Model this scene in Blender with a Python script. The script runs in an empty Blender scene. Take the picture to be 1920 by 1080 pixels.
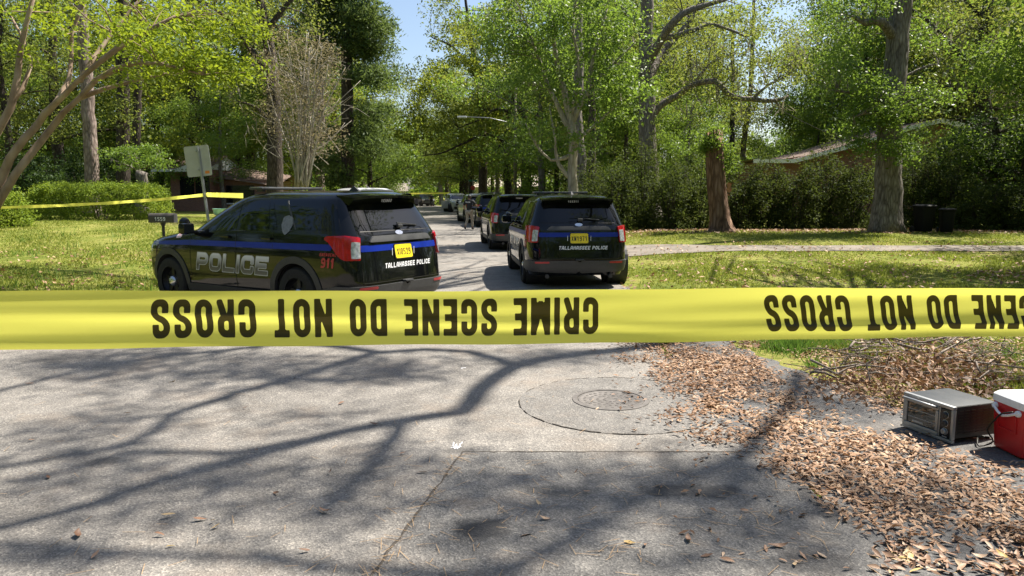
import bpy, bmesh, math, random
import numpy as np
from mathutils import Vector, Matrix

scene = bpy.context.scene
COL = scene.collection
R = math.radians

# ------------------------------------------------------------------ camera
FPX = 1390.0                 # focal length in pixels of a 1920 wide frame
HORIZON = 362.0
CAMZ = 1.85
PITCH = math.atan((540 - HORIZON) / FPX)
cam_d = bpy.data.cameras.new('camera')
cam_d.sensor_width = 36.0
cam_d.lens = FPX / 1920 * 36
cam_d.clip_start = 0.05
cam_d.clip_end = 2000
cam = bpy.data.objects.new('camera', cam_d)
cam.location = (0, 0, CAMZ)
cam.rotation_euler = (math.pi / 2 - PITCH, 0, 0)
COL.objects.link(cam)
scene.camera = cam

# ------------------------------------------------------------------ sky, sun, exposure
SUN_AZ, SUN_EL = 62.0, 57.0
SUN = Vector((math.cos(R(SUN_EL)) * math.sin(R(SUN_AZ)), math.cos(R(SUN_EL)) * math.cos(R(SUN_AZ)), math.sin(R(SUN_EL))))
world = bpy.data.worlds.new('World')
scene.world = world
world.use_nodes = True
nt = world.node_tree
bg = nt.nodes['Background']
sky = nt.nodes.new('ShaderNodeTexSky')
sky.sky_type = 'NISHITA'
sky.sun_disc = False
sky.sun_elevation = R(SUN_EL)
sky.sun_rotation = R(SUN_AZ)
sky.air_density = 1.0
sky.dust_density = 1.5
sky.ozone_density = 1.0
nt.links.new(sky.outputs[0], bg.inputs[0])
bg.inputs[1].default_value = 0.07
sun_d = bpy.data.lights.new('sun', 'SUN')
sun_d.energy = 5.0
sun_d.angle = R(0.53)
sun_d.color = (1.0, 0.93, 0.82)
sun = bpy.data.objects.new('sun', sun_d)
sun.rotation_euler = SUN.to_track_quat('Z', 'Y').to_euler()
sun.location = (30, 10, 40)
COL.objects.link(sun)
scene.view_settings.view_transform = 'Standard'
scene.view_settings.look = 'None'
scene.view_settings.gamma = 1.0
scene.view_settings.exposure = 1.4
scene.view_settings.use_curve_mapping = False
scene.cycles.use_denoising = True
scene.cycles.max_bounces = 7
scene.cycles.transparent_max_bounces = 6
scene.cycles.sample_clamp_indirect = 6

# ------------------------------------------------------------------ pixel helpers
FW = Vector((0, math.cos(PITCH), -math.sin(PITCH)))
UP = Vector((0, math.sin(PITCH), math.cos(PITCH)))
CAM = Vector((0, 0, CAMZ))


def ray(px, py):
    return FW + Vector((1, 0, 0)) * ((px - 960) / FPX) + UP * ((540 - py) / FPX)


def at(px, py, Y):
    d = ray(px, py)
    return CAM + d * (Y / d.y)


def gp(px, py, z=0.0):
    d = ray(px, py)
    return CAM + d * ((z - CAMZ) / d.z)


def project(x, y, z):
    v = Vector((x, y, z)) - CAM
    w = v.dot(FW)
    return 960 + FPX * v.x / w, 540 - FPX * v.dot(UP) / w


def sm(t):
    t = min(1.0, max(0.0, t))
    return t * t * (3 - 2 * t)


EDGE_Y = [-40, 0, 8, 14, 24, 38, 55, 74, 100, 130, 200]
EDGE_R = [2.3, 1.95, 1.75, 2.25, 1.55, 0.1, -1.9, -4.3, -8.8, -15.5, -36]
EDGE_L = [-12, -10, -7.2, -6.0, -6.4, -7.6, -9.6, -12.0, -16.5, -23.2, -43.7]


def road_r(y):
    return float(np.interp(y, EDGE_Y, EDGE_R))


def road_l(y):
    return float(np.interp(y, EDGE_Y, EDGE_L))


def rise(x, y):
    return 0.06 * sm((-0.2 - x) / 1.6) * sm((y - 6.6) / 1.6) * (1 - sm((y - 15) / 6))


def gz(x, y):
    r, l = road_r(y), road_l(y)
    if x > r:
        e = x - r - 0.8
        return 0.35 * sm((y - 19) / 9) * sm(e / 4.0) + 0.05 * sm(e / 2.0) * sm((y - 9) / 4)
    if x < l:
        e = l - x - 0.6
        return rise(x, y) * (1 - sm(e / 3.5)) + sm(e / 3.5) * (0.18 + 0.55 * sm((y - 13) / 19))
    return rise(x, y)


# ------------------------------------------------------------------ materials
def new_mat(name):
    m = bpy.data.materials.new(name)
    m.use_nodes = True
    return m, m.node_tree, m.node_tree.nodes['Principled BSDF']


def setp(b, **k):
    names = {'rough': 'Roughness', 'metal': 'Metallic', 'spec': 'Specular IOR Level', 'coat': 'Coat Weight', 'coat_rough': 'Coat Roughness', 'ior': 'IOR', 'trans': 'Transmission Weight', 'alpha': 'Alpha'}
    for a, v in k.items():
        b.inputs[names[a]].default_value = v


def plain(name, col, rough=0.5, metal=0.0, spec=0.5, coat=0.0, var=0.15, scale=8.0, bump=0.0):
    """a colour with slight procedural mottling"""
    m, t, b = new_mat(name)
    n = t.nodes.new('ShaderNodeTexNoise')
    n.inputs['Scale'].default_value = scale
    n.inputs['Detail'].default_value = 5
    tc = t.nodes.new('ShaderNodeTexCoord')
    t.links.new(tc.outputs['Object'], n.inputs['Vector'])
    r = t.nodes.new('ShaderNodeValToRGB')
    r.color_ramp.elements[0].position = 0.3
    r.color_ramp.elements[1].position = 0.7
    r.color_ramp.elements[0].color = (*[c * (1 - var) for c in col], 1)
    r.color_ramp.elements[1].color = (*[min(1, c * (1 + var)) for c in col], 1)
    t.links.new(n.outputs[0], r.inputs[0])
    t.links.new(r.outputs[0], b.inputs['Base Color'])
    setp(b, rough=rough, metal=metal, spec=spec, coat=coat)
    if bump:
        bp = t.nodes.new('ShaderNodeBump')
        bp.inputs['Strength'].default_value = bump
        bp.inputs['Distance'].default_value = 0.02
        t.links.new(n.outputs[0], bp.inputs['Height'])
        t.links.new(bp.outputs[0], b.inputs['Normal'])
    return m


def ramp(t, stops):
    r = t.nodes.new('ShaderNodeValToRGB')
    e = r.color_ramp.elements
    while len(e) > 2:
        e.remove(e[-1])
    e[0].position, e[0].color = stops[0][0], (*stops[0][1], 1)
    e[1].position, e[1].color = stops[-1][0], (*stops[-1][1], 1)
    for p, c in stops[1:-1]:
        n = e.new(p)
        n.color = (*c, 1)
    return r


def noise(t, vec, scale, detail=4, rough=0.55):
    n = t.nodes.new('ShaderNodeTexNoise')
    n.inputs['Scale'].default_value = scale
    n.inputs['Detail'].default_value = detail
    n.inputs['Roughness'].default_value = rough
    if vec is not None:
        t.links.new(vec, n.inputs['Vector'])
    return n


def mix(t, a, b, fac, mode='MIX'):
    m = t.nodes.new('ShaderNodeMix')
    m.data_type = 'RGBA'
    m.blend_type = mode
    for s, v in ((m.inputs[0], fac), (m.inputs[6], a), (m.inputs[7], b)):
        if hasattr(v, 'is_linked'):
            t.links.new(v, s)
        elif isinstance(v, tuple):
            s.default_value = (*v, 1)
        else:
            s.default_value = v
    return m.outputs[2]


def math_node(t, op, a, b=None, clamp=False):
    m = t.nodes.new('ShaderNodeMath')
    m.operation = op
    m.use_clamp = clamp
    for s, v in ((m.inputs[0], a), (m.inputs[1], b)):
        if v is None:
            continue
        if hasattr(v, 'is_linked'):
            t.links.new(v, s)
        else:
            s.default_value = v
    return m.outputs[0]


def leaf_mat(name, cols, transl=(0.2, 0.3, 0.03), tw=0.35, rough=0.6, spec=0.2):
    """cols: three colours, chosen per leaf and per clump"""
    m, t, b = new_mat(name)
    g = t.nodes.new('ShaderNodeNewGeometry')
    tc = t.nodes.new('ShaderNodeTexCoord')
    n = noise(t, tc.outputs['Object'], 0.55, 2)
    oi = t.nodes.new('ShaderNodeObjectInfo')
    a = math_node(t, 'MULTIPLY', g.outputs['Random Per Island'], 0.5)
    c = math_node(t, 'MULTIPLY', n.outputs[0], 0.9)
    s = math_node(t, 'ADD', a, c)
    s = math_node(t, 'SUBTRACT', s, 0.2)
    o = math_node(t, 'MULTIPLY', math_node(t, 'SUBTRACT', oi.outputs['Random'], 0.5), 0.25)
    s = math_node(t, 'ADD', s, o)
    r = ramp(t, [(0.15, cols[0]), (0.5, cols[1]), (0.85, cols[2])])
    t.links.new(s, r.inputs[0])
    t.links.new(r.outputs[0], b.inputs['Base Color'])
    setp(b, rough=rough, spec=spec)
    tr = t.nodes.new('ShaderNodeBsdfTranslucent')
    tcx = mix(t, r.outputs[0], transl, 0.55)
    t.links.new(tcx, tr.inputs[0])
    mx = t.nodes.new('ShaderNodeMixShader')
    mx.inputs[0].default_value = tw
    t.links.new(b.outputs[0], mx.inputs[1])
    t.links.new(tr.outputs[0], mx.inputs[2])
    out = t.nodes['Material Output']
    t.links.new(mx.outputs[0], out.inputs[0])
    return m


def bark_mat(name, c0, c1, c2, scale=6.0, stretch=0.22, bump=0.9):
    m, t, b = new_mat(name)
    tc = t.nodes.new('ShaderNodeTexCoord')
    mp = t.nodes.new('ShaderNodeMapping')
    mp.inputs['Scale'].default_value = (1, 1, stretch)
    t.links.new(tc.outputs['Object'], mp.inputs[0])
    n = noise(t, mp.outputs[0], scale, 6, 0.65)
    v = t.nodes.new('ShaderNodeTexVoronoi')
    v.inputs['Scale'].default_value = scale * 1.6
    v.feature = 'DISTANCE_TO_EDGE'
    t.links.new(mp.outputs[0], v.inputs['Vector'])
    s = math_node(t, 'MULTIPLY', v.outputs[0], 0.8)
    s = math_node(t, 'ADD', s, math_node(t, 'MULTIPLY', n.outputs[0], 0.75))
    r = ramp(t, [(0.25, c0), (0.5, c1), (0.8, c2)])
    t.links.new(s, r.inputs[0])
    t.links.new(r.outputs[0], b.inputs['Base Color'])
    setp(b, rough=0.9, spec=0.2)
    bp = t.nodes.new('ShaderNodeBump')
    bp.inputs['Strength'].default_value = bump
    bp.inputs['Distance'].default_value = 0.05
    t.links.new(s, bp.inputs['Height'])
    t.links.new(bp.outputs[0], b.inputs['Normal'])
    return m


M = {}
M['paint_black'] = plain('paint_black', (0.004, 0.0045, 0.005), 0.06, 0, 0.45, 0.0, 0.1, 3)
M['paint_white'] = plain('paint_white', (0.62, 0.63, 0.64), 0.25, 0, 0.5, 0.6, 0.03, 3)
M['glass_tint'] = plain('glass_tint', (0.003, 0.004, 0.0045), 0.03, 0, 0.42, 0.0, 0.1, 2)
M['plastic'] = plain('black_plastic', (0.035, 0.036, 0.038), 0.55, 0, 0.4, 0, 0.12, 30)
M['plastic_grey'] = plain('grey_plastic', (0.05, 0.051, 0.053), 0.5, 0, 0.4, 0, 0.1, 30)
M['rubber'] = plain('tyre_rubber', (0.018, 0.018, 0.018), 0.8, 0, 0.3, 0, 0.25, 20)
M['chrome'] = plain('chrome', (0.75, 0.76, 0.78), 0.12, 1.0, 0.5, 0, 0.03, 5)
M['steel_dark'] = plain('steel_dark', (0.02, 0.02, 0.022), 0.4, 0.6)
M['lamp_red'] = plain('lamp_red', (0.4, 0.005, 0.01), 0.1, 0, 0.5, 0.3, 0.25, 14)
M['lamp_clear'] = plain('lamp_clear', (0.5, 0.52, 0.55), 0.12, 0.3, 0.6, 0.5, 0.45, 25)
M['blue'] = plain('stripe_blue', (0.004, 0.021, 0.25), 0.3, 0, 0.4, 0.0, 0.08, 4)
M['red_decal'] = plain('red_decal', (0.42, 0.03, 0.035), 0.4)
M['white_decal'] = plain('white_decal', (0.75, 0.76, 0.78), 0.4, var=0.05)
M['silver_decal'] = plain('silver_decal', (0.45, 0.46, 0.48), 0.35, var=0.08)
M['star_grey'] = plain('badge_grey', (0.16, 0.165, 0.175), 0.4, var=0.35, scale=25)
M['plate'] = plain('plate_yellow', (0.8, 0.62, 0.02), 0.4, var=0.05)
M['ink'] = plain('ink', (0.012, 0.011, 0.008), 0.5)
M['bar_lens'] = plain('bar_lens', (0.16, 0.17, 0.18), 0.15, 0.2, 0.6, 0.6, 0.3, 9)
M['galv'] = plain('galvanised', (0.34, 0.36, 0.38), 0.42, 0.5, var=0.12, scale=12)
M['skin'] = plain('skin', (0.25, 0.13, 0.085), 0.55)
M['shirt'] = plain('shirt_black', (0.012, 0.013, 0.017), 0.85)
M['khaki'] = plain('khaki', (0.3, 0.255, 0.2), 0.85, var=0.12)
M['hair'] = plain('hair', (0.012, 0.009, 0.007), 0.6)
M['shoe'] = plain('shoe', (0.01, 0.01, 0.01), 0.5)
M['fascia'] = plain('fascia_white', (0.74, 0.76, 0.78), 0.5, var=0.06)
M['window_dark'] = plain('window_dark', (0.012, 0.014, 0.017), 0.08, 0, 0.6)
M['bin'] = plain('bin_black', (0.007, 0.008, 0.008), 0.7, 0, 0.15, var=0.15)
M['wood_pole'] = bark_mat('pole_wood', (0.1, 0.085, 0.07), (0.19, 0.165, 0.14), (0.26, 0.23, 0.2), 14, 0.05, 0.3)
M['bark_grey'] = bark_mat('bark_grey', (0.05, 0.042, 0.035), (0.17, 0.15, 0.13), (0.3, 0.275, 0.25), 7)
M['bark_dark'] = bark_mat('bark_dark', (0.018, 0.014, 0.011), (0.055, 0.044, 0.035), (0.12, 0.1, 0.085), 8)
M['bark_pine'] = bark_mat('bark_pine', (0.06, 0.045, 0.038), (0.2, 0.155, 0.135), (0.33, 0.27, 0.24), 5, 0.3)
M['bark_tan'] = bark_mat('bark_tan', (0.17, 0.12, 0.085), (0.27, 0.2, 0.145), (0.36, 0.29, 0.225), 2.5, 0.5, 0.12)
M['bark_pale'] = bark_mat('bark_pale', (0.16, 0.14, 0.11), (0.32, 0.29, 0.24), (0.45, 0.42, 0.37), 5, 0.25, 0.3)
M['bark_dead'] = bark_mat('bark_dead', (0.04, 0.024, 0.016), (0.15, 0.09, 0.06), (0.28, 0.19, 0.135), 5, 0.2, 1.0)

L = {}
L['bright'] = leaf_mat('leaf_bright', [(0.07, 0.12, 0.01), (0.14, 0.21, 0.012), (0.2, 0.26, 0.02)], (0.42, 0.5, 0.03), 0.45)
L['spring'] = leaf_mat('leaf_spring', [(0.05, 0.1, 0.014), (0.09, 0.16, 0.022), (0.15, 0.22, 0.04)], (0.3, 0.44, 0.05), 0.45, 0.45, 0.35)
L['mid'] = leaf_mat('leaf_mid', [(0.04, 0.078, 0.013), (0.08, 0.14, 0.022), (0.145, 0.21, 0.04)], (0.32, 0.45, 0.05), 0.46)
L['dark'] = leaf_mat('leaf_dark', [(0.018, 0.036, 0.011), (0.034, 0.064, 0.018), (0.065, 0.105, 0.027)], (0.12, 0.2, 0.03), 0.3, 0.6, 0.2)
L['olive'] = leaf_mat('leaf_olive', [(0.05, 0.07, 0.02), (0.095, 0.125, 0.03), (0.165, 0.185, 0.05)], (0.36, 0.42, 0.06), 0.46)
L['yellow'] = leaf_mat('leaf_yellow', [(0.06, 0.095, 0.012), (0.12, 0.158, 0.02), (0.2, 0.215, 0.03)], (0.42, 0.48, 0.05), 0.46)
L['pine'] = leaf_mat('leaf_pine', [(0.03, 0.055, 0.02), (0.06, 0.1, 0.03), (0.11, 0.15, 0.045)], (0.22, 0.3, 0.06), 0.36, 0.6, 0.2)
L['tan'] = leaf_mat('leaf_tan', [(0.13, 0.11, 0.065), (0.2, 0.17, 0.1), (0.26, 0.22, 0.1)], (0.4, 0.34, 0.16), 0.3)
L['moss'] = leaf_mat('moss_grey', [(0.12, 0.115, 0.085), (0.18, 0.17, 0.125), (0.24, 0.22, 0.16)], (0.3, 0.28, 0.18), 0.3, 0.8, 0.1)
L['hedge'] = leaf_mat('leaf_hedge', [(0.08, 0.13, 0.014), (0.16, 0.235, 0.024), (0.25, 0.31, 0.05)], (0.4, 0.5, 0.05), 0.4)
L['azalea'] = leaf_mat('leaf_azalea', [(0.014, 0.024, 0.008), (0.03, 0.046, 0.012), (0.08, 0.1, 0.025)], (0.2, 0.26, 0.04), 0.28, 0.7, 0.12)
L['grass'] = leaf_mat('grass_blade', [(0.085, 0.138, 0.017), (0.17, 0.215, 0.032), (0.29, 0.29, 0.08)], (0.4, 0.45, 0.06), 0.35, 0.6, 0.2)
L['grass_green'] = leaf_mat('grass_green', [(0.05, 0.11, 0.015), (0.08, 0.16, 0.02), (0.13, 0.2, 0.04)], (0.2, 0.35, 0.05), 0.35, 0.6, 0.2)
L['litter'] = leaf_mat('dry_leaf', [(0.07, 0.038, 0.02), (0.28, 0.16, 0.09), (0.49, 0.34, 0.215)], (0.38, 0.19, 0.08), 0.12, 0.6, 0.3)
L['litter_one'] = None


def obj_leaf_mat():
    m, t, b = new_mat('single_dry_leaf')
    oi = t.nodes.new('ShaderNodeObjectInfo')
    r = ramp(t, [(0, (0.1, 0.05, 0.026)), (0.3, (0.27, 0.15, 0.085)), (0.6, (0.41, 0.26, 0.16)), (0.85, (0.55, 0.41, 0.28)), (1, (0.5, 0.36, 0.1))])
    t.links.new(oi.outputs['Random'], r.inputs[0])
    tc = t.nodes.new('ShaderNodeTexCoord')
    n = noise(t, tc.outputs['Object'], 40, 3)
    c = mix(t, r.outputs[0], (0.2, 0.11, 0.07), math_node(t, 'MULTIPLY', n.outputs[0], 0.45))
    t.links.new(c, b.inputs['Base Color'])
    setp(b, rough=0.55, spec=0.35)
    return m


L['litter_one'] = obj_leaf_mat()

# ------------------------------------------------------------------ object helpers
def tag(o, label=None, cat=None, group=None, kind=None):
    if label:
        o['label'] = label
    if cat:
        o['category'] = cat
    if group:
        o['group'] = group
    if kind:
        o['kind'] = kind
    return o


def thing(name, label, cat, loc=(0, 0, 0), rotz=0.0, group=None):
    o = bpy.data.objects.new(name, None)
    o.empty_display_size = 0.2
    o.location = loc
    o.rotation_euler = (0, 0, rotz)
    COL.objects.link(o)
    return tag(o, label, cat, group)


class MB:
    """collects geometry, then links it as one mesh object"""

    def __init__(self):
        self.v, self.f = [], []

    def add(self, vs, fs):
        n = len(self.v)
        self.v += [tuple(p) for p in vs]
        self.f += [tuple(i + n for i in q) for q in fs]
        return self

    def box(self, c, s, rot=None, bev=0.0):
        bm = bmesh.new()
        bmesh.ops.create_cube(bm, size=1.0)
        for v in bm.verts:
            v.co = Vector((v.co.x * s[0], v.co.y * s[1], v.co.z * s[2]))
        if bev:
            bmesh.ops.bevel(bm, geom=list(bm.edges), offset=bev, segments=2, affect='EDGES', profile=0.6)
        mt = Matrix.Translation(Vector(c))
        if rot is not None:
            mt = mt @ rot
        bm.verts.index_update()
        self.add([mt @ v.co for v in bm.verts], [[v.index for v in f.verts] for f in bm.faces])
        bm.free()
        return self

    def tube(self, pts, rad, sides=8, cap=True):
        pts = [Vector(p) for p in pts]
        if not hasattr(rad, '__len__'):
            rad = [rad] * len(pts)
        n0 = len(self.v)
        prev = None
        for i, p in enumerate(pts):
            d = (pts[min(i + 1, len(pts) - 1)] - pts[max(i - 1, 0)])
            if d.length < 1e-9:
                d = Vector((0, 0, 1))
            d.normalize()
            if prev is None:
                a = d.orthogonal().normalized()
            else:
                a = (prev - d * prev.dot(d))
                a = a.normalized() if a.length > 1e-6 else d.orthogonal().normalized()
            prev = a
            b = d.cross(a)
            for k in range(sides):
                th = 2 * math.pi * k / sides
                self.v.append(tuple(p + (a * math.cos(th) + b * math.sin(th)) * rad[i]))
        for i in range(len(pts) - 1):
            for k in range(sides):
                k2 = (k + 1) % sides
                self.f.append((n0 + i * sides + k, n0 + i * sides + k2, n0 + (i + 1) * sides + k2, n0 + (i + 1) * sides + k))
        if cap:
            self.f.append(tuple(n0 + k for k in reversed(range(sides))))
            e = n0 + (len(pts) - 1) * sides
            self.f.append(tuple(e + k for k in range(sides)))
        return self

    def lathe(self, prof, seg=24, axis='z', origin=(0, 0, 0)):
        """prof: (radius, height) list"""
        n0 = len(self.v)
        o = Vector(origin)
        for r, h in prof:
            for k in range(seg):
                th = 2 * math.pi * k / seg
                a, b = r * math.cos(th), r * math.sin(th)
                p = {'z': (a, b, h), 'y': (a, h, b), 'x': (h, a, b)}[axis]
                self.v.append(tuple(o + Vector(p)))
        for i in range(len(prof) - 1):
            for k in range(seg):
                k2 = (k + 1) % seg
                self.f.append((n0 + i * seg + k, n0 + i * seg + k2, n0 + (i + 1) * seg + k2, n0 + (i + 1) * seg + k))
        return self

    def mesh(self, name, mat, smooth=False, fixn=True):
        me = bpy.data.meshes.new(name)
        me.from_pydata(self.v, [], self.f)
        if mat is not None:
            me.materials.append(mat)
        if fixn:
            bm = bmesh.new()
            bm.from_mesh(me)
            bmesh.ops.recalc_face_normals(bm, faces=bm.faces)
            bm.to_mesh(me)
            bm.free()
        if smooth:
            me.polygons.foreach_set('use_smooth', [True] * len(me.polygons))
            if smooth is not True:
                me.set_sharp_from_angle(angle=R(smooth))
        me.update()
        return me

    def obj(self, name, mat, parent=None, smooth=False, fixn=True):
        o = bpy.data.objects.new(name, self.mesh(name, mat, smooth, fixn))
        COL.objects.link(o)
        if parent is not None:
            o.parent = parent
        return o


def link(name, me, parent=None, loc=None):
    o = bpy.data.objects.new(name, me)
    COL.objects.link(o)
    if parent is not None:
        o.parent = parent
    if loc is not None:
        o.location = loc
    return o


def copy_tree(o, parent=None):
    c = o.copy()
    COL.objects.link(c)
    c.parent = parent
    for ch in list(o.children):
        copy_tree(ch, c)
    return c


def np_mesh(name, v, k, mat, smooth=False):
    """v: (N*k,3) array, every k verts one face"""
    v = np.ascontiguousarray(v, dtype=np.float32)
    n = len(v)
    nf = n // k
    me = bpy.data.meshes.new(name)
    me.vertices.add(n)
    me.vertices.foreach_set('co', v.ravel())
    me.loops.add(n)
    me.loops.foreach_set('vertex_index', np.arange(n, dtype=np.int32))
    me.polygons.add(nf)
    me.polygons.foreach_set('loop_start', np.arange(0, n, k, dtype=np.int32))
    me.materials.append(mat)
    me.update(calc_edges=True)
    return me


def leaf_quads(c, size, rng, aspect=0.5, up=0.35, direction=None):
    """one diamond-shaped leaf for every centre"""
    n = len(c)
    nor = rng.normal(size=(n, 3))
    nor[:, 2] += up * 2.2
    nor /= np.linalg.norm(nor, axis=1)[:, None]
    if direction is None:
        t = rng.normal(size=(n, 3))
    else:
        t = direction + rng.normal(size=(n, 3)) * 0.25
    t -= nor * np.sum(t * nor, axis=1)[:, None]
    t /= np.linalg.norm(t, axis=1)[:, None] + 1e-9
    b = np.cross(nor, t)
    s = size * rng.uniform(0.6, 1.35, size=(n, 1))
    out = np.empty((n, 4, 3))
    out[:, 0] = c - t * s * 0.5
    out[:, 1] = c + b * s * aspect * 0.5 + nor * s * 0.06
    out[:, 2] = c + t * s * 0.5
    out[:, 3] = c - b * s * aspect * 0.5 + nor * s * 0.06
    return out.reshape(-1, 3)


def clump_points(cents, per, cr, rng, flat=0.65):
    k = len(cents)
    p = rng.normal(size=(k, per, 3))
    p *= (rng.uniform(0.55, 1.0, size=(k, per, 1)) * cr) / (np.abs(p).max(axis=2, keepdims=True) * 0.5 + 0.5)
    p[:, :, 2] *= flat
    p *= rng.uniform(0.6, 1.35, size=(k, 1, 1))
    return (p + cents[:, None, :]).reshape(-1, 3)


def ellipsoid_points(n, c, r, rng, shell=0.5):
    d = rng.normal(size=(n, 3))
    d /= np.linalg.norm(d, axis=1)[:, None]
    u = rng.uniform(0, 1, size=(n, 1)) ** (1 / 3.0)
    u = u * (1 - shell) + shell * rng.uniform(0.75, 1.0, size=(n, 1))
    return np.array(c)[None] + d * u * np.array(r)[None]


# ------------------------------------------------------------------ 2D mesher: fills where sdf < 0 on a grid
def march(sdf, nx, ny):
    """sdf array (nx+1, ny+1) at grid nodes; returns verts (grid coords) and faces"""
    ins = sdf < 0
    verts, faces, idx = [], [], {}

    def node(i, j):
        k = (i, j)
        if k not in idx:
            idx[k] = len(verts)
            verts.append((float(i), float(j)))
        return idx[k]

    def cut(a, b):
        k = (min(a, b), max(a, b))
        if k not in idx:
            p, q = k
            s0, s1 = sdf[p], sdf[q]
            t = s0 / (s0 - s1)
            t = min(0.98, max(0.02, t))
            idx[k] = len(verts)
            verts.append((p[0] + (q[0] - p[0]) * t, p[1] + (q[1] - p[1]) * t))
        return idx[k]

    for i in range(nx):
        for j in range(ny):
            cs = [(i, j), (i + 1, j), (i + 1, j + 1), (i, j + 1)]
            st = [ins[c] for c in cs]
            if not any(st):
                continue
            poly = []
            for a in range(4):
                b = (a + 1) % 4
                if st[a]:
                    poly.append(node(*cs[a]))
                if st[a] != st[b]:
                    poly.append(cut(cs[a], cs[b]))
            if len(poly) >= 3:
                faces.append(poly)
    return verts, faces


def boundary(faces):
    cnt = {}
    for f in faces:
        for a, b in zip(f, f[1:] + f[:1]):
            cnt[(a, b)] = 1
    return [(a, b) for (a, b) in cnt if (b, a) not in cnt]


def poly_sdf(poly, X, Y):
    d = np.full(X.shape, 1e9)
    inside = np.zeros(X.shape, bool)
    n = len(poly)
    for i in range(n):
        x0, y0 = poly[i]
        x1, y1 = poly[(i + 1) % n]
        ex, ey = x1 - x0, y1 - y0
        wx, wy = X - x0, Y - y0
        t = np.clip((wx * ex + wy * ey) / (ex * ex + ey * ey + 1e-12), 0, 1)
        d = np.minimum(d, np.hypot(wx - ex * t, wy - ey * t))
        c = ((y0 <= Y) & (y1 > Y)) | ((y1 <= Y) & (y0 > Y))
        with np.errstate(divide='ignore', invalid='ignore'):
            xi = x0 + (Y - y0) / (y1 - y0 + 1e-15) * ex
        inside ^= c & (X < xi)
    return np.where(inside, -d, d)


def sheet(mb, sdf_fn, bbox, res, mapper, off=0.0, thick=0.0):
    """fills the sdf region, maps (a, b, off) to 3D, skirts the rim down by thick"""
    x0, y0, x1, y1 = bbox
    nx = max(2, int(math.ceil((x1 - x0) / res)))
    ny = max(2, int(math.ceil((y1 - y0) / res)))
    X, Y = np.meshgrid(np.linspace(x0, x1, nx + 1), np.linspace(y0, y1, ny + 1), indexing='ij')
    v, f = march(sdf_fn(X, Y), nx, ny)
    pts = [(x0 + a * (x1 - x0) / nx, y0 + b * (y1 - y0) / ny) for a, b in v]
    n0 = len(mb.v)
    mb.v += [tuple(mapper(a, b, off)) for a, b in pts]
    mb.f += [tuple(i + n0 for i in q) for q in f]
    if thick:
        n1 = len(mb.v)
        mb.v += [tuple(mapper(a, b, off - thick)) for a, b in pts]
        for a, b in boundary(f):
            mb.f.append((n0 + b, n0 + a, n1 + a, n1 + b))
    return mb


def round_poly(poly, r):
    return lambda X, Y: poly_sdf(poly, X, Y) - r


def bb(poly, m=0.03):
    xs, ys = [p[0] for p in poly], [p[1] for p in poly]
    return (min(xs) - m, min(ys) - m, max(xs) + m, max(ys) + m)


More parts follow.
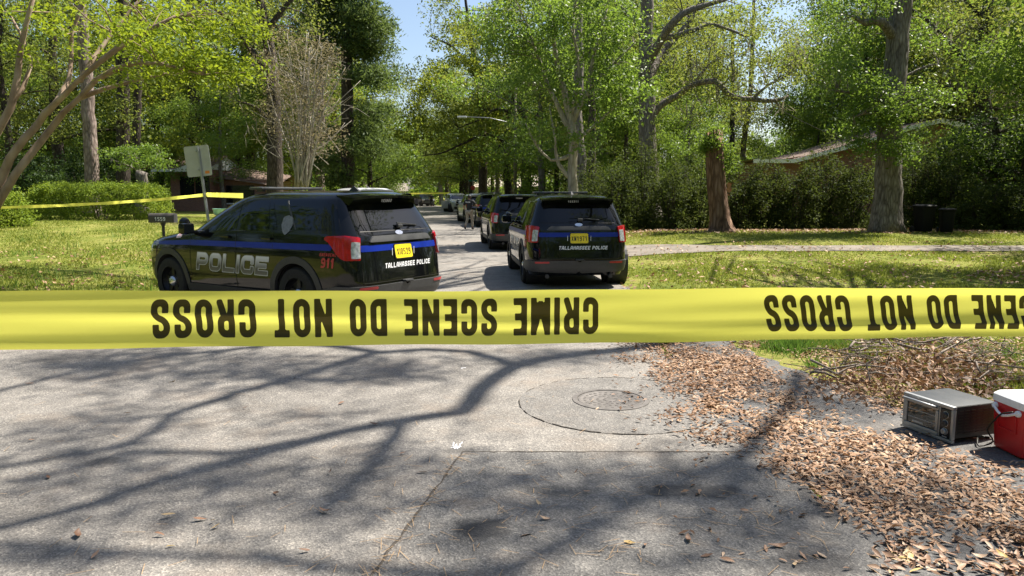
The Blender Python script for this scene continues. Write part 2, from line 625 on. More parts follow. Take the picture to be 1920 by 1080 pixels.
# ------------------------------------------------------------------ lettering
GL = {
    'A': [[(0, 0, 0), (0, 0.62, 0), (0.28, 1, 0), (0.72, 1, 0), (1, 0.62, 0), (1, 0, 0)], [(0, .34, 0), (1, .34, 0)]],
    'C': [[(1, .74, 0), (1, 1, 1), (0, 1, 1), (0, 0, 1), (1, 0, 1), (1, .26, 0)]],
    'D': [[(0, 0, 0), (0, 1, 0), (1, 1, 1), (1, 0, 1), (0, 0, 0)]],
    'E': [[(1, 1, 0), (0, 1, 0), (0, 0, 0), (1, 0, 0)], [(0, .5, 0), (.82, .5, 0)]],
    'F': [[(1, 1, 0), (0, 1, 0), (0, 0, 0)], [(0, .5, 0), (.82, .5, 0)]],
    'G': [[(1, .72, 0), (1, 1, 1), (0, 1, 1), (0, 0, 1), (1, 0, 1), (1, .48, 0), (.6, .48, 0)]],
    'H': [[(0, 0, 0), (0, 1, 0)], [(1, 0, 0), (1, 1, 0)], [(0, .5, 0), (1, .5, 0)]],
    'I': [[(.5, 0, 0), (.5, 1, 0)]],
    'L': [[(0, 1, 0), (0, 0, 0), (1, 0, 0)]],
    'M': [[(0, 0, 0), (0, 1, 0)], [(0, 1, 0), (.5, .12, 0), (1, 1, 0)], [(1, 1, 0), (1, 0, 0)]],
    'N': [[(0, 0, 0), (0, 1, 0)], [(0, 1, 0), (1, 0, 0)], [(1, 0, 0), (1, 1, 0)]],
    'O': [[(0, .5, 0), (0, 1, 1), (1, 1, 1), (1, 0, 1), (0, 0, 1), (0, .5, 0)]],
    'P': [[(0, 0, 0), (0, 1, 0), (1, 1, 1), (1, .42, 1), (0, .42, 0)]],
    'R': [[(0, 0, 0), (0, 1, 0), (1, 1, 1), (1, .47, 1), (0, .47, 0)], [(.55, .47, 0), (1, 0, 0)]],
    'S': [[(1, .80, 0), (1, 1, 1), (0, 1, 1), (0, .56, 1), (1, .44, 1), (1, 0, 1), (0, 0, 1), (0, .20, 0)]],
    'T': [[(0, 1, 0), (1, 1, 0)], [(.5, 1, 0), (.5, 0, 0)]],
    'U': [[(0, 1, 0), (0, 0, 1), (1, 0, 1), (1, 1, 0)]],
    'X': [[(0, 0, 0), (1, 1, 0)], [(0, 1, 0), (1, 0, 0)]],
    'Y': [[(0, 1, 0), (.5, .45, 0), (.5, 0, 0)], [(1, 1, 0), (.5, .45, 0)]],
    'V': [[(0, 1, 0), (.5, 0, 0), (1, 1, 0)]],
    '1': [[(.0, .78, 0), (.62, 1, 0), (.62, 0, 0)]],
    '2': [[(0, .7, 0), (0, 1, 1), (1, 1, 1), (1, .55, 1), (0, 0, 0), (1, 0, 0)]],
    '3': [[(0, 1, 0), (1, 1, 1), (1, .5, .5), (.3, .5, 0)], [(.3, .5, 0), (1, .5, .5), (1, 0, 1), (0, 0, 0)]],
    '5': [[(1, 1, 0), (0, 1, 0), (0, .55, 0), (1, .55, 1), (1, 0, 1), (0, 0, 0)]],
    '6': [[(1, 1, 0), (0, 1, 1), (0, 0, 1), (1, 0, 1), (1, .52, 1), (0, .52, 0)]],
    '7': [[(0, 1, 0), (1, 1, 0), (.4, 0, 0)]],
    '8': [[(0, .5, 0), (0, 1, 1), (1, 1, 1), (1, .5, .3), (0, .5, 0)], [(0, .5, 0), (0, 0, 1), (1, 0, 1), (1, .5, .3)]],
    '9': [[(0, 0, 0), (1, 0, 1), (1, 1, 1), (0, 1, 1), (0, .45, 1), (1, .45, 0)]],
}
GL['0'] = GL['O']


def glyph_segs(ch, W, t, rad):
    """list of (x0,y0,x1,y1,ext0,ext1) strokes in a W x 1 box"""
    segs = []
    w, h = W - t, 1 - t
    for pl in GL[ch]:
        P = [(t / 2 + x * w, t / 2 + y * h, r) for x, y, r in pl]
        out = [(P[0][0], P[0][1], True)]
        for i in range(1, len(P) - 1):
            (ax, ay, _), (bx, by, r), (cx, cy, _) = P[i - 1], P[i], P[i + 1]
            if r:
                la, lc = math.hypot(ax - bx, ay - by), math.hypot(cx - bx, cy - by)
                q = min(rad * r, la * 0.5, lc * 0.5)
                sx, sy = bx + (ax - bx) / la * q, by + (ay - by) / la * q
                ex, ey = bx + (cx - bx) / lc * q, by + (cy - by) / lc * q
                for k in range(7):
                    u = k / 6
                    # conic close to a circular arc
                    a0, a1, a2 = (1 - u) ** 2, 2 * u * (1 - u) * 0.72, u * u
                    s = a0 + a1 + a2
                    out.append(((a0 * sx + a1 * bx + a2 * ex) / s, (a0 * sy + a1 * by + a2 * ey) / s, False))
            else:
                out.append((bx, by, True))
        out.append((P[-1][0], P[-1][1], True))
        for a, b in zip(out, out[1:]):
            if math.hypot(a[0] - b[0], a[1] - b[1]) > 1e-6:
                segs.append((a[0], a[1], b[0], b[1], a[2], b[2]))
    return segs


def glyph_sdf(ch, W, t, rad, grow=0.0):
    segs = glyph_segs(ch, W, t, rad)

    def fn(X, Y):
        d = np.full(X.shape, 1e9)
        for x0, y0, x1, y1, e0, e1 in segs:
            lx, ly = x1 - x0, y1 - y0
            l = math.hypot(lx, ly)
            ux, uy = lx / l, ly / l
            a = (X - x0) * ux + (Y - y0) * uy
            p = np.abs(-(X - x0) * uy + (Y - y0) * ux) - t / 2
            lo, hi = (-t / 2 if e0 else 0), (l + t / 2 if e1 else l)
            d = np.minimum(d, np.maximum(p, np.maximum(lo - a, a - hi)))
            if not e0:
                d = np.minimum(d, np.hypot(X - x0, Y - y0) - t / 2)
            if not e1:
                d = np.minimum(d, np.hypot(X - x1, Y - y1) - t / 2)
        boxd = np.maximum(np.maximum(-X, X - W), np.maximum(-Y, Y - 1))
        return np.maximum(d, boxd) - grow
    return fn


def write(mb, text, H, W, t, gap, mapper, rad=0.28, res=0.045, shear=0.0, off=0.0, grow=0.0, narrow=None, space=None):
    """lays text from 0 rightwards with cap height H; mapper(a, b, off); returns the length"""
    x = 0.0
    for ch in text:
        if ch == ' ':
            x += (space if space is not None else W * 0.7) * H
            continue
        w = (narrow or {}).get(ch, W)
        w = t * 1.02 if ch == 'I' else w
        fn = glyph_sdf(ch, w, t, rad, grow)
        g = max(0.0, grow) + 0.02
        sheet(mb, fn, (-g, -g, w + g, 1 + g), res, lambda a, b, o, x=x: mapper(x + (a + shear * b) * H, b * H, o), off)
        x += (w + gap) * H
    return x - gap * H


# ================================================================== SETTING: ground, road, drive
def asphalt(name, c0, c1, c2, stains=(), wear=0.0):
    m, t, b = new_mat(name)
    tc = t.nodes.new('ShaderNodeTexCoord')
    vec = tc.outputs['Object']
    big = noise(t, vec, 0.35, 5, 0.6)
    med = noise(t, vec, 3.0, 6, 0.6)
    fine = noise(t, vec, 130, 2, 0.7)
    v = t.nodes.new('ShaderNodeTexVoronoi')
    v.inputs['Scale'].default_value = 95
    t.links.new(vec, v.inputs['Vector'])
    s = math_node(t, 'MULTIPLY', big.outputs[0], 0.35)
    s = math_node(t, 'ADD', s, math_node(t, 'MULTIPLY', med.outputs[0], 0.4))
    s = math_node(t, 'ADD', s, math_node(t, 'MULTIPLY', fine.outputs[0], 0.25))
    r = ramp(t, [(0.36, c0), (0.5, c1), (0.64, c2)])
    t.links.new(s, r.inputs[0])
    col = r.outputs[0]
    # aggregate: each stone has its own tone
    sep = t.nodes.new('ShaderNodeSeparateColor')
    t.links.new(v.outputs['Color'], sep.inputs[0])
    st = ramp(t, [(0.0, (0.35, 0.35, 0.36)), (0.5, (0.95, 0.94, 0.92)), (0.8, (1.15, 1.13, 1.1)), (1.0, (2.0, 1.95, 1.85))])
    t.links.new(sep.outputs[0], st.inputs[0])
    col = mix(t, col, st.outputs[0], 0.6, 'MULTIPLY')
    # rusty pine dust gathered in patches
    dust = noise(t, vec, 1.1, 6, 0.7)
    dr = ramp(t, [(0.52, (0, 0, 0)), (0.72, (1, 1, 1))])
    t.links.new(dust.outputs[0], dr.inputs[0])
    col = mix(t, col, (0.24, 0.175, 0.12), math_node(t, 'MULTIPLY', dr.outputs[0], 0.3))
    wob = noise(t, vec, 6, 5, 0.7)
    for (x, y, rx, ry, k) in stains:
        mp = t.nodes.new('ShaderNodeMapping')
        mp.inputs['Location'].default_value = (-x / rx, -y / ry, 0)
        mp.inputs['Scale'].default_value = (1 / rx, 1 / ry, 0)
        t.links.new(vec, mp.inputs[0])
        ln = t.nodes.new('ShaderNodeVectorMath')
        ln.operation = 'LENGTH'
        t.links.new(mp.outputs[0], ln.inputs[0])
        d = math_node(t, 'ADD', ln.outputs['Value'], math_node(t, 'MULTIPLY', math_node(t, 'SUBTRACT', wob.outputs[0], 0.5), 1.5))
        sr = ramp(t, [(0.6, (k, k, k)), (1.0, (0, 0, 0))])
        t.links.new(d, sr.inputs[0])
        col = mix(t, col, (0.018, 0.018, 0.02), sr.outputs[0])
    t.links.new(col, b.inputs['Base Color'])
    setp(b, rough=0.82, spec=0.35)
    bp = t.nodes.new('ShaderNodeBump')
    bp.inputs['Strength'].default_value = 0.55
    bp.inputs['Distance'].default_value = 0.006
    t.links.new(v.outputs['Distance'], bp.inputs['Height'])
    t.links.new(bp.outputs[0], b.inputs['Normal'])
    return m


def ground_mat():
    m, t, b = new_mat('lawn_ground')
    tc = t.nodes.new('ShaderNodeTexCoord')
    vec = tc.outputs['Object']
    n1 = noise(t, vec, 0.45, 6, 0.65)
    n2 = noise(t, vec, 7, 6, 0.7)
    n3 = noise(t, vec, 45, 3, 0.7)
    s = math_node(t, 'ADD', math_node(t, 'MULTIPLY', n1.outputs[0], 0.5), math_node(t, 'MULTIPLY', n2.outputs[0], 0.5))
    r = ramp(t, [(0.36, (0.06, 0.09, 0.014)), (0.47, (0.14, 0.17, 0.028)), (0.55, (0.24, 0.235, 0.06)), (0.65, (0.3, 0.25, 0.125))])
    t.links.new(s, r.inputs[0])
    lr = ramp(t, [(0.56, (0, 0, 0)), (0.66, (1, 1, 1))])
    t.links.new(n3.outputs[0], lr.inputs[0])
    col = mix(t, r.outputs[0], (0.2, 0.15, 0.08), math_node(t, 'MULTIPLY', lr.outputs[0], 0.35))
    t.links.new(col, b.inputs['Base Color'])
    setp(b, rough=0.95, spec=0.1)
    bp = t.nodes.new('ShaderNodeBump')
    bp.inputs['Strength'].default_value = 0.8
    bp.inputs['Distance'].default_value = 0.05
    t.links.new(n3.outputs[0], bp.inputs['Height'])
    t.links.new(bp.outputs[0], b.inputs['Normal'])
    return m


def axis_steps(a, b, f):
    out, x = [a], a
    while x < b:
        x += f(x)
        out.append(min(x, b))
    return out


xs = axis_steps(-420, 420, lambda x: 0.8 if -18 < x < 24 else (3 if -60 < x < 60 else 30))
ys = axis_steps(-60, 700, lambda y: 0.8 if -2 < y < 42 else (3 if y < 130 else 40))
gm = MB()
for y in ys:
    for x in xs:
        gm.v.append((x, y, gz(x, y)))
nx = len(xs)
for j in range(len(ys) - 1):
    for i in range(nx - 1):
        gm.f.append((j * nx + i, j * nx + i + 1, (j + 1) * nx + i + 1, (j + 1) * nx + i))
GROUND = ground_mat()
tag(gm.obj('ground', GROUND, smooth=True), kind='structure')

ROAD = asphalt('asphalt_road', (0.122, 0.113, 0.103), (0.18, 0.169, 0.155), (0.238, 0.223, 0.204), stains=[(*gp(195, 868)[:2], .12, .12, .45), (*gp(860, 848)[:2], .12, .1, .35), (*gp(110, 680)[:2], .5, .3, .3), (*gp(640, 905)[:2], .25, .3, .2), (*gp(480, 760)[:2], .6, .5, .14), (*gp(1230, 985)[:2], .3, .2, .3)])
rm = MB()
rng0 = random.Random(4)
yy = axis_steps(-40, 200, lambda y: 0.5 if -1 < y < 30 else 3)
for y in yy:
    l, r = road_l(y) + rng0.uniform(-.06, .06), road_r(y) + rng0.uniform(-.05, .05)
    for k in range(17):
        rm.v.append((l + (r - l) * k / 16, y, 0.010 + rise(l + (r - l) * k / 16, y)))
for j in range(len(yy) - 1):
    for k in range(16):
        rm.f.append((j * 17 + k, j * 17 + k + 1, (j + 1) * 17 + k + 1, (j + 1) * 17 + k))
tag(rm.obj('road', ROAD), kind='structure')


def flat_poly(name, pts, z, mat, kind='structure', wobble=0.0, thick=0.0):
    mb = MB()
    P = [(p[0], p[1]) for p in pts]
    sheet(mb, lambda X, Y: poly_sdf(P, X, Y) + wobble * (np.sin(X * 7 + Y * 3) + np.sin(Y * 11 - X * 5) + .6 * np.sin(X * 23 + Y * 19)), bb(P, 0.02 + 3 * wobble), max(0.04, (max(p[0] for p in P) - min(p[0] for p in P)) / 60), lambda a, b, o: (a, b, z + o), 0, thick)
    o = mb.obj(name, mat)
    return tag(o, kind=kind)


# gutter apron at right, old asphalt strip beyond the leaf drift
APRON = asphalt('asphalt_apron', (0.06, 0.06, 0.062), (0.095, 0.094, 0.093), (0.16, 0.155, 0.15))
ap = [(1.75, -2.0), (1.9, 2.5), (1.7, 7.2), (1.9, 9.2), (2.7, 9.4), (2.95, 7.6), (3.3, 6.3), (3.9, 5.3), (4.6, 4.4), (5.6, 2.6), (6.2, -2)]
flat_poly('gutter', ap, 0.014, APRON, wobble=.05)

# darker rectangular repair, lower right
PATCH = asphalt('asphalt_patch', (0.1, 0.096, 0.091), (0.145, 0.139, 0.131), (0.195, 0.187, 0.176),
                stains=[(*gp(905, 1000)[:2], 0.17, 0.2, 0.75), (*gp(1290, 925)[:2], 0.42, 0.13, 0.65), (*gp(1560, 950)[:2], 0.22, 0.4, 0.6), (*gp(1050, 925)[:2], 0.3, 0.1, 0.4), (*gp(1520, 1060)[:2], 0.3, 0.16, 0.5)])
c1, c2, c3 = gp(868, 852), gp(700, 1080), gp(1440, 852)
ext = c2 + (c2 - c1) * 1.2
pp = [(c1.x, c1.y), (c3.x, c3.y), (1.95, 2.5), (2.0, -0.6), (ext.x, ext.y)]
flat_poly('asphalt_patch', pp, 0.018, PATCH, wobble=.004)

# seam round the repair: a narrow recessed-looking bead of grit and pine straw
SEAM = plain('seam_grit', (0.06, 0.05, 0.04), 0.9, var=0.5, scale=40)
sr_ = random.Random(7)
sb = MB()


def bead(mb, a, b, w, z, n):
    a, b = Vector(a), Vector(b)
    d = (b - a)
    q = Vector((-d.y, d.x)).normalized()
    n0 = len(mb.v)
    for i in range(n + 1):
        p = a + d * (i / n) + q * sr_.uniform(-w, w) * 0.7
        e = w * sr_.uniform(0.35, 1.0)
        mb.v += [(p.x - q.x * e, p.y - q.y * e, z), (p.x, p.y, z + 0.003), (p.x + q.x * e, p.y + q.y * e, z)]
    for i in range(n):
        k = n0 + i * 3
        mb.f += [(k, k + 1, k + 4, k + 3), (k + 1, k + 2, k + 5, k + 4)]


bead(sb, (c1.x, c1.y), (ext.x, ext.y), 0.011, 0.0205, 70)
bead(sb, (c1.x, c1.y), (c3.x, c3.y), 0.008, 0.0205, 50)
mc = gp(1160, 757)
MR = 0.88
th = [2 * math.pi * k / 64 for k in range(65)]
for a, b in zip(th, th[1:]):
    if sr_.random() < .22:
        continue
    bead(sb, (mc.x + MR * math.cos(a), mc.y + MR * math.sin(a)), (mc.x + MR * math.cos(b), mc.y + MR * math.sin(b)), 0.006, 0.0165, 2)
tag(sb.obj('seam', SEAM), kind='structure')

# round repair about the manhole
RPATCH = asphalt('asphalt_round', (0.1, 0.095, 0.09), (0.15, 0.143, 0.134), (0.205, 0.196, 0.184))
mh = gp(1145, 752)
mb = MB()
sheet(mb, lambda X, Y: np.maximum(np.hypot(X - mc.x, Y - mc.y) - MR, 0.345 - np.hypot(X - mh.x, Y - mh.y)), (mc.x - 1, mc.y - 1, mc.x + 1, mc.y + 1), 0.045, lambda a, b, o: (a, b, 0.014))
tag(mb.obj('round_patch', RPATCH), kind='structure')
CAST = plain('cast_iron', (0.115, 0.105, 0.097), 0.7, 0.2, var=0.3, scale=14, bump=0.3)
man = thing('manhole', 'round cast iron manhole cover set in the grey road', 'manhole cover', (mh.x, mh.y, 0.006))
MB().lathe([(0.345, 0.004), (0.343, 0.014), (0.30, 0.015), (0.297, 0.002)], 48).obj('frame', CAST, man, 40)
lid = MB().lathe([(0.293, 0.0), (0.291, 0.011), (0.262, 0.011), (0.258, 0.008), (0.0005, 0.0085)], 48)
lo = lid.obj('lid', CAST, man, 40)
kb = MB()
for ir, rr in enumerate((0.06, 0.12, 0.18, 0.235)):
    for k in range(int(6 + rr * 90)):
        a = 2 * math.pi * k / int(6 + rr * 90)
        kb.box((rr * math.cos(a), rr * math.sin(a), 0.0088), (0.02, 0.02, 0.004), Matrix.Rotation(a, 4, 'Z'))
o = kb.obj('tread_stud', CAST, lo)
o['kind'] = 'stuff'

# white survey paint on the asphalt
sp = MB()
for (px, py, k) in ((858, 838, 1.0), (866, 692, 0.8)):
    c = gp(px, py)
    rr = random.Random(px)
    for i in range(9):
        a = (c.x + rr.uniform(-.045, .045) * k, c.y + rr.uniform(-.06, .06) * k)
        ang = rr.choice([1.4, 1.6, 1.5, 0.2, 0.9])
        l = rr.uniform(.02, .05) * k
        d = Vector((math.cos(ang), math.sin(ang)))
        q = Vector((-d.y, d.x)) * 0.0045
        p0, p1 = Vector(a) - d * l, Vector(a) + d * l
        z = 0.0135 + i * 0.0002
        sp.add([(p0.x + q.x, p0.y + q.y, z), (p0.x - q.x, p0.y - q.y, z), (p1.x - q.x, p1.y - q.y, z), (p1.x + q.x, p1.y + q.y, z)], [(0, 1, 2, 3)])
tag(sp.obj('survey_marking', M['white_decal']), kind='structure')

# pale drive crossing the right lawn
DRIVE = plain('drive_concrete', (0.15, 0.128, 0.105), 0.9, var=0.3, scale=1.6)
dm = MB()
dxs = [1.3 + .45 * k for k in range(45)] + [22, 24, 27, 30, 35, 45, 60]
for x in dxs:
    fl = sm((7.0 - x) / 6)
    ya, yb = 21.9 - fl * 1.0, 23.2 + fl * 2.4
    for k in range(5):
        y = ya + (yb - ya) * k / 4 + (0.06 * math.sin(x * 2.1 + k) if k in (0, 4) else 0)
        dm.v.append((x, y, gz(x, y) + 0.02))
for i in range(len(dxs) - 1):
    for k in range(4):
        dm.f.append((i * 5 + k, i * 5 + k + 1, (i + 1) * 5 + k + 1, (i + 1) * 5 + k))
tag(dm.obj('driveway', DRIVE, smooth=True), kind='structure')

# ================================================================== VEGETATION
BGROUP = 'trees standing in the woods behind the street'


def resample(pts, step):
    out = [pts[0]]
    for a, b in zip(pts, pts[1:]):
        n = max(1, int((b[0] - a[0]).length / step))
        for k in range(1, n + 1):
            u = k / n
            out.append((a[0].lerp(b[0], u), a[1] + (b[1] - a[1]) * u))
    return out


def smooth_path(pts, rng, step=0.5, wob=0.04):
    """Catmull-Rom through (pos, radius) points"""
    P = [pts[0]] + list(pts) + [pts[-1]]
    out = []
    for i in range(1, len(P) - 2):
        p0, p1, p2, p3 = [q[0] for q in P[i - 1:i + 3]]
        n = max(2, int((p2 - p1).length / step))
        for k in range(n):
            u = k / n
            v = 0.5 * ((2 * p1) + (p2 - p0) * u + (2 * p0 - 5 * p1 + 4 * p2 - p3) * u * u + (3 * p1 - p0 - 3 * p2 + p3) * u ** 3)
            r = P[i][1] + (P[i + 1][1] - P[i][1]) * u
            w = min(wob, r * 0.5)
            out.append((v + Vector((rng.uniform(-w, w), rng.uniform(-w, w), rng.uniform(-w, w))), r))
    out.append(pts[-1])
    return out


def tree(name, label, cat, base, trunk, limbs, blobs, bark, leaf, size=0.14, per=60, cr=0.55, seed=0, group=None, aspect=0.5, twig=0.5, moss=None, flat=0.65, flare=1.5, up=0.35, sides=10, twig_r=0.018, crown_name='crown'):
    """trunk: list of (Vector, r); limbs: list of the same; blobs: (centre, radii, n clumps)"""
    rng = np.random.default_rng(seed + 11)
    rr = random.Random(seed + 5)
    root = thing(name, label, cat, base, 0, group)
    base = Vector(base)
    mbt = MB()
    sk = []
    for i, path in enumerate([trunk] + list(limbs)):
        if not path:
            continue
        path = smooth_path(path, rr, 0.45)
        if i == 0 and flare > 1:
            path = [(p, r * (1 + (flare - 1) * math.exp(-max(0, (p.z - base.z)) / 0.35))) for p, r in path]
        mbt.tube([p - base for p, r in path], [r for p, r in path], sides if i == 0 else 7)
        sk += path
    cents = []
    for c, rad, n in blobs:
        cents.append(ellipsoid_points(n, c, rad, rng, 0.35))
    if cents:
        cents = np.concatenate(cents)
        skp = np.array([tuple(p) for p, r in sk])
        skr = np.array([r for p, r in sk])
        for c in cents:
            if rr.random() > twig:
                continue
            d = np.linalg.norm(skp - c, axis=1) + np.maximum(0, skp[:, 2] - c[2]) * 0.6
            i = int(np.argmin(d))
            a, b = Vector(skp[i]), Vector(c)
            l = (b - a).length
            mid = a.lerp(b, 0.5) + Vector((rr.uniform(-.12, .12), rr.uniform(-.12, .12), rr.uniform(-.05, .14))) * l
            r0 = min(skr[i] * 0.5, twig_r + 0.008 * l)
            mbt.tube([a - base, mid - base, b - base], [r0, r0 * 0.65, r0 * 0.3], 5, False)
        pts = clump_points(cents, per, cr, rng, flat)
        lv = leaf_quads(pts, size, rng, aspect, up)
        link(crown_name, np_mesh(crown_name, lv - np.array(base), 4, leaf), root)
    mbt.obj('trunk', bark, root, True, False)
    if moss is not None and len(moss):
        ms = []
        for c in moss:
            k = rr.randint(10, 22)
            q = rng.normal(size=(k, 3)) * np.array([0.22, 0.22, 0.32]) + np.array(c) - np.array([0, 0, 0.45])
            ms.append(q)
        ms = np.concatenate(ms)
        lv = leaf_quads(ms, 0.75, rng, 0.09, 0.0, np.array([0, 0, -1.0]))
        link('moss', np_mesh('moss', lv - np.array(base), 4, L['moss']), root)['kind'] = 'stuff'
    return root


def P3(Y):
    """pixel path helper: list of (px, py, radius[, dY]) -> (Vector, r)"""
    def f(pts):
        return [(at(p[0], p[1], Y + (p[3] if len(p) > 3 else 0)), p[2]) for p in pts]
    return f


def B3(Y):
    def f(blobs):
        out = []
        for px, py, rx, ry, dY, rY, n in blobs:
            c = at(px, py, Y + dY)
            s = FPX / (Y + dY)
            out.append((tuple(c), (rx / s, rY, ry / s), n))
        return out
    return f


def base_at(px, Y):
    x = at(px, 400, Y).x
    return Vector((x, Y, gz(x, Y)))


def px_tree(name, label, cat, px, Y, trunk, limbs, blobs, bark, leaf, **k):
    b = base_at(px, Y)
    f, g = P3(Y), B3(Y)
    tr = [(b - Vector((0, 0, 0.1)), trunk[0][2])] + f(trunk[1:])
    return tree(name, label, cat, b, tr, [f(l) for l in limbs], g(blobs), bark, leaf, **k)


# -- left: leaning multi-stemmed tree with bright spring leaves
px_tree('crape_myrtle', 'leaning multi stemmed tree with smooth tan bark and bright yellow green leaves', 'tree', -45, 13.5,
        [(-45, 0, 0.09), (-5, 350, 0.08), (45, 262, 0.07), (85, 215, 0.06), (150, 150, 0.042, -.3), (230, 85, 0.05, -.5), (330, 30, 0.025, -.5)],
        [[(-30, 420, 0.08), (30, 330, 0.07), (95, 245, 0.06, .3), (150, 185, 0.045, .2), (215, 130, 0.055, 0), (300, 120, 0.03, -.4), (380, 140, 0.015, -.6)],
         [(-40, 420, 0.07), (-35, 300, 0.065, .4), (20, 200, 0.07, .5), (40, 90, 0.05, .6), (70, -30, 0.03, .6)],
         [(20, 200, 0.05, .5), (60, 120, 0.035, .9), (20, 30, 0.02, 1.0)],
         [(85, 215, 0.06), (130, 150, 0.045, .6), (135, 60, 0.035, .8), (180, -40, 0.02, .8)],
         [(150, 185, 0.05, .2), (260, 150, 0.03, .6), (350, 135, 0.02, .8), (430, 150, 0.012, .8)],
         [(150, 150, 0.05, -.3), (210, 60, 0.035, .4), (280, -20, 0.02, .8)]],
        [(330, 70, 90, 50, -.4, 1.3, 22), (400, 120, 70, 26, -.4, 1.0, 20), (430, 45, 45, 45, 0, 0.9, 10), (250, 20, 100, 35, .3, 1.5, 14), (120, 20, 90, 45, .5, 1.5, 8), (30, 10, 60, 30, .5, 1.3, 5), (330, 140, 110, 24, .2, 1.0, 18), (60, 110, 50, 20, .8, 0.8, 3), (215, 95, 60, 22, .2, .8, 7)],
        M['bark_tan'], L['bright'], size=0.085, per=80, cr=0.36, seed=1, flat=0.42, twig=0.85, twig_r=0.01, flare=1.2, up=0.6)
# -- shrub behind it at the frame edge
def shrub(name, label, px, Y, w, d, h, leaf, n, size=0.09, seed=0, group=None, cat='shrub', z0=None, shell=0.75, sq=1.0, per=26, lumpy=0.1):
    rng = np.random.default_rng(seed + 77)
    b = base_at(px, Y)
    root = thing(name, label, cat, b, 0, group)
    k = n // per
    u = rng.normal(size=(k, 3))
    u /= np.linalg.norm(u, axis=1)[:, None]
    u[:, 2] = np.abs(u[:, 2]) * 1.0 - 0.05
    if sq < 1:      # clipped: even cover over a box with rounded corners
        q = rng.uniform(-1, 1, size=(k, 3))
        q[:, 2] = np.abs(q[:, 2])
        ar = np.array([d * h, w * h, w * d * .5])
        ax_ = rng.choice(3, size=k, p=ar / ar.sum())
        sg = np.where(rng.uniform(size=k) < .5, -1, 1)
        q[np.arange(k), ax_] = np.where(ax_ == 2, 1, sg)
        u = q / np.maximum(1, (np.abs(q) ** 5).sum(1, keepdims=True) ** .2)
    r = rng.uniform(shell, 1.0, size=(k, 1))
    lump = 1 + lumpy * (np.sin(u[:, :1] * 9 + seed) + 0.8 * np.sin(u[:, 1:2] * 11 + u[:, 2:3] * 8) + .8 * np.sin(u[:, :1] * 17 + seed * 2) * np.sin(u[:, 2:3] * 13))
    c = u * r * lump * np.array([w / 2, d / 2, h])
    c[:, 2] = np.maximum(0.06, c[:, 2])
    p = clump_points(c, per, size * 1.9, rng, 0.8)
    p[:, 2] = np.maximum(0.02, p[:, 2])
    link('foliage', np_mesh('foliage', leaf_quads(p, size, rng, 0.5, 0.4), 4, leaf), root)
    st = MB()
    rr = random.Random(seed)
    for i in range(9):
        a = rr.uniform(0, 6.28)
        e = Vector((math.cos(a) * w * 0.36 * rr.random(), math.sin(a) * d * 0.36, h * rr.uniform(0.5, 0.85)))
        q = Vector((e.x * 0.35, e.y * 0.35, -0.03))
        st.tube([q, q.lerp(e, .5) + Vector((0, 0, .1)), e], [0.035, 0.025, 0.01], 5, False)
    st.obj('stem', M['bark_dark'], root, True, False)
    return root


shrub('hedge', 'clipped rounded green hedge on the left lawn', 188, 32.0, 5.7, 2.2, 1.5, L['hedge'], 34000, 0.08, 1, cat='hedge', sq=0.5, shell=0.9, lumpy=.03)
shrub('camellia_bush', 'yellow green bush half hidden by the leaning tan tree', 12, 27.0, 1.6, 1.6, 1.5, L['hedge'], 5000, 0.1, 2)
shrub('evergreen_shrub', 'dark evergreen shrub in the shade left of the clipped hedge', 55, 38.0, 5.0, 3, 3.4, L['dark'], 9000, 0.14, 3)
shrub('evergreen_shrub', 'tall dark evergreen shrub behind the clipped hedge and pine trunk', 190, 42.0, 7.0, 3, 4.0, L['dark'], 11000, 0.15, 4)

# -- tall pines on the left
px_tree('pine_tree', 'tall straight pine trunk rising just behind the clipped hedge', 'tree', 173, 36,
        [(173, 0, 0.36), (168, 250, 0.31), (160, 120, 0.28), (150, 0, 0.25), (142, -160, 0.2), (140, -330, 0.08)],
        [[(142, -160, 0.1), (220, -230, 0.04), (290, -250, 0.02)], [(142, -160, 0.1), (60, -220, 0.05), (0, -240, 0.02)], [(150, 0, .07), (200, -60, .03), (270, -70, .015)]],
        [(140, -290, 120, 70, 0, 3, 26), (260, -230, 60, 30, 1, 2, 10), (30, -220, 60, 30, -1, 2, 10)],
        M['bark_pine'], L['pine'], size=0.3, per=60, cr=0.9, seed=21, aspect=0.1)
px_tree('pine_tree', 'dark pine trunk with vines right of the straight hedge pine', 'tree', 232, 41,
        [(232, 0, 0.4), (231, 250, 0.36), (230, 120, 0.33), (228, 0, 0.3), (228, -200, 0.2), (226, -330, 0.06)],
        [[(228, 30, .08), (290, -40, .04), (350, -60, .02)], [(230, 120, .06), (275, 60, .04), (330, 40, .015)]],
        [(228, -260, 110, 90, 0, 3, 24), (330, -60, 40, 20, 0, 1.5, 6), (320, 40, 45, 20, 1, 1.5, 8), (231, 230, 22, 60, -.5, .6, 12), (240, 110, 26, 60, -.5, .7, 8)],
        M['bark_dark'], L['olive'], size=0.18, per=45, cr=0.6, seed=22)
px_tree('pine_tree', 'slender dark trunk third from the left behind the hedge', 'tree', 258, 43,
        [(258, 0, 0.26), (257, 230, 0.23), (260, 90, 0.2), (262, -80, 0.15), (262, -260, 0.05)],
        [[(260, 90, .06), (300, 40, .03), (345, 50, .015)]],
        [(262, -180, 90, 90, 0, 3, 18), (335, 50, 40, 22, 0, 1.5, 7), (262, 60, 50, 40, 1, 1.5, 8)],
        M['bark_dark'], L['mid'], size=0.18, per=45, cr=0.7, seed=23)
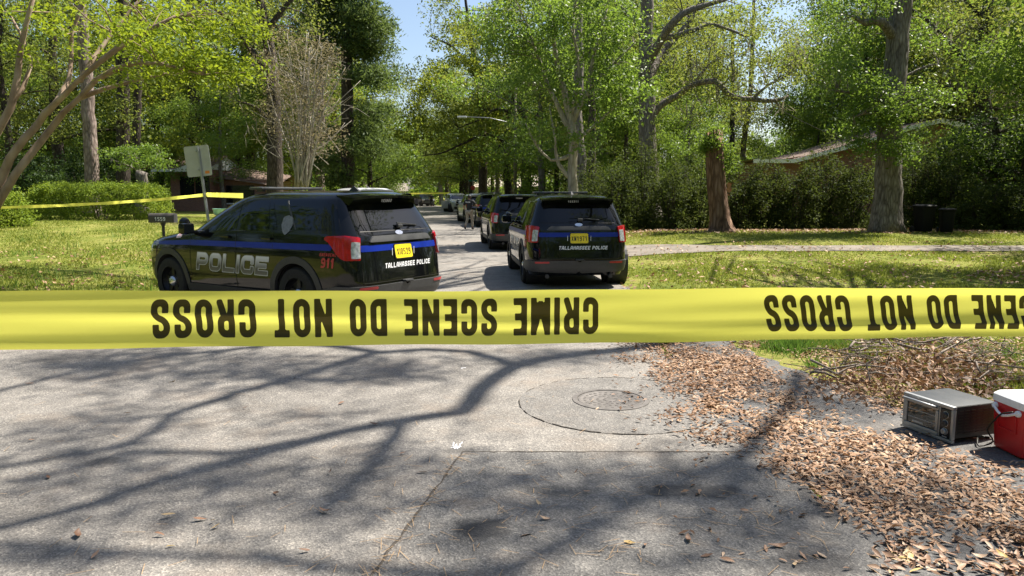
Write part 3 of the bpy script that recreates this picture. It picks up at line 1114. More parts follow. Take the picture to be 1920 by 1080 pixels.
# dogwood-like small tree over the hedge end
px_tree('dogwood_tree', 'small light green tree with layered branches behind the hedge end', 'tree', 262, 37,
        [(262, 0, 0.1), (262, 335, 0.085), (258, 305, 0.06), (250, 285, 0.03)],
        [[(262, 325, .05), (290, 300, .035), (312, 290, .012)], [(260, 320, .05), (228, 305, .03), (205, 300, .012)]],
        [(258, 292, 58, 14, 0, 1.4, 26), (290, 305, 34, 12, -.5, 1.0, 12), (225, 308, 34, 10, .2, 1, 10), (262, 278, 40, 8, 0, 1, 10)],
        M['bark_grey'], L['spring'], size=0.12, per=55, cr=0.38, seed=24, flat=0.4)
px_tree('cut_trunk', 'short grey tree trunk standing behind the right end of the hedge', 'tree', 266, 35.5,
        [(266, 0, 0.3), (266, 340, 0.27), (266, 322, 0.26)], [], [], M['bark_grey'], L['mid'], seed=25)

# -- pale twiggy tree behind the near patrol car
rt = random.Random(8)
stems = []
for i in range(26):
    x0 = 565 + rt.uniform(-12, 12)
    top = rt.uniform(60, 190)
    x1 = x0 + rt.gauss(0, 42)
    dy = rt.uniform(-1, 1)
    stems.append([(x0, 352, rt.uniform(.03, .055), dy * .2), ((x0 * .7 + x1 * .3) + rt.uniform(-6, 6), 352 - (352 - top) * .4, .035, dy * .6), ((x0 * .35 + x1 * .65) + rt.uniform(-8, 8), 352 - (352 - top) * .72, .02, dy), (x1, top, .011, dy * 1.3)])
for i in range(70):
    y0 = rt.uniform(130, 320)
    x0 = 565 + rt.gauss(0, 22)
    sgn = rt.choice((-1, 1))
    stems.append([(x0, y0, .02), (x0 + sgn * rt.uniform(20, 35), y0 - rt.uniform(15, 40), .012, rt.uniform(-.6, .6)), (x0 + sgn * rt.uniform(45, 75), y0 - rt.uniform(10, 90), .007, rt.uniform(-1, 1))])
px_tree('bare_myrtle', 'pale twiggy tree with many upright tan stems and few leaves', 'tree', 565, 31,
        [(565, 0, 0.09), (566, 330, 0.08), (572, 230, .05), (580, 90, .02)], stems,
        [(565, 130, 75, 75, 0, 1.7, 150), (560, 220, 85, 60, 0, 1.7, 90), (590, 265, 60, 30, 0, 1.4, 30)],
        M['bark_pale'], L['tan'], size=0.09, per=30, cr=0.42, seed=31, twig=1.0, twig_r=0.009)
px_tree('oak_tree', 'dark thick trunk standing just left of the pale twiggy tree', 'tree', 517, 36,
        [(517, 0, 0.42), (515, 280, 0.36), (512, 160, 0.3), (500, 60, 0.24), (470, -60, 0.16), (440, -180, 0.06)],
        [[(512, 160, .2), (470, 90, .13), (420, 30, .07), (370, 0, .03)], [(500, 60, .15), (560, -20, .08), (600, -70, .03)], [(515, 240, .12), (480, 200, .07), (445, 190, .03)]],
        [(440, 20, 90, 60, 0, 3, 22), (520, -30, 90, 50, 1, 3, 16), (380, 20, 50, 40, -1, 2, 10), (460, 170, 55, 40, 0, 2, 12), (560, 40, 60, 30, 2, 2, 10)],
        M['bark_dark'], L['olive'], size=0.17, per=50, cr=0.7, seed=32, moss=[tuple(at(px, py, 36)) for px, py in ((470, 110), (440, 160), (410, 60), (500, 190), (480, 230))])

# -- tall dark conifer left of the sky gap
cone = []
rt = random.Random(12)
cl = []
for i in range(58):
    py = rt.uniform(-260, 330)
    w = 30 + 55 * min(1, (py + 320) / 330.0)
    w = min(w, 74)
    s = rt.choice((-1, 1))
    px = 652 + s * rt.uniform(.35, 1) * w
    dy = rt.uniform(-3.0, 3.0)
    cl.append([(652, py + 14, .07), ((652 + px) / 2, py + 2, .045, dy * .5), (px, py + 10, .015, dy)])
    cone.append((px, py + 2, 30, 17, dy, 1.4, 10))
    cone.append(((652 + px) / 2, py + 2, 26, 14, dy * .5, 1.2, 7))
px_tree('cedar_tree', 'tall dark conifer with drooping layered boughs left of the blue sky gap', 'tree', 652, 48,
        [(652, 0, 0.45), (652, 250, 0.4), (650, 100, 0.34), (650, -60, 0.24), (648, -280, 0.06)], cl, cone,
        M['bark_dark'], L['pine'], size=0.3, per=64, cr=0.62, seed=41, aspect=0.24, flat=0.55, twig=0.35)
px_tree('pine_tree', 'pine with olive clumped needles above the pale twiggy tree', 'tree', 600, 55,
        [(600, 0, 0.35), (600, 200, 0.3), (598, 60, 0.25), (596, -120, 0.15)],
        [[(598, 60, .1), (640, 20, .05), (700, 30, .02)], [(598, 30, .1), (560, -10, .05), (520, 0, .02)], [(597, -40, .08), (660, -70, .04), (730, -50, .02)]],
        [(600, 0, 90, 50, 0, 3, 60), (670, 30, 45, 25, 0, 2, 30), (590, -100, 100, 60, 0, 3, 40), (660, -30, 60, 26, 0, 2, 24), (560, 80, 60, 40, 0, 2, 24), (620, 110, 50, 50, 2, 2, 30)],
        M['bark_pine'], L['olive'], size=0.3, per=56, cr=0.8, seed=42, aspect=0.2)

# -- centre: yellow-green live oak over the far road
px_tree('live_oak', 'wide live oak with dark crooked limbs reaching over the far road', 'tree', 985, 66,
        [(985, 0, 0.55), (988, 300, 0.45), (985, 240, 0.4), (975, 200, 0.3), (950, 160, 0.2)],
        [[(985, 285, .24), (950, 268, .18), (915, 252, .14), (870, 268, .1), (835, 285, .07), (790, 292, .03)],
         [(950, 268, .14), (905, 285, .09), (880, 282, .06), (850, 290, .03)],
         [(985, 240, .22), (960, 212, .16), (930, 205, .11), (905, 222, .08), (860, 240, .04)],
         [(975, 200, .25), (940, 170, .16), (910, 150, .1), (880, 140, .05)],
         [(985, 240, .25), (1020, 200, .16), (1040, 150, .1)]],
        [(870, 150, 95, 45, 0, 5, 36), (800, 200, 65, 35, 0, 4, 22), (780, 245, 50, 25, 1, 4, 14), (890, 215, 70, 28, 2, 4, 22), (950, 120, 70, 40, 2, 4, 20), (840, 262, 70, 16, 2, 3, 14), (930, 295, 40, 16, 2, 3, 8)],
        M['bark_dark'], L['yellow'], size=0.25, per=110, cr=0.85, seed=51, twig=0.4)
px_tree('live_oak', 'olive leaved oak rising right of the blue sky gap', 'tree', 905, 78,
        [(905, 0, 0.5), (905, 250, 0.4), (895, 140, 0.35), (880, 60, 0.2), (870, -40, .08)],
        [[(895, 140, .2), (850, 90, .12), (810, 70, .06)], [(895, 160, .2), (840, 150, .1), (790, 150, .05)]],
        [(856, 90, 52, 40, 0, 5, 26), (880, 20, 75, 50, 0, 5, 28), (805, 140, 42, 28, 0, 3, 14)],
        M['bark_dark'], L['olive'], size=0.28, per=100, cr=0.95, seed=52, twig=0.4)

# -- bright green multi-stemmed tree behind the right patrol car
px_tree('tallow_tree', 'bright green glossy leaved tree with forking pale stems behind the right patrol car', 'tree', 1072, 27,
        [(1072, 0, 0.2), (1074, 300, 0.17), (1070, 220, 0.14), (1056, 170, 0.11), (1040, 90, 0.08), (1030, 0, 0.05), (1026, -90, .02)],
        [[(1073, 250, .12), (1040, 190, .08), (1010, 110, .06), (985, 40, .03)],
         [(1072, 230, .12), (1100, 170, .085), (1115, 100, .06), (1140, 10, .03)],
         [(1074, 290, .1), (1035, 300, .05), (1005, 270, .035), (985, 230, .015)],
         [(1070, 220, .1), (1085, 140, .07), (1075, 40, .05), (1090, -60, .02)],
         [(1100, 170, .06), (1150, 120, .04), (1190, 80, .02)],
         [(1074, 270, .07), (1120, 230, .05), (1165, 190, .02)],
         [(1078, 340, .09), (1048, 310, .07), (1040, 260, .04), (1030, 200, .02)]],
        [(1060, 60, 120, 70, 0, 1.9, 70), (960, 60, 55, 45, -.3, 1.4, 26), (1160, 80, 60, 60, .2, 1.5, 34), (930, 95, 34, 20, -.3, .8, 8), (1120, 170, 70, 40, -.4, 1.4, 28), (1000, 150, 55, 34, -.4, 1.3, 20), (1180, 175, 40, 40, .2, 1.1, 14), (980, 240, 50, 26, -.4, 1, 10), (1060, -20, 130, 40, 0, 2, 36), (1110, 250, 60, 30, -.4, 1.2, 10), (890, 40, 26, 16, 0, .6, 4)],
        M['bark_pale'], L['spring'], size=0.135, per=70, cr=0.46, seed=61, twig=0.7, twig_r=0.012)
px_tree('oak_tree', 'straight grey trunk just right of the bright green forking tree', 'tree', 1092, 36,
        [(1092, 0, 0.34), (1088, 300, 0.3), (1082, 240, 0.27), (1086, 100, .22), (1080, -60, .15)], [],
        [(1085, -40, 110, 60, 0, 3, 24)], M['bark_grey'], L['mid'], size=0.18, per=50, cr=0.8, seed=62)
px_tree('oak_tree', 'dark slim trunk between the bright green tree and the mossy oak', 'tree', 1112, 40,
        [(1112, 0, 0.22), (1110, 250, 0.2), (1108, 150, .17), (1104, 20, .1)], [],
        [(1120, 120, 60, 60, 0, 3, 14), (1110, 0, 70, 60, 0, 3, 14)], M['bark_dark'], L['mid'], size=0.18, per=50, cr=0.8, seed=63)

# -- mossy oak with long horizontal limbs
moss_px = [(1260, 100), (1290, 130), (1320, 170), (1350, 160), (1390, 190), (1420, 195), (1450, 170), (1380, 120), (1330, 60), (1400, 60), (1440, 110), (1480, 120), (1500, 80), (1290, 200), (1310, 110), (1360, 90), (1420, 150), (1470, 185)]
px_tree('mossy_oak', 'large oak with long crooked horizontal limbs hung with grey moss', 'tree', 1222, 40,
        [(1222, 0, 0.55), (1216, 280, 0.48), (1212, 160, 0.42), (1212, 60, 0.38), (1215, -60, 0.3), (1220, -200, .12)],
        [[(1216, 230, .25), (1235, 200, .2), (1270, 180, .18), (1300, 158, .16, -1), (1340, 152, .15, -2), (1365, 178, .13, -2), (1410, 186, .13, -2), (1450, 188, .1, -2), (1478, 180, .05, -2)],
         [(1212, 120, .28), (1240, 75, .22, -1), (1265, 40, .2, -2), (1300, 15, .15, -2), (1360, 0, .08, -2)],
         [(1240, 75, .18, -1), (1290, 60, .12, -2), (1340, 45, .09, -2), (1400, 70, .05, -2)],
         [(1410, 186, .09, -2), (1440, 160, .06, -2), (1480, 140, .05, -2), (1515, 110, .02, -2)],
         [(1212, 150, .25), (1250, 90, .2, 1), (1285, 50, .15, 1), (1330, -20, .1, 1)],
         [(1300, 158, .09, -1), (1330, 120, .06, -1), (1380, 100, .03, -1)],
         [(1450, 188, .05, -2), (1470, 205, .03, -2)],
         [(1212, 60, .2), (1170, 20, .12), (1130, -20, .06)]],
        [(1380, 80, 100, 40, -2, 3, 30), (1440, 130, 70, 38, -2, 2.4, 24), (1300, 110, 70, 44, -1, 2.5, 18), (1330, 20, 100, 30, -1, 3, 18), (1240, -40, 120, 50, 0, 4, 24), (1480, 60, 40, 30, -2, 2, 9), (1380, 170, 80, 20, -2, 2, 14), (1260, 180, 60, 30, 0, 2, 8)],
        M['bark_grey'], L['olive'], size=0.14, per=60, cr=0.6, seed=71, twig=0.8, moss=[tuple(at(a, b, 38)) for a, b in moss_px])
px_tree('pine_tree', 'slim leaning pine trunk seen under the mossy oak limb', 'tree', 1395, 62,
        [(1395, 0, 0.24), (1394, 280, 0.22), (1405, 190, 0.19), (1412, 60, .15), (1415, -60, .08)], [], [(1412, 30, 50, 50, 0, 3, 12)], M['bark_pine'], L['mid'], size=0.25, per=45, cr=.9, seed=72)
px_tree('pine_tree', 'slim dark upright trunk just right of the broken stump', 'tree', 1373, 58,
        [(1373, 0, 0.22), (1373, 280, 0.2), (1374, 180, 0.16), (1374, 60, .12)], [], [(1374, 60, 40, 40, 0, 2.4, 10)], M['bark_dark'], L['mid'], size=0.25, per=45, cr=.9, seed=73)

# -- broken stump
def stump():
    b = base_at(1355, 28)
    root = thing('broken_stump', 'tall broken dead tree stump with peeling brown bark on the right lawn', 'tree stump', b)
    rr = random.Random(3)
    top = at(1340, 262, 28) - b
    mbs = MB()
    n, H = 26, 30
    for i in range(H + 1):
        u = i / H
        c = Vector((0, 0, -0.05)).lerp(top, u)
        c.x -= 0.10 * math.sin(u * 3.0) * 0.6
        r = 0.36 * (1 - 0.16 * u) + 0.3 * math.exp(-u * 16)
        for k in range(n):
            a = 2 * math.pi * k / n
            w = 1 + 0.07 * math.sin(a * 5 + 1) + 0.05 * math.sin(a * 9 + u * 4) + rr.uniform(-.03, .03)
            w += 0.25 * math.exp(-u * 18) * math.sin(a * 4)
            z = c.z + (rr.uniform(-.4, .25) + 0.3 * math.sin(a * 2) if i == H else 0)
            mbs.v.append((c.x + r * w * math.cos(a), c.y + r * w * math.sin(a), z))
    for i in range(H):
        for k in range(n):
            k2 = (k + 1) % n
            mbs.f.append((i * n + k, i * n + k2, (i + 1) * n + k2, (i + 1) * n + k))
    mbs.f.append(tuple(H * n + k for k in range(n)))
    mbs.obj('trunk', M['bark_dead'], root, 50)
    # exposed orange heartwood
    hb = MB()
    sheet(hb, lambda X, Y: np.hypot(X / .09, Y / .22) - 1 + 0.25 * np.sin(Y * 30), (-.15, -.3, .15, .3), .03, lambda a, b2, o: (0.10 + a, -0.352 + 0.9 * a * a + o, 1.62 + b2), -0.004, 0.03)
    hb.obj('torn_wood', plain('torn_wood', (0.42, 0.2, 0.09), 0.8, var=.3, scale=15), root)
    rng = np.random.default_rng(5)
    c = ellipsoid_points(34, (top.x + .05, top.y, top.z - 0.05), (0.75, 0.6, 0.5), rng, .5)
    c2 = ellipsoid_points(10, (top.x + .5, -.1, top.z - 1.0), (0.35, 0.4, 0.5), rng, .4)
    p = clump_points(np.concatenate([c, c2]), 60, 0.26, rng)
    link('vine', np_mesh('vine', leaf_quads(p, .1, rng, .6), 4, L['mid']), root)


stump()

# -- big tree on the right lawn
px_tree('sweetgum_tree', 'massive grey trunk with fresh green leaf sprays in front of the low house', 'tree', 1662, 28,
        [(1662, 0, 0.5), (1664, 380, 0.5), (1668, 280, 0.44), (1670, 200, 0.42), (1682, 90, 0.39), (1692, -20, 0.36), (1700, -160, 0.28), (1710, -320, .12)],
        [[(1678, 70, .2), (1662, 52, .17, -.4), (1645, 38, .15, -.6), (1625, 42, .13, -.7), (1600, 30, .05, -.7)],
         [(1672, 200, .1), (1620, 180, .06, -.5), (1570, 170, .03, -.6)], [(1672, 240, .1), (1640, 210, .06, -1), (1600, 220, .02, -1.2)],
         [(1690, 20, .15), (1740, -30, .1), (1800, -60, .05)], [(1692, -20, .15), (1640, -70, .1), (1590, -90, .05)], [(1674, 160, .08), (1720, 130, .05), (1760, 120, .02)],
         [(1668, 290, .06), (1690, 280, .04, -.6), (1725, 285, .015, -.8)]],
        [(1640, 190, 60, 34, -.9, 1.0, 26), (1680, 205, 45, 26, -1.2, .7, 16), (1590, 160, 55, 38, -.6, 1.2, 24), (1650, 270, 55, 22, -1.0, .8, 16), (1690, 285, 30, 16, -1.2, .5, 8), (1600, 30, 80, 40, 0, 1.8, 30), (1560, 90, 40, 30, 0, 1.2, 12), (1700, -60, 160, 50, 0, 3, 36), (1740, 60, 40, 40, .4, 1.5, 12), (1740, 180, 40, 30, 0, 1.2, 12), (1605, 240, 45, 24, -.4, 1, 12)],
        M['bark_grey'], L['spring'], size=0.125, per=70, cr=0.45, seed=81, flare=1.45, sides=18, twig=0.8, twig_r=0.012)
# -- right background oaks
moss2 = [(1790, 60), (1830, 90), (1870, 60), (1900, 110), (1850, 140), (1780, 110), (1760, 30), (1890, 30), (1820, 30), (1900, 170), (1800, 150)]
px_tree('mossy_oak', 'tall olive oak with hanging grey moss filling the upper right corner', 'tree', 1850, 38,
        [(1850, 0, 0.5), (1845, 250, 0.42), (1840, 140, .36), (1850, 40, .28), (1860, -80, .18)],
        [[(1840, 140, .2), (1790, 90, .14), (1740, 40, .08), (1700, 10, .04)], [(1842, 160, .2), (1890, 100, .12), (1940, 60, .06)], [(1850, 40, .15), (1800, -10, .1), (1760, -40, .05)], [(1843, 200, .14), (1800, 170, .08), (1770, 160, .03)]],
        [(1800, 60, 90, 50, 0, 3, 26), (1880, 80, 70, 60, 0, 3, 26), (1850, -20, 120, 50, 0, 4, 26), (1830, 160, 90, 44, 0, 3, 22), (1910, 180, 60, 40, 0, 3, 14), (1770, 200, 50, 30, 0, 2, 10)],
        M['bark_dark'], L['olive'], size=0.16, per=60, cr=0.65, seed=82, twig=.7, moss=[tuple(at(a, b, 37)) for a, b in moss2])
px_tree('evergreen_tree', 'dense dark evergreen behind the bins at the right edge', 'tree', 1870, 33,
        [(1870, 0, 0.25), (1870, 300, 0.2), (1865, 220, .12)], [[(1870, 330, .1), (1820, 270, .05)], [(1870, 320, .1), (1920, 260, .05)]],
        [(1870, 270, 80, 60, 0, 2.2, 60), (1840, 340, 70, 50, -.6, 1.6, 40), (1920, 350, 60, 60, -.6, 1.6, 36), (1800, 290, 40, 40, 0, 1.5, 18)],
        M['bark_dark'], L['dark'], size=0.16, per=56, cr=0.5, seed=83)

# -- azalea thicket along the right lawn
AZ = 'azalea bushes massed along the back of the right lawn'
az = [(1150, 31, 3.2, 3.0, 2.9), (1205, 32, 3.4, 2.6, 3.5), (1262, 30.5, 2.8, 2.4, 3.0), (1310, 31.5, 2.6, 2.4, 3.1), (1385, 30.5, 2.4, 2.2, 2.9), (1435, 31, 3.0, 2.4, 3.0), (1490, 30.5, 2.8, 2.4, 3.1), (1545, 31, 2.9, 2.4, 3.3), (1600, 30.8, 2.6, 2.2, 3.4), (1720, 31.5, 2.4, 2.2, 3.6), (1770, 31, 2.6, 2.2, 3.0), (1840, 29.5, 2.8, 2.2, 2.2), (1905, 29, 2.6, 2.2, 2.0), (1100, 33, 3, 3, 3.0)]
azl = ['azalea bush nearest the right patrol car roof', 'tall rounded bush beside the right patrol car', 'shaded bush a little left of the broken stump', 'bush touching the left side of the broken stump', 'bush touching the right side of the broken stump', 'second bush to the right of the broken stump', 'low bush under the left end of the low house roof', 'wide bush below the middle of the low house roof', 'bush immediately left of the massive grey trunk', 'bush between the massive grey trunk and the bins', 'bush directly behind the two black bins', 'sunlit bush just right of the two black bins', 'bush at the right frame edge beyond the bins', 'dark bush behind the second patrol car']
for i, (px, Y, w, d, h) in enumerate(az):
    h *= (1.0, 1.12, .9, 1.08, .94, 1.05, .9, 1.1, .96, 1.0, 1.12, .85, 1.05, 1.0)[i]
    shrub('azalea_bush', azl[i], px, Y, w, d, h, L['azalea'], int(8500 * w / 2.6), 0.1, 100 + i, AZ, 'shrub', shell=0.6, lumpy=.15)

# -- generic woodland trees, three kinds, copied
def grown(name, seed, H, spread, leaf, bark, size, nclump, per, cr, start=0.35, tr=0.3, aspect=0.5, flat=0.65):
    rr = random.Random(seed)
    trunk = [(Vector((0, 0, -0.1)), tr), (Vector((rr.uniform(-.3, .3), rr.uniform(-.3, .3), H * .35)), tr * .8), (Vector((rr.uniform(-.6, .6), rr.uniform(-.6, .6), H * .7)), tr * .5), (Vector((rr.uniform(-.8, .8), rr.uniform(-.8, .8), H * .97)), tr * .1)]
    limbs, blobs = [], []
    for i in range(11):
        u = start + (0.95 - start) * i / 10
        a = i * 2.4 + rr.uniform(-.5, .5)
        l = spread * (1.1 - 0.75 * abs(u - (start + .15))) * rr.uniform(.65, 1.1)
        p = Vector((0, 0, H * u))
        e = p + Vector((math.cos(a) * l, math.sin(a) * l, rr.uniform(.05, .4) * l))
        limbs.append([(p, tr * .35 * (1.1 - u)), (p.lerp(e, .5) + Vector((0, 0, rr.uniform(-.2, .3))), tr * .22 * (1.1 - u)), (e, .015)])
        blobs.append((tuple(e), (l * .45 + .4, l * .45 + .4, H * .07), nclump))
        blobs.append((tuple(p.lerp(e, .5)), (l * .4 + .3, l * .4 + .3, H * .06), nclump // 2))
    return tree(name, 'leafy tree standing in the woods behind the street', 'tree', (0, 0, 0), trunk, limbs, blobs, bark, leaf, size=size, per=per, cr=cr, seed=seed, group=BGROUP, aspect=aspect, flat=flat, twig=.6, sides=8)


protos = [grown('oak_tree', 301, 15, 5.0, L['olive'], M['bark_dark'], .19, 12, 84, .85, .25, .35),
          grown('maple_tree', 302, 13, 4.0, L['spring'], M['bark_grey'], .18, 12, 84, .8, .22, .25),
          grown('pine_tree', 303, 20, 3.6, L['pine'], M['bark_pine'], .32, 15, 56, .8, .45, .3, .16),
          grown('oak_tree', 304, 16, 4.6, L['yellow'], M['bark_dark'], .19, 12, 84, .9, .2, .35),
          grown('evergreen_tree', 305, 11, 3.6, L['mid'], M['bark_dark'], .18, 14, 84, .8, .1, .25)]
spots = [  # px, Y, kind, scale
    (-60, 50, 0, 1.0), (40, 56, 4, 1.1), (95, 60, 3, 1.0), (140, 66, 1, 1.0), (215, 62, 0, 1.05), (300, 58, 3, .95), (350, 70, 1, 1.0), (400, 60, 4, 1.0), (440, 76, 0, 1.1), (490, 66, 1, .9), (545, 72, 4, 1.2),
    (610, 82, 1, 1.1), (680, 78, 4, 1.1), (700, 96, 3, 1.0), (735, 92, 4, .9), (770, 108, 3, .85), (800, 118, 1, .95), (840, 112, 3, 1.0), (880, 104, 1, 1.0), (925, 98, 4, 1.1), (960, 88, 3, 1.0), (1010, 76, 1, 1.1), (1040, 62, 4, 1.0),
    (1090, 58, 1, 1.2), (1150, 54, 4, 1.2), (1165, 68, 3, 1.2), (1200, 60, 1, 1.1), (1255, 58, 4, 1.0), (1300, 68, 1, .95), (1345, 76, 4, .85), (1500, 72, 1, .85), (1545, 62, 1, 1.0), (1585, 70, 2, .9), (1620, 60, 1, 1.1), (1690, 66, 4, 1.4), (1750, 60, 0, 1.2), (1800, 56, 3, 1.1), (1850, 60, 1, 1.2), (1910, 54, 0, 1.2), (1980, 52, 4, 1.3),
    (100, 80, 2, 1.1), (330, 82, 2, 1.0), (1270, 80, 2, 1.1), (1560, 88, 2, .9), (1720, 80, 2, 1.1),
    (20, 44, 0, .8), (330, 48, 4, .55), (420, 47, 1, .6), (455, 52, 4, .6), (1170, 44, 4, .75), (1290, 46, 1, .6), (1430, 52, 4, .5), (1530, 50, 4, .6), (1710, 48, 4, .8), (1790, 46, 0, .85)]
spots += [(815, 86, 0, .9), (955, 70, 3, 1.1), (875, 98, 1, 1.05), (780, 100, 4, .9), (1015, 84, 0, 1.1), (1930, 31.5, 4, 1.0), (1768, 35, 4, .36), (1700, 36.5, 1, .36), (-20, 58, 1, 1.1), (120, 48, 0, 1.15), (265, 56, 4, 1.3), (375, 50, 3, 1.15), (470, 58, 0, 1.1), (520, 58, 1, 1.2), (575, 62, 3, 1.15), (630, 68, 0, 1.2), (690, 70, 4, 1.15),
          (830, 96, 0, 1.1), (865, 92, 3, 1.1), (935, 84, 1, 1.2), (985, 92, 0, 1.1), (1020, 54, 1, 1.15), (1065, 72, 0, 1.3), (1130, 48, 1, 1.1), (1185, 50, 0, 1.2), (1230, 70, 0, 1.3), (1280, 60, 3, 1.0), (1330, 64, 0, .95), (1525, 66, 0, 1.05), (1570, 56, 1, 1.1), (1605, 54, 0, 1.15), (1650, 50, 1, 1.1), (1735, 52, 3, 1.1), (1775, 58, 0, 1.2), (1825, 46, 3, .95), (1880, 50, 1, 1.1), (1945, 44, 0, 1.0)]
LOOK = ['olive leaved oak', 'fresh green maple', 'tall thin pine', 'yellow green oak', 'dense green tree']
MARKS = [(120, 'behind the leaning tan tree'), (330, 'behind the clipped hedge'), (480, 'behind the brick house'), (620, 'behind the pale twiggy tree'), (715, 'behind the tall dark conifer'), (860, 'beside the far road below the sky gap'), (1000, 'behind the wide live oak'), (1130, 'behind the bright green forking tree'), (1300, 'behind the large mossy oak'), (1420, 'behind the broken stump'), (1640, 'behind the low house roof'), (1790, 'behind the massive grey trunk'), (9999, 'behind the two black bins')]


SEEN = {}


def wood_label(px, Y, kind):
    where = [m for lim, m in MARKS if px < lim][0]
    depth = 'near the front of the woods' if Y < 57 else ('in the middle of the woods' if Y < 74 else 'deep in the woods')
    n = SEEN.setdefault((kind, depth, where), [])
    n.append(px)
    return ('', 'taller ', 'thinner ', 'fuller ')[min(3, len(n) - 1)] + LOOK[kind] + ' ' + depth + ' ' + where


# a few that stand outside the frame and shade the lawns or mirror in the glass
outside = [(17, 17.5, 1, .95), (22, 21.5, 0, .9), (15.5, 11, 0, .9), (-14, -14, 0, 1.0), (-4, -24, 3, 1.0), (9, -20, 1, 1.1), (22, -10, 0, 1.1), (18, 4, 1, .8), (-20, 4, 3, .9), (-22, 18, 0, .9), (25, 21, 0, .85), (30, 30, 1, 1.1)]
used = set()
rs = random.Random(99)
for px, Y, kind, sc in spots:
    x = at(px, 362, Y).x
    if road_l(Y) - 1.2 < x < road_r(Y) + 1.2:      # keep the carriageway clear
        x = road_l(Y) - 1.6 if x - road_l(Y) < road_r(Y) - x else road_r(Y) + 1.6
    o = protos[kind] if kind not in used else copy_tree(protos[kind])
    used.add(kind)
    o['label'] = wood_label(px, Y, kind)
    o.location = (x, Y, gz(x, Y) - 0.02)
    s = sc * rs.uniform(.92, 1.08)
    o.scale = (s, s, s * rs.uniform(.92, 1.08))
    o.rotation_euler = (0, 0, rs.uniform(0, 6.28))
for x, Y, kind, sc in outside:
    o = copy_tree(protos[kind])
    o['label'] = LOOK[kind] + ' standing outside the view beside or behind the camera'
    o['group'] = 'roadside trees beside and behind the camera'
    o.location = (x, Y, gz(x, Y) - 0.02)
    o.scale = (sc, sc, sc)
    o.rotation_euler = (0, 0, rs.uniform(0, 6.28))

# -- far woods as one mass
rng = np.random.default_rng(17)
n = 8200
ang = rng.uniform(-1.15, 1.15, n)
dist = rng.uniform(122, 170, n)
cx, cy = np.sin(ang) * dist, np.cos(ang) * dist
hm = 11.5 + 2.5 * np.sin(ang * 23) + 1.8 * np.sin(ang * 51 + 1) + 2.5 * np.sin(ang * 9 + 2)
cz = rng.uniform(0.02, 1, n) ** 0.9 * hm
pts = clump_points(np.stack([cx, cy, cz], 1), 26, 1.5, rng, .8)
pts[:, 2] = np.maximum(pts[:, 2], .1)
n2 = 5200
a2 = rng.uniform(1.05, 2 * math.pi - 1.05, n2)
d2 = rng.uniform(46, 66, n2)
c2_ = np.stack([np.sin(a2) * d2, np.cos(a2) * d2, rng.uniform(.02, 1, n2) ** .9 * (21 + 3 * np.sin(a2 * 17) + 2 * np.sin(a2 * 41))], 1)
p2 = clump_points(c2_, 22, 1.6, rng, .8)
p2[:, 2] = np.maximum(p2[:, 2], .1)
tag(link('surrounding_woods', np_mesh('surrounding_woods', leaf_quads(p2, .8, rng, .6), 4, L['mid'])), kind='stuff')
fw = link('distant_woods', np_mesh('distant_woods', leaf_quads(pts, 0.75, rng, .6), 4, L['mid']))
tag(fw, kind='stuff')
tt = MB()
for i in range(240):
    a, d = rs.uniform(-.9, .9), rs.uniform(112, 135)
    x, y = math.sin(a) * d, math.cos(a) * d
    if road_l(y) - 1 < x < road_r(y) + 1:
        continue
    tt.tube([(x, y, -.1), (x + rs.uniform(-.3, .3), y, rs.uniform(5, 9))], [rs.uniform(.12, .25), .08], 5)
ft = tt.obj('distant_trunks', M['bark_grey'])
tag(ft, kind='stuff')
# under-storey of brush between the trunks
n = 1500
px_ = rng.uniform(-80, 2000, n)
Yd = rng.uniform(50, 110, n)
cx = (px_ - 960) / FPX * Yd
keep = np.array([not (road_l(y) - 1.5 < x < road_r(y) + 1.5) for x, y in zip(cx, Yd)])
keep &= ~((px_ > 700) & (px_ < 960) & (Yd < 85))
cc = np.stack([cx, Yd, rng.uniform(.1, 1, n) * 2.6 + .2], 1)[keep]
pts = clump_points(cc, 34, .9, rng, .8)
pts[:, 2] = np.maximum(pts[:, 2], .1)
tag(link('undergrowth', np_mesh('undergrowth', leaf_quads(pts, 0.26, rng, .55), 4, L['mid'])), kind='stuff')

# -- shade tree just outside the right edge; its limbs cast the branch shadows on the road
sx, sy = 11.6, 14.6
K = SUN / SUN.z


def lift(px, py, h):
    g = gp(px, py)
    return g + K * h


def shade(path, h0, h1, r0, r1):
    n = len(path)
    return [(lift(p[0], p[1], h0 + (h1 - h0) * i / (n - 1)), r0 + (r1 - r0) * i / (n - 1)) for i, p in enumerate(path)]


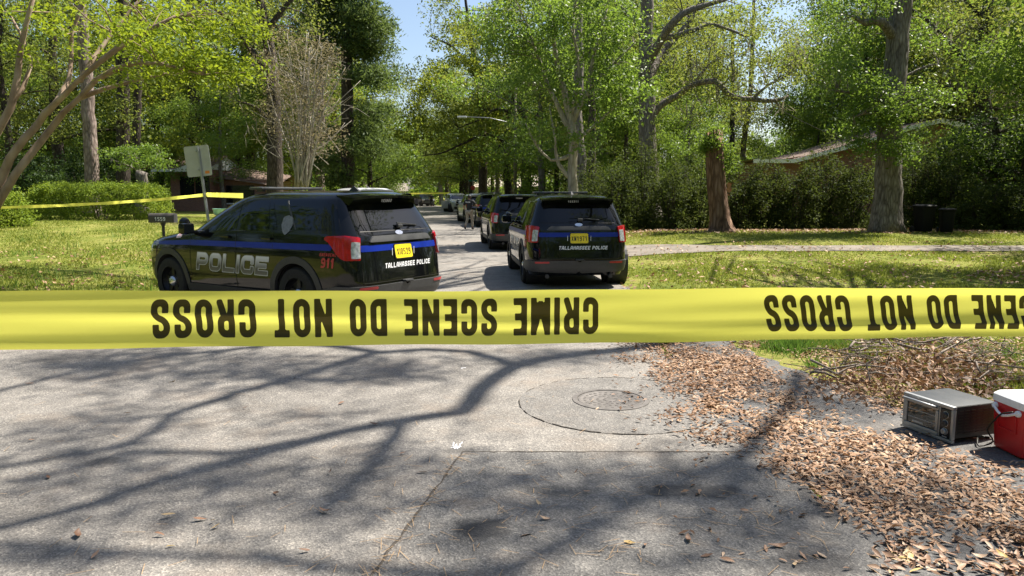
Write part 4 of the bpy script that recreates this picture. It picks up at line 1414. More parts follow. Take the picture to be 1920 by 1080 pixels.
fork = lift(1190, 655, 13)
limbs = [
    [(Vector((sx, sy, 11)), .2), (Vector((6, 16.5, 12.2)), .16), (Vector((0, 18.5, 11.8)), .11), (Vector((-4, 19.3, 11.2)), .06), (Vector((-8, 19, 10.8)), .03)],
    [(Vector((sx - .2, sy, 10.0)), .22), (Vector((sx, sy, 11)).lerp(fork, .5) + Vector((0, 0, .4)), .18), (fork, .14)] + shade([(1080, 665), (960, 690), (905, 735), (860, 772), (700, 800), (560, 830), (420, 872), (250, 922), (80, 972), (-60, 1000)], 13.0, 12.5, .13, .06),
    shade([(960, 690), (880, 662), (700, 672), (560, 712), (450, 738), (330, 778), (240, 835), (100, 860), (-40, 885)], 12.9, 13.1, .09, .05),
    shade([(700, 672), (560, 655), (420, 668), (200, 692), (0, 735), (-60, 745)], 13.0, 14.0, .085, .045),
    shade([(1500, 700), (1420, 830), (1180, 950), (1020, 1040)], 13.7, 13.5, .06, .05) + shade([(900, 1090), (700, 1075), (560, 1058), (400, 1046), (200, 1035), (0, 1020)], 13.5, 12.5, .06, .04),
    shade([(745, 790), (738, 822), (690, 880), (640, 925), (600, 965)], 12.9, 12.3, .075, .05),
    shade([(560, 830), (420, 850), (250, 850), (120, 890), (0, 910)], 12.7, 12.5, .06, .03),
    shade([(450, 738), (430, 760), (460, 780), (380, 800)], 13.1, 13.5, .03, .015),
    shade([(560, 712), (640, 720), (760, 708), (850, 720)], 13.1, 13.9, .04, .02),
    shade([(1420, 830), (1350, 930), (1180, 935), (1000, 960), (880, 1000)], 14.0, 13.5, .05, .02),
]


def shade_blob(px, py, rx, ry, h, n):
    g = gp(px, py)
    s = (project(g.x + 1, g.y, 0)[0] - project(g.x, g.y, 0)[0])
    e1, e2 = gp(px, py - ry), gp(px, py + ry)
    return (tuple(g + K * h), (rx / s, abs(e1.y - e2.y) / 2, .5), n)


sblobs = [shade_blob(1250, 925, 170, 36, 15.0, 19), shade_blob(1480, 980, 100, 70, 15.0, 16), shade_blob(930, 940, 130, 22, 14.5, 9), shade_blob(640, 890, 70, 34, 13.7, 8), shade_blob(560, 700, 240, 24, 14.3, 52), shade_blob(200, 690, 200, 26, 14.5, 48), shade_blob(340, 900, 160, 26, 13.5, 10), shade_blob(120, 880, 130, 24, 13.5, 10),
          shade_blob(960, 1050, 100, 30, 14.5, 8), shade_blob(240, 780, 100, 16, 14.1, 8), shade_blob(1040, 670, 150, 12, 14.5, 18), shade_blob(1530, 740, 60, 40, 14.5, 17), shade_blob(700, 1000, 70, 22, 14.0, 4), shade_blob(60, 1050, 130, 20, 13.5, 8), shade_blob(1350, 1050, 140, 24, 14.5, 8), shade_blob(1760, 960, 120, 70, 14.5, 11), shade_blob(780, 850, 50, 20, 13.9, 3),
          shade_blob(300, 725, 170, 26, 14, 12), shade_blob(120, 820, 140, 24, 14.5, 11), shade_blob(430, 905, 120, 30, 14, 8), shade_blob(730, 945, 90, 30, 14.5, 5), shade_blob(900, 900, 90, 30, 14, 5), shade_blob(1130, 900, 140, 26, 14, 8), shade_blob(520, 970, 130, 24, 14, 5), shade_blob(250, 960, 120, 26, 14.5, 5), shade_blob(800, 690, 110, 14, 14, 9), shade_blob(60, 940, 90, 20, 14, 3), shade_blob(980, 1000, 120, 30, 14, 6), shade_blob(620, 790, 120, 14, 14.5, 6), shade_blob(1330, 880, 110, 24, 14, 5)]
for gx, gy, rx, ry, n in ((2.2, 13, 2.2, 1.6, 30), (0.2, 17, 2.4, 2, 40), (-0.5, 21, 2.5, 1.5, 36), (-2.6, 11, 1.8, 1.2, 12), (5, 14, 2.5, 1.8, 24), (8, 17, 3, 1.6, 28), (6, 20, 3, 1.2, 20), (3.5, 11, 1.5, 1.5, 14), (-10.5, 15.6, 3.4, 1.5, 120), (-7.5, 13.4, 1.6, 1.2, 18), (-14, 15, 2, 1.6, 40)):
    c_ = Vector((gx, gy, 1.0 if gx < 3 else 0)) + K * 10.5
    sblobs.append((tuple(c_), (rx, ry, .8), n))

tree('shade_oak', 'spreading oak just outside the right edge whose roots show beside the lawn', 'tree', (sx, sy, 0.05),
     [(Vector((sx, sy, -.1)), .38), (Vector((sx - .1, sy, 4)), .35), (Vector((sx - .2, sy, 10)), .3), (Vector((sx + .1, sy + .2, 14)), .2), (Vector((sx + .3, sy + .2, 18)), .08)],
     limbs, sblobs + [((sx + 1, sy + 1, 16), (3, 3, 2), 24)], M['bark_dark'], L['olive'], size=0.11, per=34, cr=0.42, seed=91, twig=.5, flare=2.2, twig_r=.01)

# ================================================================== GRASS (stuff)
def blades(name, n, region, h, mat, seed, w=0.012, kx=None):
    rng = np.random.default_rng(seed)
    pts = region(rng, n)
    f = .5 + .25 * np.sin(pts[:, 0] * 1.7 + 1.3 * np.sin(pts[:, 1] * .9)) + .25 * np.sin(pts[:, 1] * 1.3 + pts[:, 0] * .6 + 2 * np.sin(pts[:, 0] * .45)) + .2 * np.sin(pts[:, 0] * 4.1) * np.sin(pts[:, 1] * 3.7)
    if n > 20000:
        k = rng.uniform(0, 1, len(pts)) < np.clip(f * 1.5 + .1, .08, 1)
        pts, f = pts[k], f[k]
    m = len(pts)
    out = np.empty((m, 3, 3))
    a = rng.uniform(0, 2 * np.pi, m)
    hh = h * rng.uniform(.5, 1.3, m) * (.55 + .8 * np.clip(f, 0, 1))
    ww = w * rng.uniform(.7, 1.4, m)
    lean = rng.normal(size=(m, 2)) * hh[:, None] * 0.45
    out[:, 0] = pts + np.stack([np.cos(a) * ww, np.sin(a) * ww, np.zeros(m)], 1)
    out[:, 1] = pts - np.stack([np.cos(a) * ww, np.sin(a) * ww, np.zeros(m)], 1)
    out[:, 2] = pts + np.stack([lean[:, 0], lean[:, 1], hh], 1)
    o = link(name, np_mesh(name, out.reshape(-1, 3), 3, mat))
    return tag(o, kind='stuff')


def lawn_left(rng, n):
    y = 8.8 + (rng.uniform(0, 1, n) ** 1.5) * 26
    px = rng.uniform(-30, 640, n)
    x = (px - 960) / FPX * y
    P = []
    for a, b in zip(x, y):
        if a < road_l(b) - 0.1 - 0.5 * rng.random():
            P.append((a, b, gz(a, b) - .005))
    return np.array(P)


def lawn_right(rng, n):
    y = 8.6 + (rng.uniform(0, 1, n) ** 1.3) * 21
    px = rng.uniform(1130, 1960, n)
    x = (px - 960) / FPX * y
    P = []
    for a, b in zip(x, y):
        lim = road_r(b) + 0.1 + .5 * rng.random()
        if b < 9.4:
            lim += 1.1
        fl = sm((7.0 - a) / 6)
        if a > lim and not (21.9 - fl * 1.0 < b < 23.2 + fl * 2.4 and rng.random() > .03):
            P.append((a, b, gz(a, b) - .005))
    return np.array(P)


blades('grass', 90000, lawn_left, 0.055, L['grass'], 1, .014)
blades('grass', 110000, lawn_right, 0.055, L['grass'], 2, .014)


def weeds(rng, n):
    P = []
    for i in range(46):
        px, py = rng.uniform(20, 320), rng.uniform(425, 520)
        Y = 13 + (520 - py) / 95 * 11
        x = at(px, py, Y).x
        for k in range(9):
            P.append((x + rng.normal() * .08, Y + rng.normal() * .08, gz(x, Y)))
    return np.array(P)


blades('grass', 0, weeds, 0.26, L['grass_green'], 3, .009)


def tuft(rng, n):
    P = []
    for (px, py, s, k) in ((1480, 655, 0.34, 900), (1570, 650, .4, 500), (1530, 690, .12, 60), (1860, 665, .5, 700), (1750, 640, .4, 300), (1610, 695, .1, 40)):
        g = gp(px, py)
        q = rng.normal(size=(k, 2)) * s * .5
        P += [(g.x + a, g.y + b * 1.2, 0.0) for a, b in q]
    return np.array(P)


blades('grass', 0, tuft, 0.12, L['grass_green'], 4, .006)
# verge grass nearest the brush pile
def verge(rng, n):
    y = rng.uniform(6.6, 9.2, n)
    x = 3.2 + (9.2 - y) * .35 + rng.exponential(1.5, n) + .3
    return np.stack([x, y, np.zeros(n)], 1)


blades('grass', 16000, verge, 0.06, L['grass'], 5, .007)

# ================================================================== LEAF LITTER
drift_px = [(1165, 640), (1235, 715), (1270, 770), (1330, 810), (1420, 850), (1500, 900), (1560, 965), (1620, 1030), (1690, 1100), (1960, 1100), (1960, 905), (1880, 880), (1800, 850), (1700, 822), (1600, 800), (1520, 745), (1450, 690), (1400, 640)]
far_px = [(1540, 640), (1500, 690), (1580, 740), (1690, 790), (1960, 740), (1960, 640)]


def leaf_shape(rr, curl):
    """a dry leaf about 1 long: 14 triangles, folded and curled"""
    st = [(0, .0), (.18, .10), (.45, .165), (.75, .11), (1, 0)]
    vs, fs = [], []
    for i, (u, w) in enumerate(st):
        z = curl * (u - .5) ** 2 * 1.6
        w *= rr.uniform(.85, 1.2)
        f = rr.uniform(.25, .6) * w
        vs += [(u - .5, -w, z + f), (u - .5, 0, z), (u - .5, w, z + f * rr.uniform(.3, 1.1))]
    for i in range(4):
        k = i * 3
        fs += [(k, k + 1, k + 4, k + 3), (k + 1, k + 2, k + 5, k + 4)]
    return vs, fs


rl = random.Random(40)
leaf_meshes = []
for i in range(8):
    v, f = leaf_shape(rl, rl.uniform(-.2, .7))
    mbl = MB().add([(a, b, c + .03) for a, b, c in v], f)
    leaf_meshes.append(mbl.mesh('fallen_leaf', L['litter_one'], True, False))


def inside_px(poly, x, y):
    px, py = project(x, y, 0)
    return poly_sdf(poly, np.array([[px]]), np.array([[py]]))[0, 0]


rng = np.random.default_rng(50)
N = 84000
X = rng.uniform(.9, 6.5, N)
Y = rng.uniform(2.4, 9.6, N)
V = np.stack([X, Y, np.zeros(N)], 1) - np.array(CAM)
w_ = V @ np.array(FW)
PX = 960 + FPX * V[:, 0] / w_
PY = 540 - FPX * (V @ np.array(UP)) / w_
s1 = poly_sdf(drift_px, PX, PY)
s2 = poly_sdf(far_px, PX, PY)
gap_px = [(1440, 665), (1530, 690), (1620, 770), (1690, 800), (1690, 828), (1590, 805), (1520, 760), (1450, 705)]
s3 = poly_sdf(gap_px, PX, PY)
wob = 30 * np.sin(X * 5.1 + Y * 3) + 22 * np.sin(Y * 9 - X * 4)
dens = np.clip(0.5 - (s1 + wob * .6) / 60, 0, 1) ** 1.6
dens = np.maximum(dens, 0.55 * np.clip(0.5 - (s2 + wob * .5) / 50, 0, 1))
dens *= np.where(s3 < 0, .3, 1)
dens = np.maximum(dens, 0.035 * np.exp(-np.maximum(0, s1) / 220))
dens *= np.clip(.85 - .5 * np.sin(X * 3 + 1) * np.sin(Y * 2.3) - .35 * np.sin(X * 8.3 + Y * 2) * np.sin(Y * 6.1 - X), .1, 1.2)
keep = rng.uniform(0, 1, N) < dens
P = np.stack([X, Y], 1)[keep]
PXk, PYk = PX[keep], PY[keep]
vis = (PXk > -10) & (PXk < 1930) & (PYk < 1090)
order = np.argsort(np.where(vis, P[:, 1], 99))
# loose leaves on the open asphalt
loose = [(gp(px, py).x, gp(px, py).y) for px, py in ((300, 1010), (315, 975), (145, 1010), (375, 980), (400, 985), (610, 965), (620, 892), (790, 890), (325, 720), (405, 995), (180, 1048), (550, 715), (240, 780), (1010, 950), (1180, 1025), (1080, 890), (1395, 965), (1210, 1030), (985, 1010), (1020, 980), (1100, 930), (700, 800), (480, 850), (520, 930), (90, 900), (60, 830), (640, 760), (755, 855), (460, 770), (570, 1040), (1290, 1020), (1330, 1000), (1250, 800), (1200, 705), (1120, 770), (1170, 758), (1150, 745), (1250, 790), (1225, 800), (980, 720), (40, 690), (70, 700), (30, 715), (100, 705), (55, 725), (130, 690), (20, 700), (85, 685), (320, 1030))]
ind = []
for i, (x, y) in enumerate(loose):
    ind.append((x, y, 'single dry leaf lying loose on the open asphalt', 'loose leaves scattered on the asphalt'))
for i in order[:300 - len(loose)]:
    ind.append((P[i, 0], P[i, 1], 'dry curled brown leaf lying in the drift along the road edge', 'dry leaves in the drift along the road edge'))
for x, y, lab, grp in ind:
    o = link('fallen_leaf', rl.choice(leaf_meshes))
    o.location = (x, y, rl.uniform(.017, .03))
    s = rl.uniform(.045, .085)
    o.scale = (s, s * rl.uniform(.8, 1.3), s)
    o.rotation_euler = (rl.gauss(0, .3), rl.gauss(0, .3), rl.uniform(0, 6.28))
    tag(o, lab, 'leaf', grp)
rest = order[300 - len(loose):]
lv = []
for i in rest:
    x, y = P[i]
    a = rl.uniform(0, 6.28)
    s = rl.uniform(.03, .075)
    d = Vector((math.cos(a), math.sin(a), rl.gauss(0, .25))).normalized() * s
    q = Vector((-math.sin(a), math.cos(a), rl.gauss(0, .35))).normalized() * s * rl.uniform(.13, .21)
    up = d.cross(q).normalized() * s * rl.uniform(.0, .14)
    c = Vector((x, y, rl.uniform(.02, .05)))
    lv += [c - d * .5, c + q + up, c + d * .5 - up * .4, c - q + up]
tag(link('fallen_leaves', np_mesh('fallen_leaves', np.array([tuple(v) for v in lv]), 4, L['litter'])), kind='stuff')
# lawn and hedge-foot litter farther back
c = []
for i in range(5200):
    px = rl.uniform(1150, 1930)
    Yd = rl.choice([rl.uniform(8.6, 24), rl.uniform(26.5, 30), rl.uniform(27.5, 29.5)])
    x = at(px, 400, Yd).x
    c.append((x, Yd, gz(x, Yd) + .045))
for i in range(600):
    Yd = rl.uniform(9, 20)
    x = at(rl.uniform(-20, 400), 400, Yd).x
    if x < road_l(Yd):
        c.append((x, Yd, gz(x, Yd) + .045))
for i in range(900):   # round the roots of the shade oak
    a, d = rl.uniform(0, 6.28), rl.uniform(.4, 2.2)
    c.append((sx + math.cos(a) * d, sy + math.sin(a) * d, .1 + .25 * math.exp(-d)))
tag(link('lawn_leaves', np_mesh('lawn_leaves', leaf_quads(np.array(c), .1, rng, .5, 1.2), 4, L['litter'])), kind='stuff')
# pine straw on the road
ps = []
for i in range(420):
    if rl.random() < .5:
        g = gp(rl.uniform(700, 1650), rl.uniform(850, 1085))
    elif rl.random() < .4:
        u = rl.random()
        g = c1.lerp(ext, u) + Vector((rl.gauss(0, .04), rl.gauss(0, .04), 0))
    else:
        g = gp(rl.uniform(0, 1500), rl.uniform(660, 1085))
    a = rl.uniform(0, 6.28)
    l = rl.uniform(.02, .07)
    d = Vector((math.cos(a), math.sin(a), 0)) * l
    q = Vector((-math.sin(a), math.cos(a), 0)) * .0016
    c0 = Vector((g.x, g.y, rl.uniform(.023, .03)))
    ps += [c0 - d - q, c0 - d + q, c0 + d + q, c0 + d - q]
tag(link('pine_straw', np_mesh('pine_straw', np.array([tuple(v) for v in ps]), 4, plain('pine_straw', (.36, .24, .13), .8))), kind='stuff')

# ================================================================== BRUSH PILE
M['stick'] = bark_mat('stick_bark', (0.1, 0.08, 0.065), (0.24, 0.2, 0.165), (0.38, 0.33, 0.28), 30, .2, .3)
rk = random.Random(77)
for i in range(76):
    px = rk.uniform(1560, 1905)
    py = rk.uniform(668, 735) if i < 58 else rk.uniform(640, 700)
    g = gp(px, py)
    a = rk.gauss(0.1, .55)
    l = rk.uniform(.35, 1.1)
    d = Vector((math.cos(a), math.sin(a), rk.gauss(.06, .16)))
    if i % 6 == 0:
        d = Vector((rk.gauss(0, .5), rk.gauss(0, .3), 1.0)).normalized()
        l = rk.uniform(.2, .4)
    r = rk.choice([.003, .004, .005, .006, .008, .013])
    z = rk.uniform(.05, .34) * (1 if 1600 < px < 1880 else .4)
    pts = []
    for k in range(5):
        u = k / 4 - .5
        pts.append(d * l * u + Vector((rk.gauss(0, .028), rk.gauss(0, .028), rk.gauss(0, .024))))
    mbk = MB().tube(pts, [r * (1.15 - .6 * k / 4) for k in range(5)], 6)
    for j in range(rk.randint(1, 3)):
        u = rk.randint(1, 3)
        e = pts[u] + Vector((rk.gauss(0, .09), rk.gauss(0, .09), rk.uniform(.0, .12)))
        mbk.tube([pts[u], pts[u].lerp(e, .5) + Vector((0, 0, .012)), e], [r * .5, r * .35, r * .2], 5)
    o = mbk.obj('fallen_branch', M['stick'], None, True)
    lowest = min(v.co.z for v in o.data.vertices)
    o.location = (g.x, g.y, max(z, .012 - lowest))
    tag(o, ('thick' if r > .01 else 'thin') + ' dry forked stick ' + ('poking upright out of' if i % 6 == 0 else ('lying in' if i < 58 else 'lying behind')) + ' the brush pile by the toaster oven', 'branch', 'sticks of the brush pile')
lv = []
for i in range(3200):
    px, py = rk.gauss(1740, 120), rk.gauss(712, 26)
    if not (1500 < px < 1950 and 640 < py < 785):
        continue
    g = gp(px, py)
    hmx = .22 * math.exp(-((px - 1740) / 120) ** 2)
    lv.append((g.x, g.y, rk.uniform(.02, .05 + hmx)))
tag(link('brush_leaves', np_mesh('brush_leaves', leaf_quads(np.array(lv), .07, rng, .36, .7), 4, L['litter'])), kind='stuff')

# ================================================================== VEHICLES
Z_T = np.array([.26, .40, .55, .75, .90, 1.00, 1.06, 1.14, 1.21, 1.34, 1.52, 1.64, 1.70, 1.75, 1.785, 1.805, 1.815])
XR_T = np.array([-2.42, -2.50, -2.53, -2.51, -2.49, -2.47, -2.46, -2.445, -2.42, -2.34, -2.22, -2.14, -2.10, -2.05, -1.97, -1.8, -1.5])
XF_T = np.array([2.38, 2.48, 2.51, 2.52, 2.49, 2.40, 2.22, 1.75, 1.22, .98, .62, .36, .2, .02, -.2, -.45, -.8])
HW_T = np.array([.93, .975, .995, 1.0, .998, .99, .982, .968, .955, .905, .84, .79, .755, .70, .61, .47, .25])
NF, NR, NM = 5.5, 13.0, 6.0


def prof(z):
    return float(np.interp(z, Z_T, XR_T)), float(np.interp(z, Z_T, XF_T)), float(np.interp(z, Z_T, HW_T))


def side_y(x, z):
    xr, xf, hw = prof(z)
    xc, l = (xr + xf) / 2, (xf - xr) / 2
    X = min(.995, abs((x - xc) / l))
    return hw * (1 - X ** (NF if x > xc else NR)) ** (1 / NM)


def rear_x(y, z):
    xr, xf, hw = prof(z)
    xc, l = (xr + xf) / 2, (xf - xr) / 2
    Y = min(.995, abs(y) / hw)
    return xc - l * (1 - Y ** NM) ** (1 / NR)


def front_x(y, z):
    xr, xf, hw = prof(z)
    xc, l = (xr + xf) / 2, (xf - xr) / 2
    Y = min(.995, abs(y) / hw)
    return xc + l * (1 - Y ** NM) ** (1 / NF)


def side_map(s):
    return lambda a, b, o: (a, s * (side_y(a, b) + o), b)


def rear_map(a, b, o):          # a grows to the right when seen from behind
    return (rear_x(a, b) - o, -a, b)


def front_map(a, b, o):
    return (front_x(a, b) + o, a, b)


# outline walked from the rear centre to the left side, parametrised by length at full width
def _outline():
    t = np.linspace(0, 1, 6001)
    th_ = math.pi - t * math.pi / 2 * 1.0          # rear (pi) to +y (pi/2)
    c, s = np.cos(th_), np.sin(th_)
    Xn = -np.abs(c) ** (2 / NR)
    Yn = np.abs(s) ** (2 / NM)
    dl = np.hypot(np.diff(Xn) * 2.5, np.diff(Yn) * 1.0)
    return Xn, Yn, np.concatenate([[0], np.cumsum(dl)])


OX, OY, OL = _outline()


def wrap_map(s):
    """a: distance from the rear centre line round the corner on side s"""
    def f(a, b, o):
        xr, xf, hw = prof(b)
        xc, l = (xr + xf) / 2, (xf - xr) / 2
        X, Y = np.interp(a, OL, OX), np.interp(a, OL, OY)
        X2, Y2 = np.interp(a + .02, OL, OX), np.interp(a + .02, OL, OY)
        tx, ty = (X2 - X) * l, (Y2 - Y) * hw
        n = math.hypot(tx, ty) + 1e-9
        nx_, ny_ = -ty / n, tx / n
        return (xc + X * l + nx_ * o, s * (Y * hw + ny_ * o), b)
    return f


AX_F, AX_R, WZ, ARCH = 1.58, -1.38, .385, .445


def body_mesh(paint):
    # normalised outline, resampled by length
    th_ = np.linspace(0, 2 * np.pi, 16001)
    c, s = np.cos(th_), np.sin(th_)
    Xn = np.where(c > 0, np.abs(c) ** (2 / NF), -np.abs(c) ** (2 / NR))
    Yn = np.sign(s) * np.abs(s) ** (2 / NM)
    ln = np.concatenate([[0], np.cumsum(np.hypot(np.diff(Xn) * 2.5, np.diff(Yn)))])
    NT = 150
    q = np.linspace(0, ln[-1], NT + 1)
    xo, yo = np.interp(q, ln, Xn), np.interp(q, ln, Yn)
    zs = np.concatenate([np.linspace(.26, .95, 16), np.linspace(.97, 1.22, 15), np.linspace(1.24, 1.68, 12), np.linspace(1.70, 1.815, 9)])

    def pos(i, z):
        i0 = int(i) if i < NT else NT
        u = i - i0
        i1 = min(NT, i0 + 1)
        X, Y = xo[i0] * (1 - u) + xo[i1] * u, yo[i0] * (1 - u) + yo[i1] * u
        xr, xf, hw = prof(z)
        return ((xr + xf) / 2 + X * (xf - xr) / 2, Y * hw, z)
    sdf = np.zeros((NT + 1, len(zs)))
    for i in range(NT + 1):
        for j, z in enumerate(zs):
            x, y, _ = pos(i, z)
            d = min(math.hypot(x - AX_F, z - WZ), math.hypot(x - AX_R, z - WZ)) - ARCH
            if abs(y) < .6:
                d = 1
            sdf[i, j] = -d
    v, f = march(sdf, NT, len(zs) - 1)
    mbv = MB()
    mbv.v = [pos(a, float(np.interp(b, range(len(zs)), zs))) for a, b in v]
    mbv.f = [tuple(q) for q in f]
    # close the roof
    top = [pos(i, 1.815) for i in range(NT)]
    n0 = len(mbv.v)
    mbv.v += top + [(-1.15, 0, 1.822)]
    mbv.f += [(n0 + i, n0 + (i + 1) % NT, n0 + NT) for i in range(NT)]
    me = mbv.mesh('body', paint, False)
    bm = bmesh.new()
    bm.from_mesh(me)
    bmesh.ops.remove_doubles(bm, verts=bm.verts, dist=.0004)
    bmesh.ops.recalc_face_normals(bm, faces=bm.faces)
    bm.to_mesh(me)
    bm.free()
    me.polygons.foreach_set('use_smooth', [True] * len(me.polygons))
    me.set_sharp_from_angle(angle=R(38))
    return me


GRAD = None


def police_grad():
    m, t, b = new_mat('police_letter_fill')
    tc = t.nodes.new('ShaderNodeTexCoord')
    sp_ = t.nodes.new('ShaderNodeSeparateXYZ')
    t.links.new(tc.outputs['Object'], sp_.inputs[0])
    mr = t.nodes.new('ShaderNodeMapRange')
    mr.inputs[1].default_value, mr.inputs[2].default_value = .61, .88
    t.links.new(sp_.outputs[2], mr.inputs[0])
    r = ramp(t, [(0, (.10, .10, .105)), (.35, (.04, .04, .042)), (1, (.62, .63, .65))])
    t.links.new(mr.outputs[0], r.inputs[0])
    t.links.new(r.outputs[0], b.inputs['Base Color'])
    setp(b, rough=.35)
    return m


M['police_fill'] = police_grad()
M['hub'] = plain('hub_steel', (.55, .56, .58), .22, .9, var=.1)


def wheel(parent, x, s):
    w = thing('wheel', None, None, (x, s * .86, WZ))
    w.parent = parent
    tyre = [(.235, -.125), (.30, -.135), (.355, -.125), (.378, -.10), (.385, -.06), (.3855, 0), (.385, .06), (.378, .10), (.355, .125), (.30, .135), (.235, .125)]
    t = MB().lathe(tyre, 40, 'y')
    for k in range(40):                                      # tread blocks
        a = 2 * math.pi * k / 40
        t.box((.386 * math.cos(a), 0, .386 * math.sin(a)), (.006, .19, .035), Matrix.Rotation(-a, 4, 'Y'))
    t.obj('tyre', M['rubber'], w, 35)
    rim = MB().lathe([(.236, -.12), (.236, .11), (.222, .115), (.212, .075), (.19, .045), (.12, .05), (.075, .07), (.0005, .07)], 40, 'y')
    if s < 0:
        rim.v = [(a, -b, c) for a, b, c in rim.v]
    for k in range(5):
        a = 2 * math.pi * k / 5 + .3
        rim.box((.15 * math.cos(a), s * .055, .15 * math.sin(a)), (.13, .03, .075), Matrix.Rotation(-a, 4, 'Y'), .008)
    ro = rim.obj('rim', M['steel_dark'], w, 35)
    cap = MB().lathe([(.088, .06), (.086, .085), (.07, .108), (.04, .122), (.0005, .126)], 28, 'y')
    if s < 0:
        cap.v = [(a, -b, c) for a, b, c in cap.v]
    cap.obj('hub_cap', M['hub'], w, True)
    return w


def rear_text(mb, text, cx, z, H, W, t, gap, off, shear=0, res=.09, narrow=None, space=None):
    tmp = MB()
    wdt = write(tmp, text, H, W, t, gap, lambda a, b, o: (0, 0, 0), res=.5, narrow=narrow, space=space)
    return write(mb, text, H, W, t, gap, lambda a, b, o: rear_map(cx - wdt / 2 + a, z + b, o), .25, res, shear, off, narrow=narrow, space=space)


def build_suv(name, label, paint, trim, loc, rotz, group, plate, roofno, marks=True, bar=True):
    root = thing(name, label, 'police car', loc, rotz, group)
    link('body', body_mesh(paint), root)
    # inner wells and underside keep daylight out of the arches
    ub = MB().box((0, 0, .42), (4.5, 1.55, .28), bev=.05)
    for x in (AX_F, AX_R):
        for s in (1, -1):
            ub.lathe([(.44, -.30), (.44, .10)], 24, 'y', (x, s * .84, WZ))
    ub.box((AX_R, 0, .36), (.12, 1.5, .12))
    for s in (1, -1):
        ub.tube([(-1.6, s * .55, .27), (-2.3, s * .6, .27), (-2.5, s * .62, .25)], .04, 10)
    ub.obj('underbody', M['plastic'], root)
    # glazing
    fd = [(.985, 1.225), (.90, 1.275), (.36, 1.635), (.22, 1.66), (-.05, 1.668), (-.08, 1.235)]
    rd = [(-.15, 1.24), (-.125, 1.67), (-.66, 1.67), (-.80, 1.265)]
    rq = [(-.835, 1.27), (-.70, 1.668), (-.74, 1.668), (-.97, 1.275)]
    qw = [(-1.36, 1.285), (-1.33, 1.30), (-1.08, 1.635), (-1.02, 1.662), (-1.9, 1.645), (-2.0, 1.60), (-2.12, 1.40), (-2.17, 1.30)]
    for s in (1, -1):
        for p in (fd, rd, rq, qw):
            g = MB()
            sheet(g, round_poly(p, .006), bb(p), .045, side_map(s), .004, .012)
            g.obj('side_window', M['glass_tint'], root, 40)
        tr = MB()
        for p in ([(.99, 1.20), (-1.3, 1.26), (-1.3, 1.272), (.99, 1.212)], [(-1.375, 1.285), (-1.345, 1.285), (-1.03, 1.67), (-1.06, 1.675)]):
            sheet(tr, round_poly(p, 0), bb(p, .02), .012 if p[0][0] < 0 else .03, side_map(s), .008, .01)
        tr.obj('window_trim', M['plastic_grey'], root)
        # door shut lines and handles
        for p in ([(.985, .5), (.995, .5), (1.0, 1.19), (.99, 1.19)], [(-.115, .40), (-.105, .40), (-.105, 1.22), (-.115, 1.22)], [(-1.0, .8), (-.99, .8), (-.93, 1.0), (-.90, 1.25), (-.91, 1.25), (-.94, 1.0)]):
            dl = MB()
            sheet(dl, round_poly(p, 0), bb(p, .01), .02, side_map(s), .0035)
            dl.obj('door_gap', M['ink'], root)
        for hx in (.13, -.80):
            h = MB().box((hx, s * (side_y(hx, 1.14) + .02), 1.145), (.2, .035, .035), bev=.012)
            h.obj('door_handle', paint, root, 40)
        # arches and sill cladding
        cl = MB()
        for ax in (AX_F, AX_R):
            sheet(cl, lambda X, Y, ax=ax: np.maximum(np.abs(np.hypot(X - ax, Y - WZ) - .485) - .048, .27 - Y), (ax - .56, .25, ax + .56, .95), .035, side_map(s), .012, .05)
        p = [(AX_F - .47, .27), (AX_R + .47, .27), (AX_R + .50, .40), (AX_F - .50, .40)]
        sheet(cl, round_poly(p, 0), bb(p), .06, side_map(s), .016, .03)
        cl.obj('wheel_arch_trim', M['plastic'], root, 40)
        # mirror
        mr_ = MB()
        mr_.box((.90, s * 1.10, 1.245), (.13, .22, .17), Matrix.Rotation(s * .15, 4, 'Z'), .045)
        mr_.box((.92, s * .98, 1.19), (.10, .12, .05), None, .015)
        mo = mr_.obj('door_mirror', M['paint_black'], root, 50)
        MB().box((.832, s * 1.11, 1.245), (.006, .17, .125), Matrix.Rotation(s * .15, 4, 'Z')).obj('mirror_glass', M['glass_tint'], mo)
        wheel(root, AX_F, s)
        wheel(root, AX_R, s)
        # tail lamp
        lp = [(.80, 1.195), (1.0, 1.215), (1.40, 1.205), (1.41, 1.175), (1.29, 1.14), (1.19, 1.08), (1.06, .935), (1.0, .905), (.81, .905)]
        lm = MB()
        sheet(lm, round_poly(lp, .008), bb(lp), .03, wrap_map(s), .028, .04)
        lo_ = lm.obj('tail_lamp', M['lamp_red'], root, 45)
        cp = [(.81, 1.13), (.905, 1.135), (.905, .93), (.81, .935)]
        cm = MB()
        sheet(cm, round_poly(cp, .008), bb(cp), .03, wrap_map(s), .036, .012)
        cm.obj('reversing_lens', M['lamp_clear'], lo_, 45)
        hl = [(.60, .92), (.88, .955), (.90, .84), (.62, .82)]
        hm_ = MB()
        sheet(hm_, round_poly(hl, .01), bb(hl), .03, lambda a, b, o, s=s: front_map(s * a, b, o), .012, .03)
        hm_.obj('headlamp', M['lamp_clear'], root, 45)
        rf = MB()
        p = [(.58, .505), (.86, .50), (.86, .535), (.58, .54)]
        sheet(rf, round_poly(p, 0), bb(p, .01), .03, wrap_map(s), .036, .012)
        rf.obj('reflector', M['red_decal'], root)
    # windscreen, grille
    ws = MB()
    for k, (a0, a1) in enumerate([(-.76, .76)]):
        sheet(ws, lambda X, Y: np.maximum(np.abs(X) - (.80 - (Y - 1.2) * .3), np.abs(Y - 1.45) - .195), (-.85, 1.24, .85, 1.66), .06, front_map, .004, .01)
    ws.obj('windscreen', M['glass_tint'], root, 40)
    gr = MB()
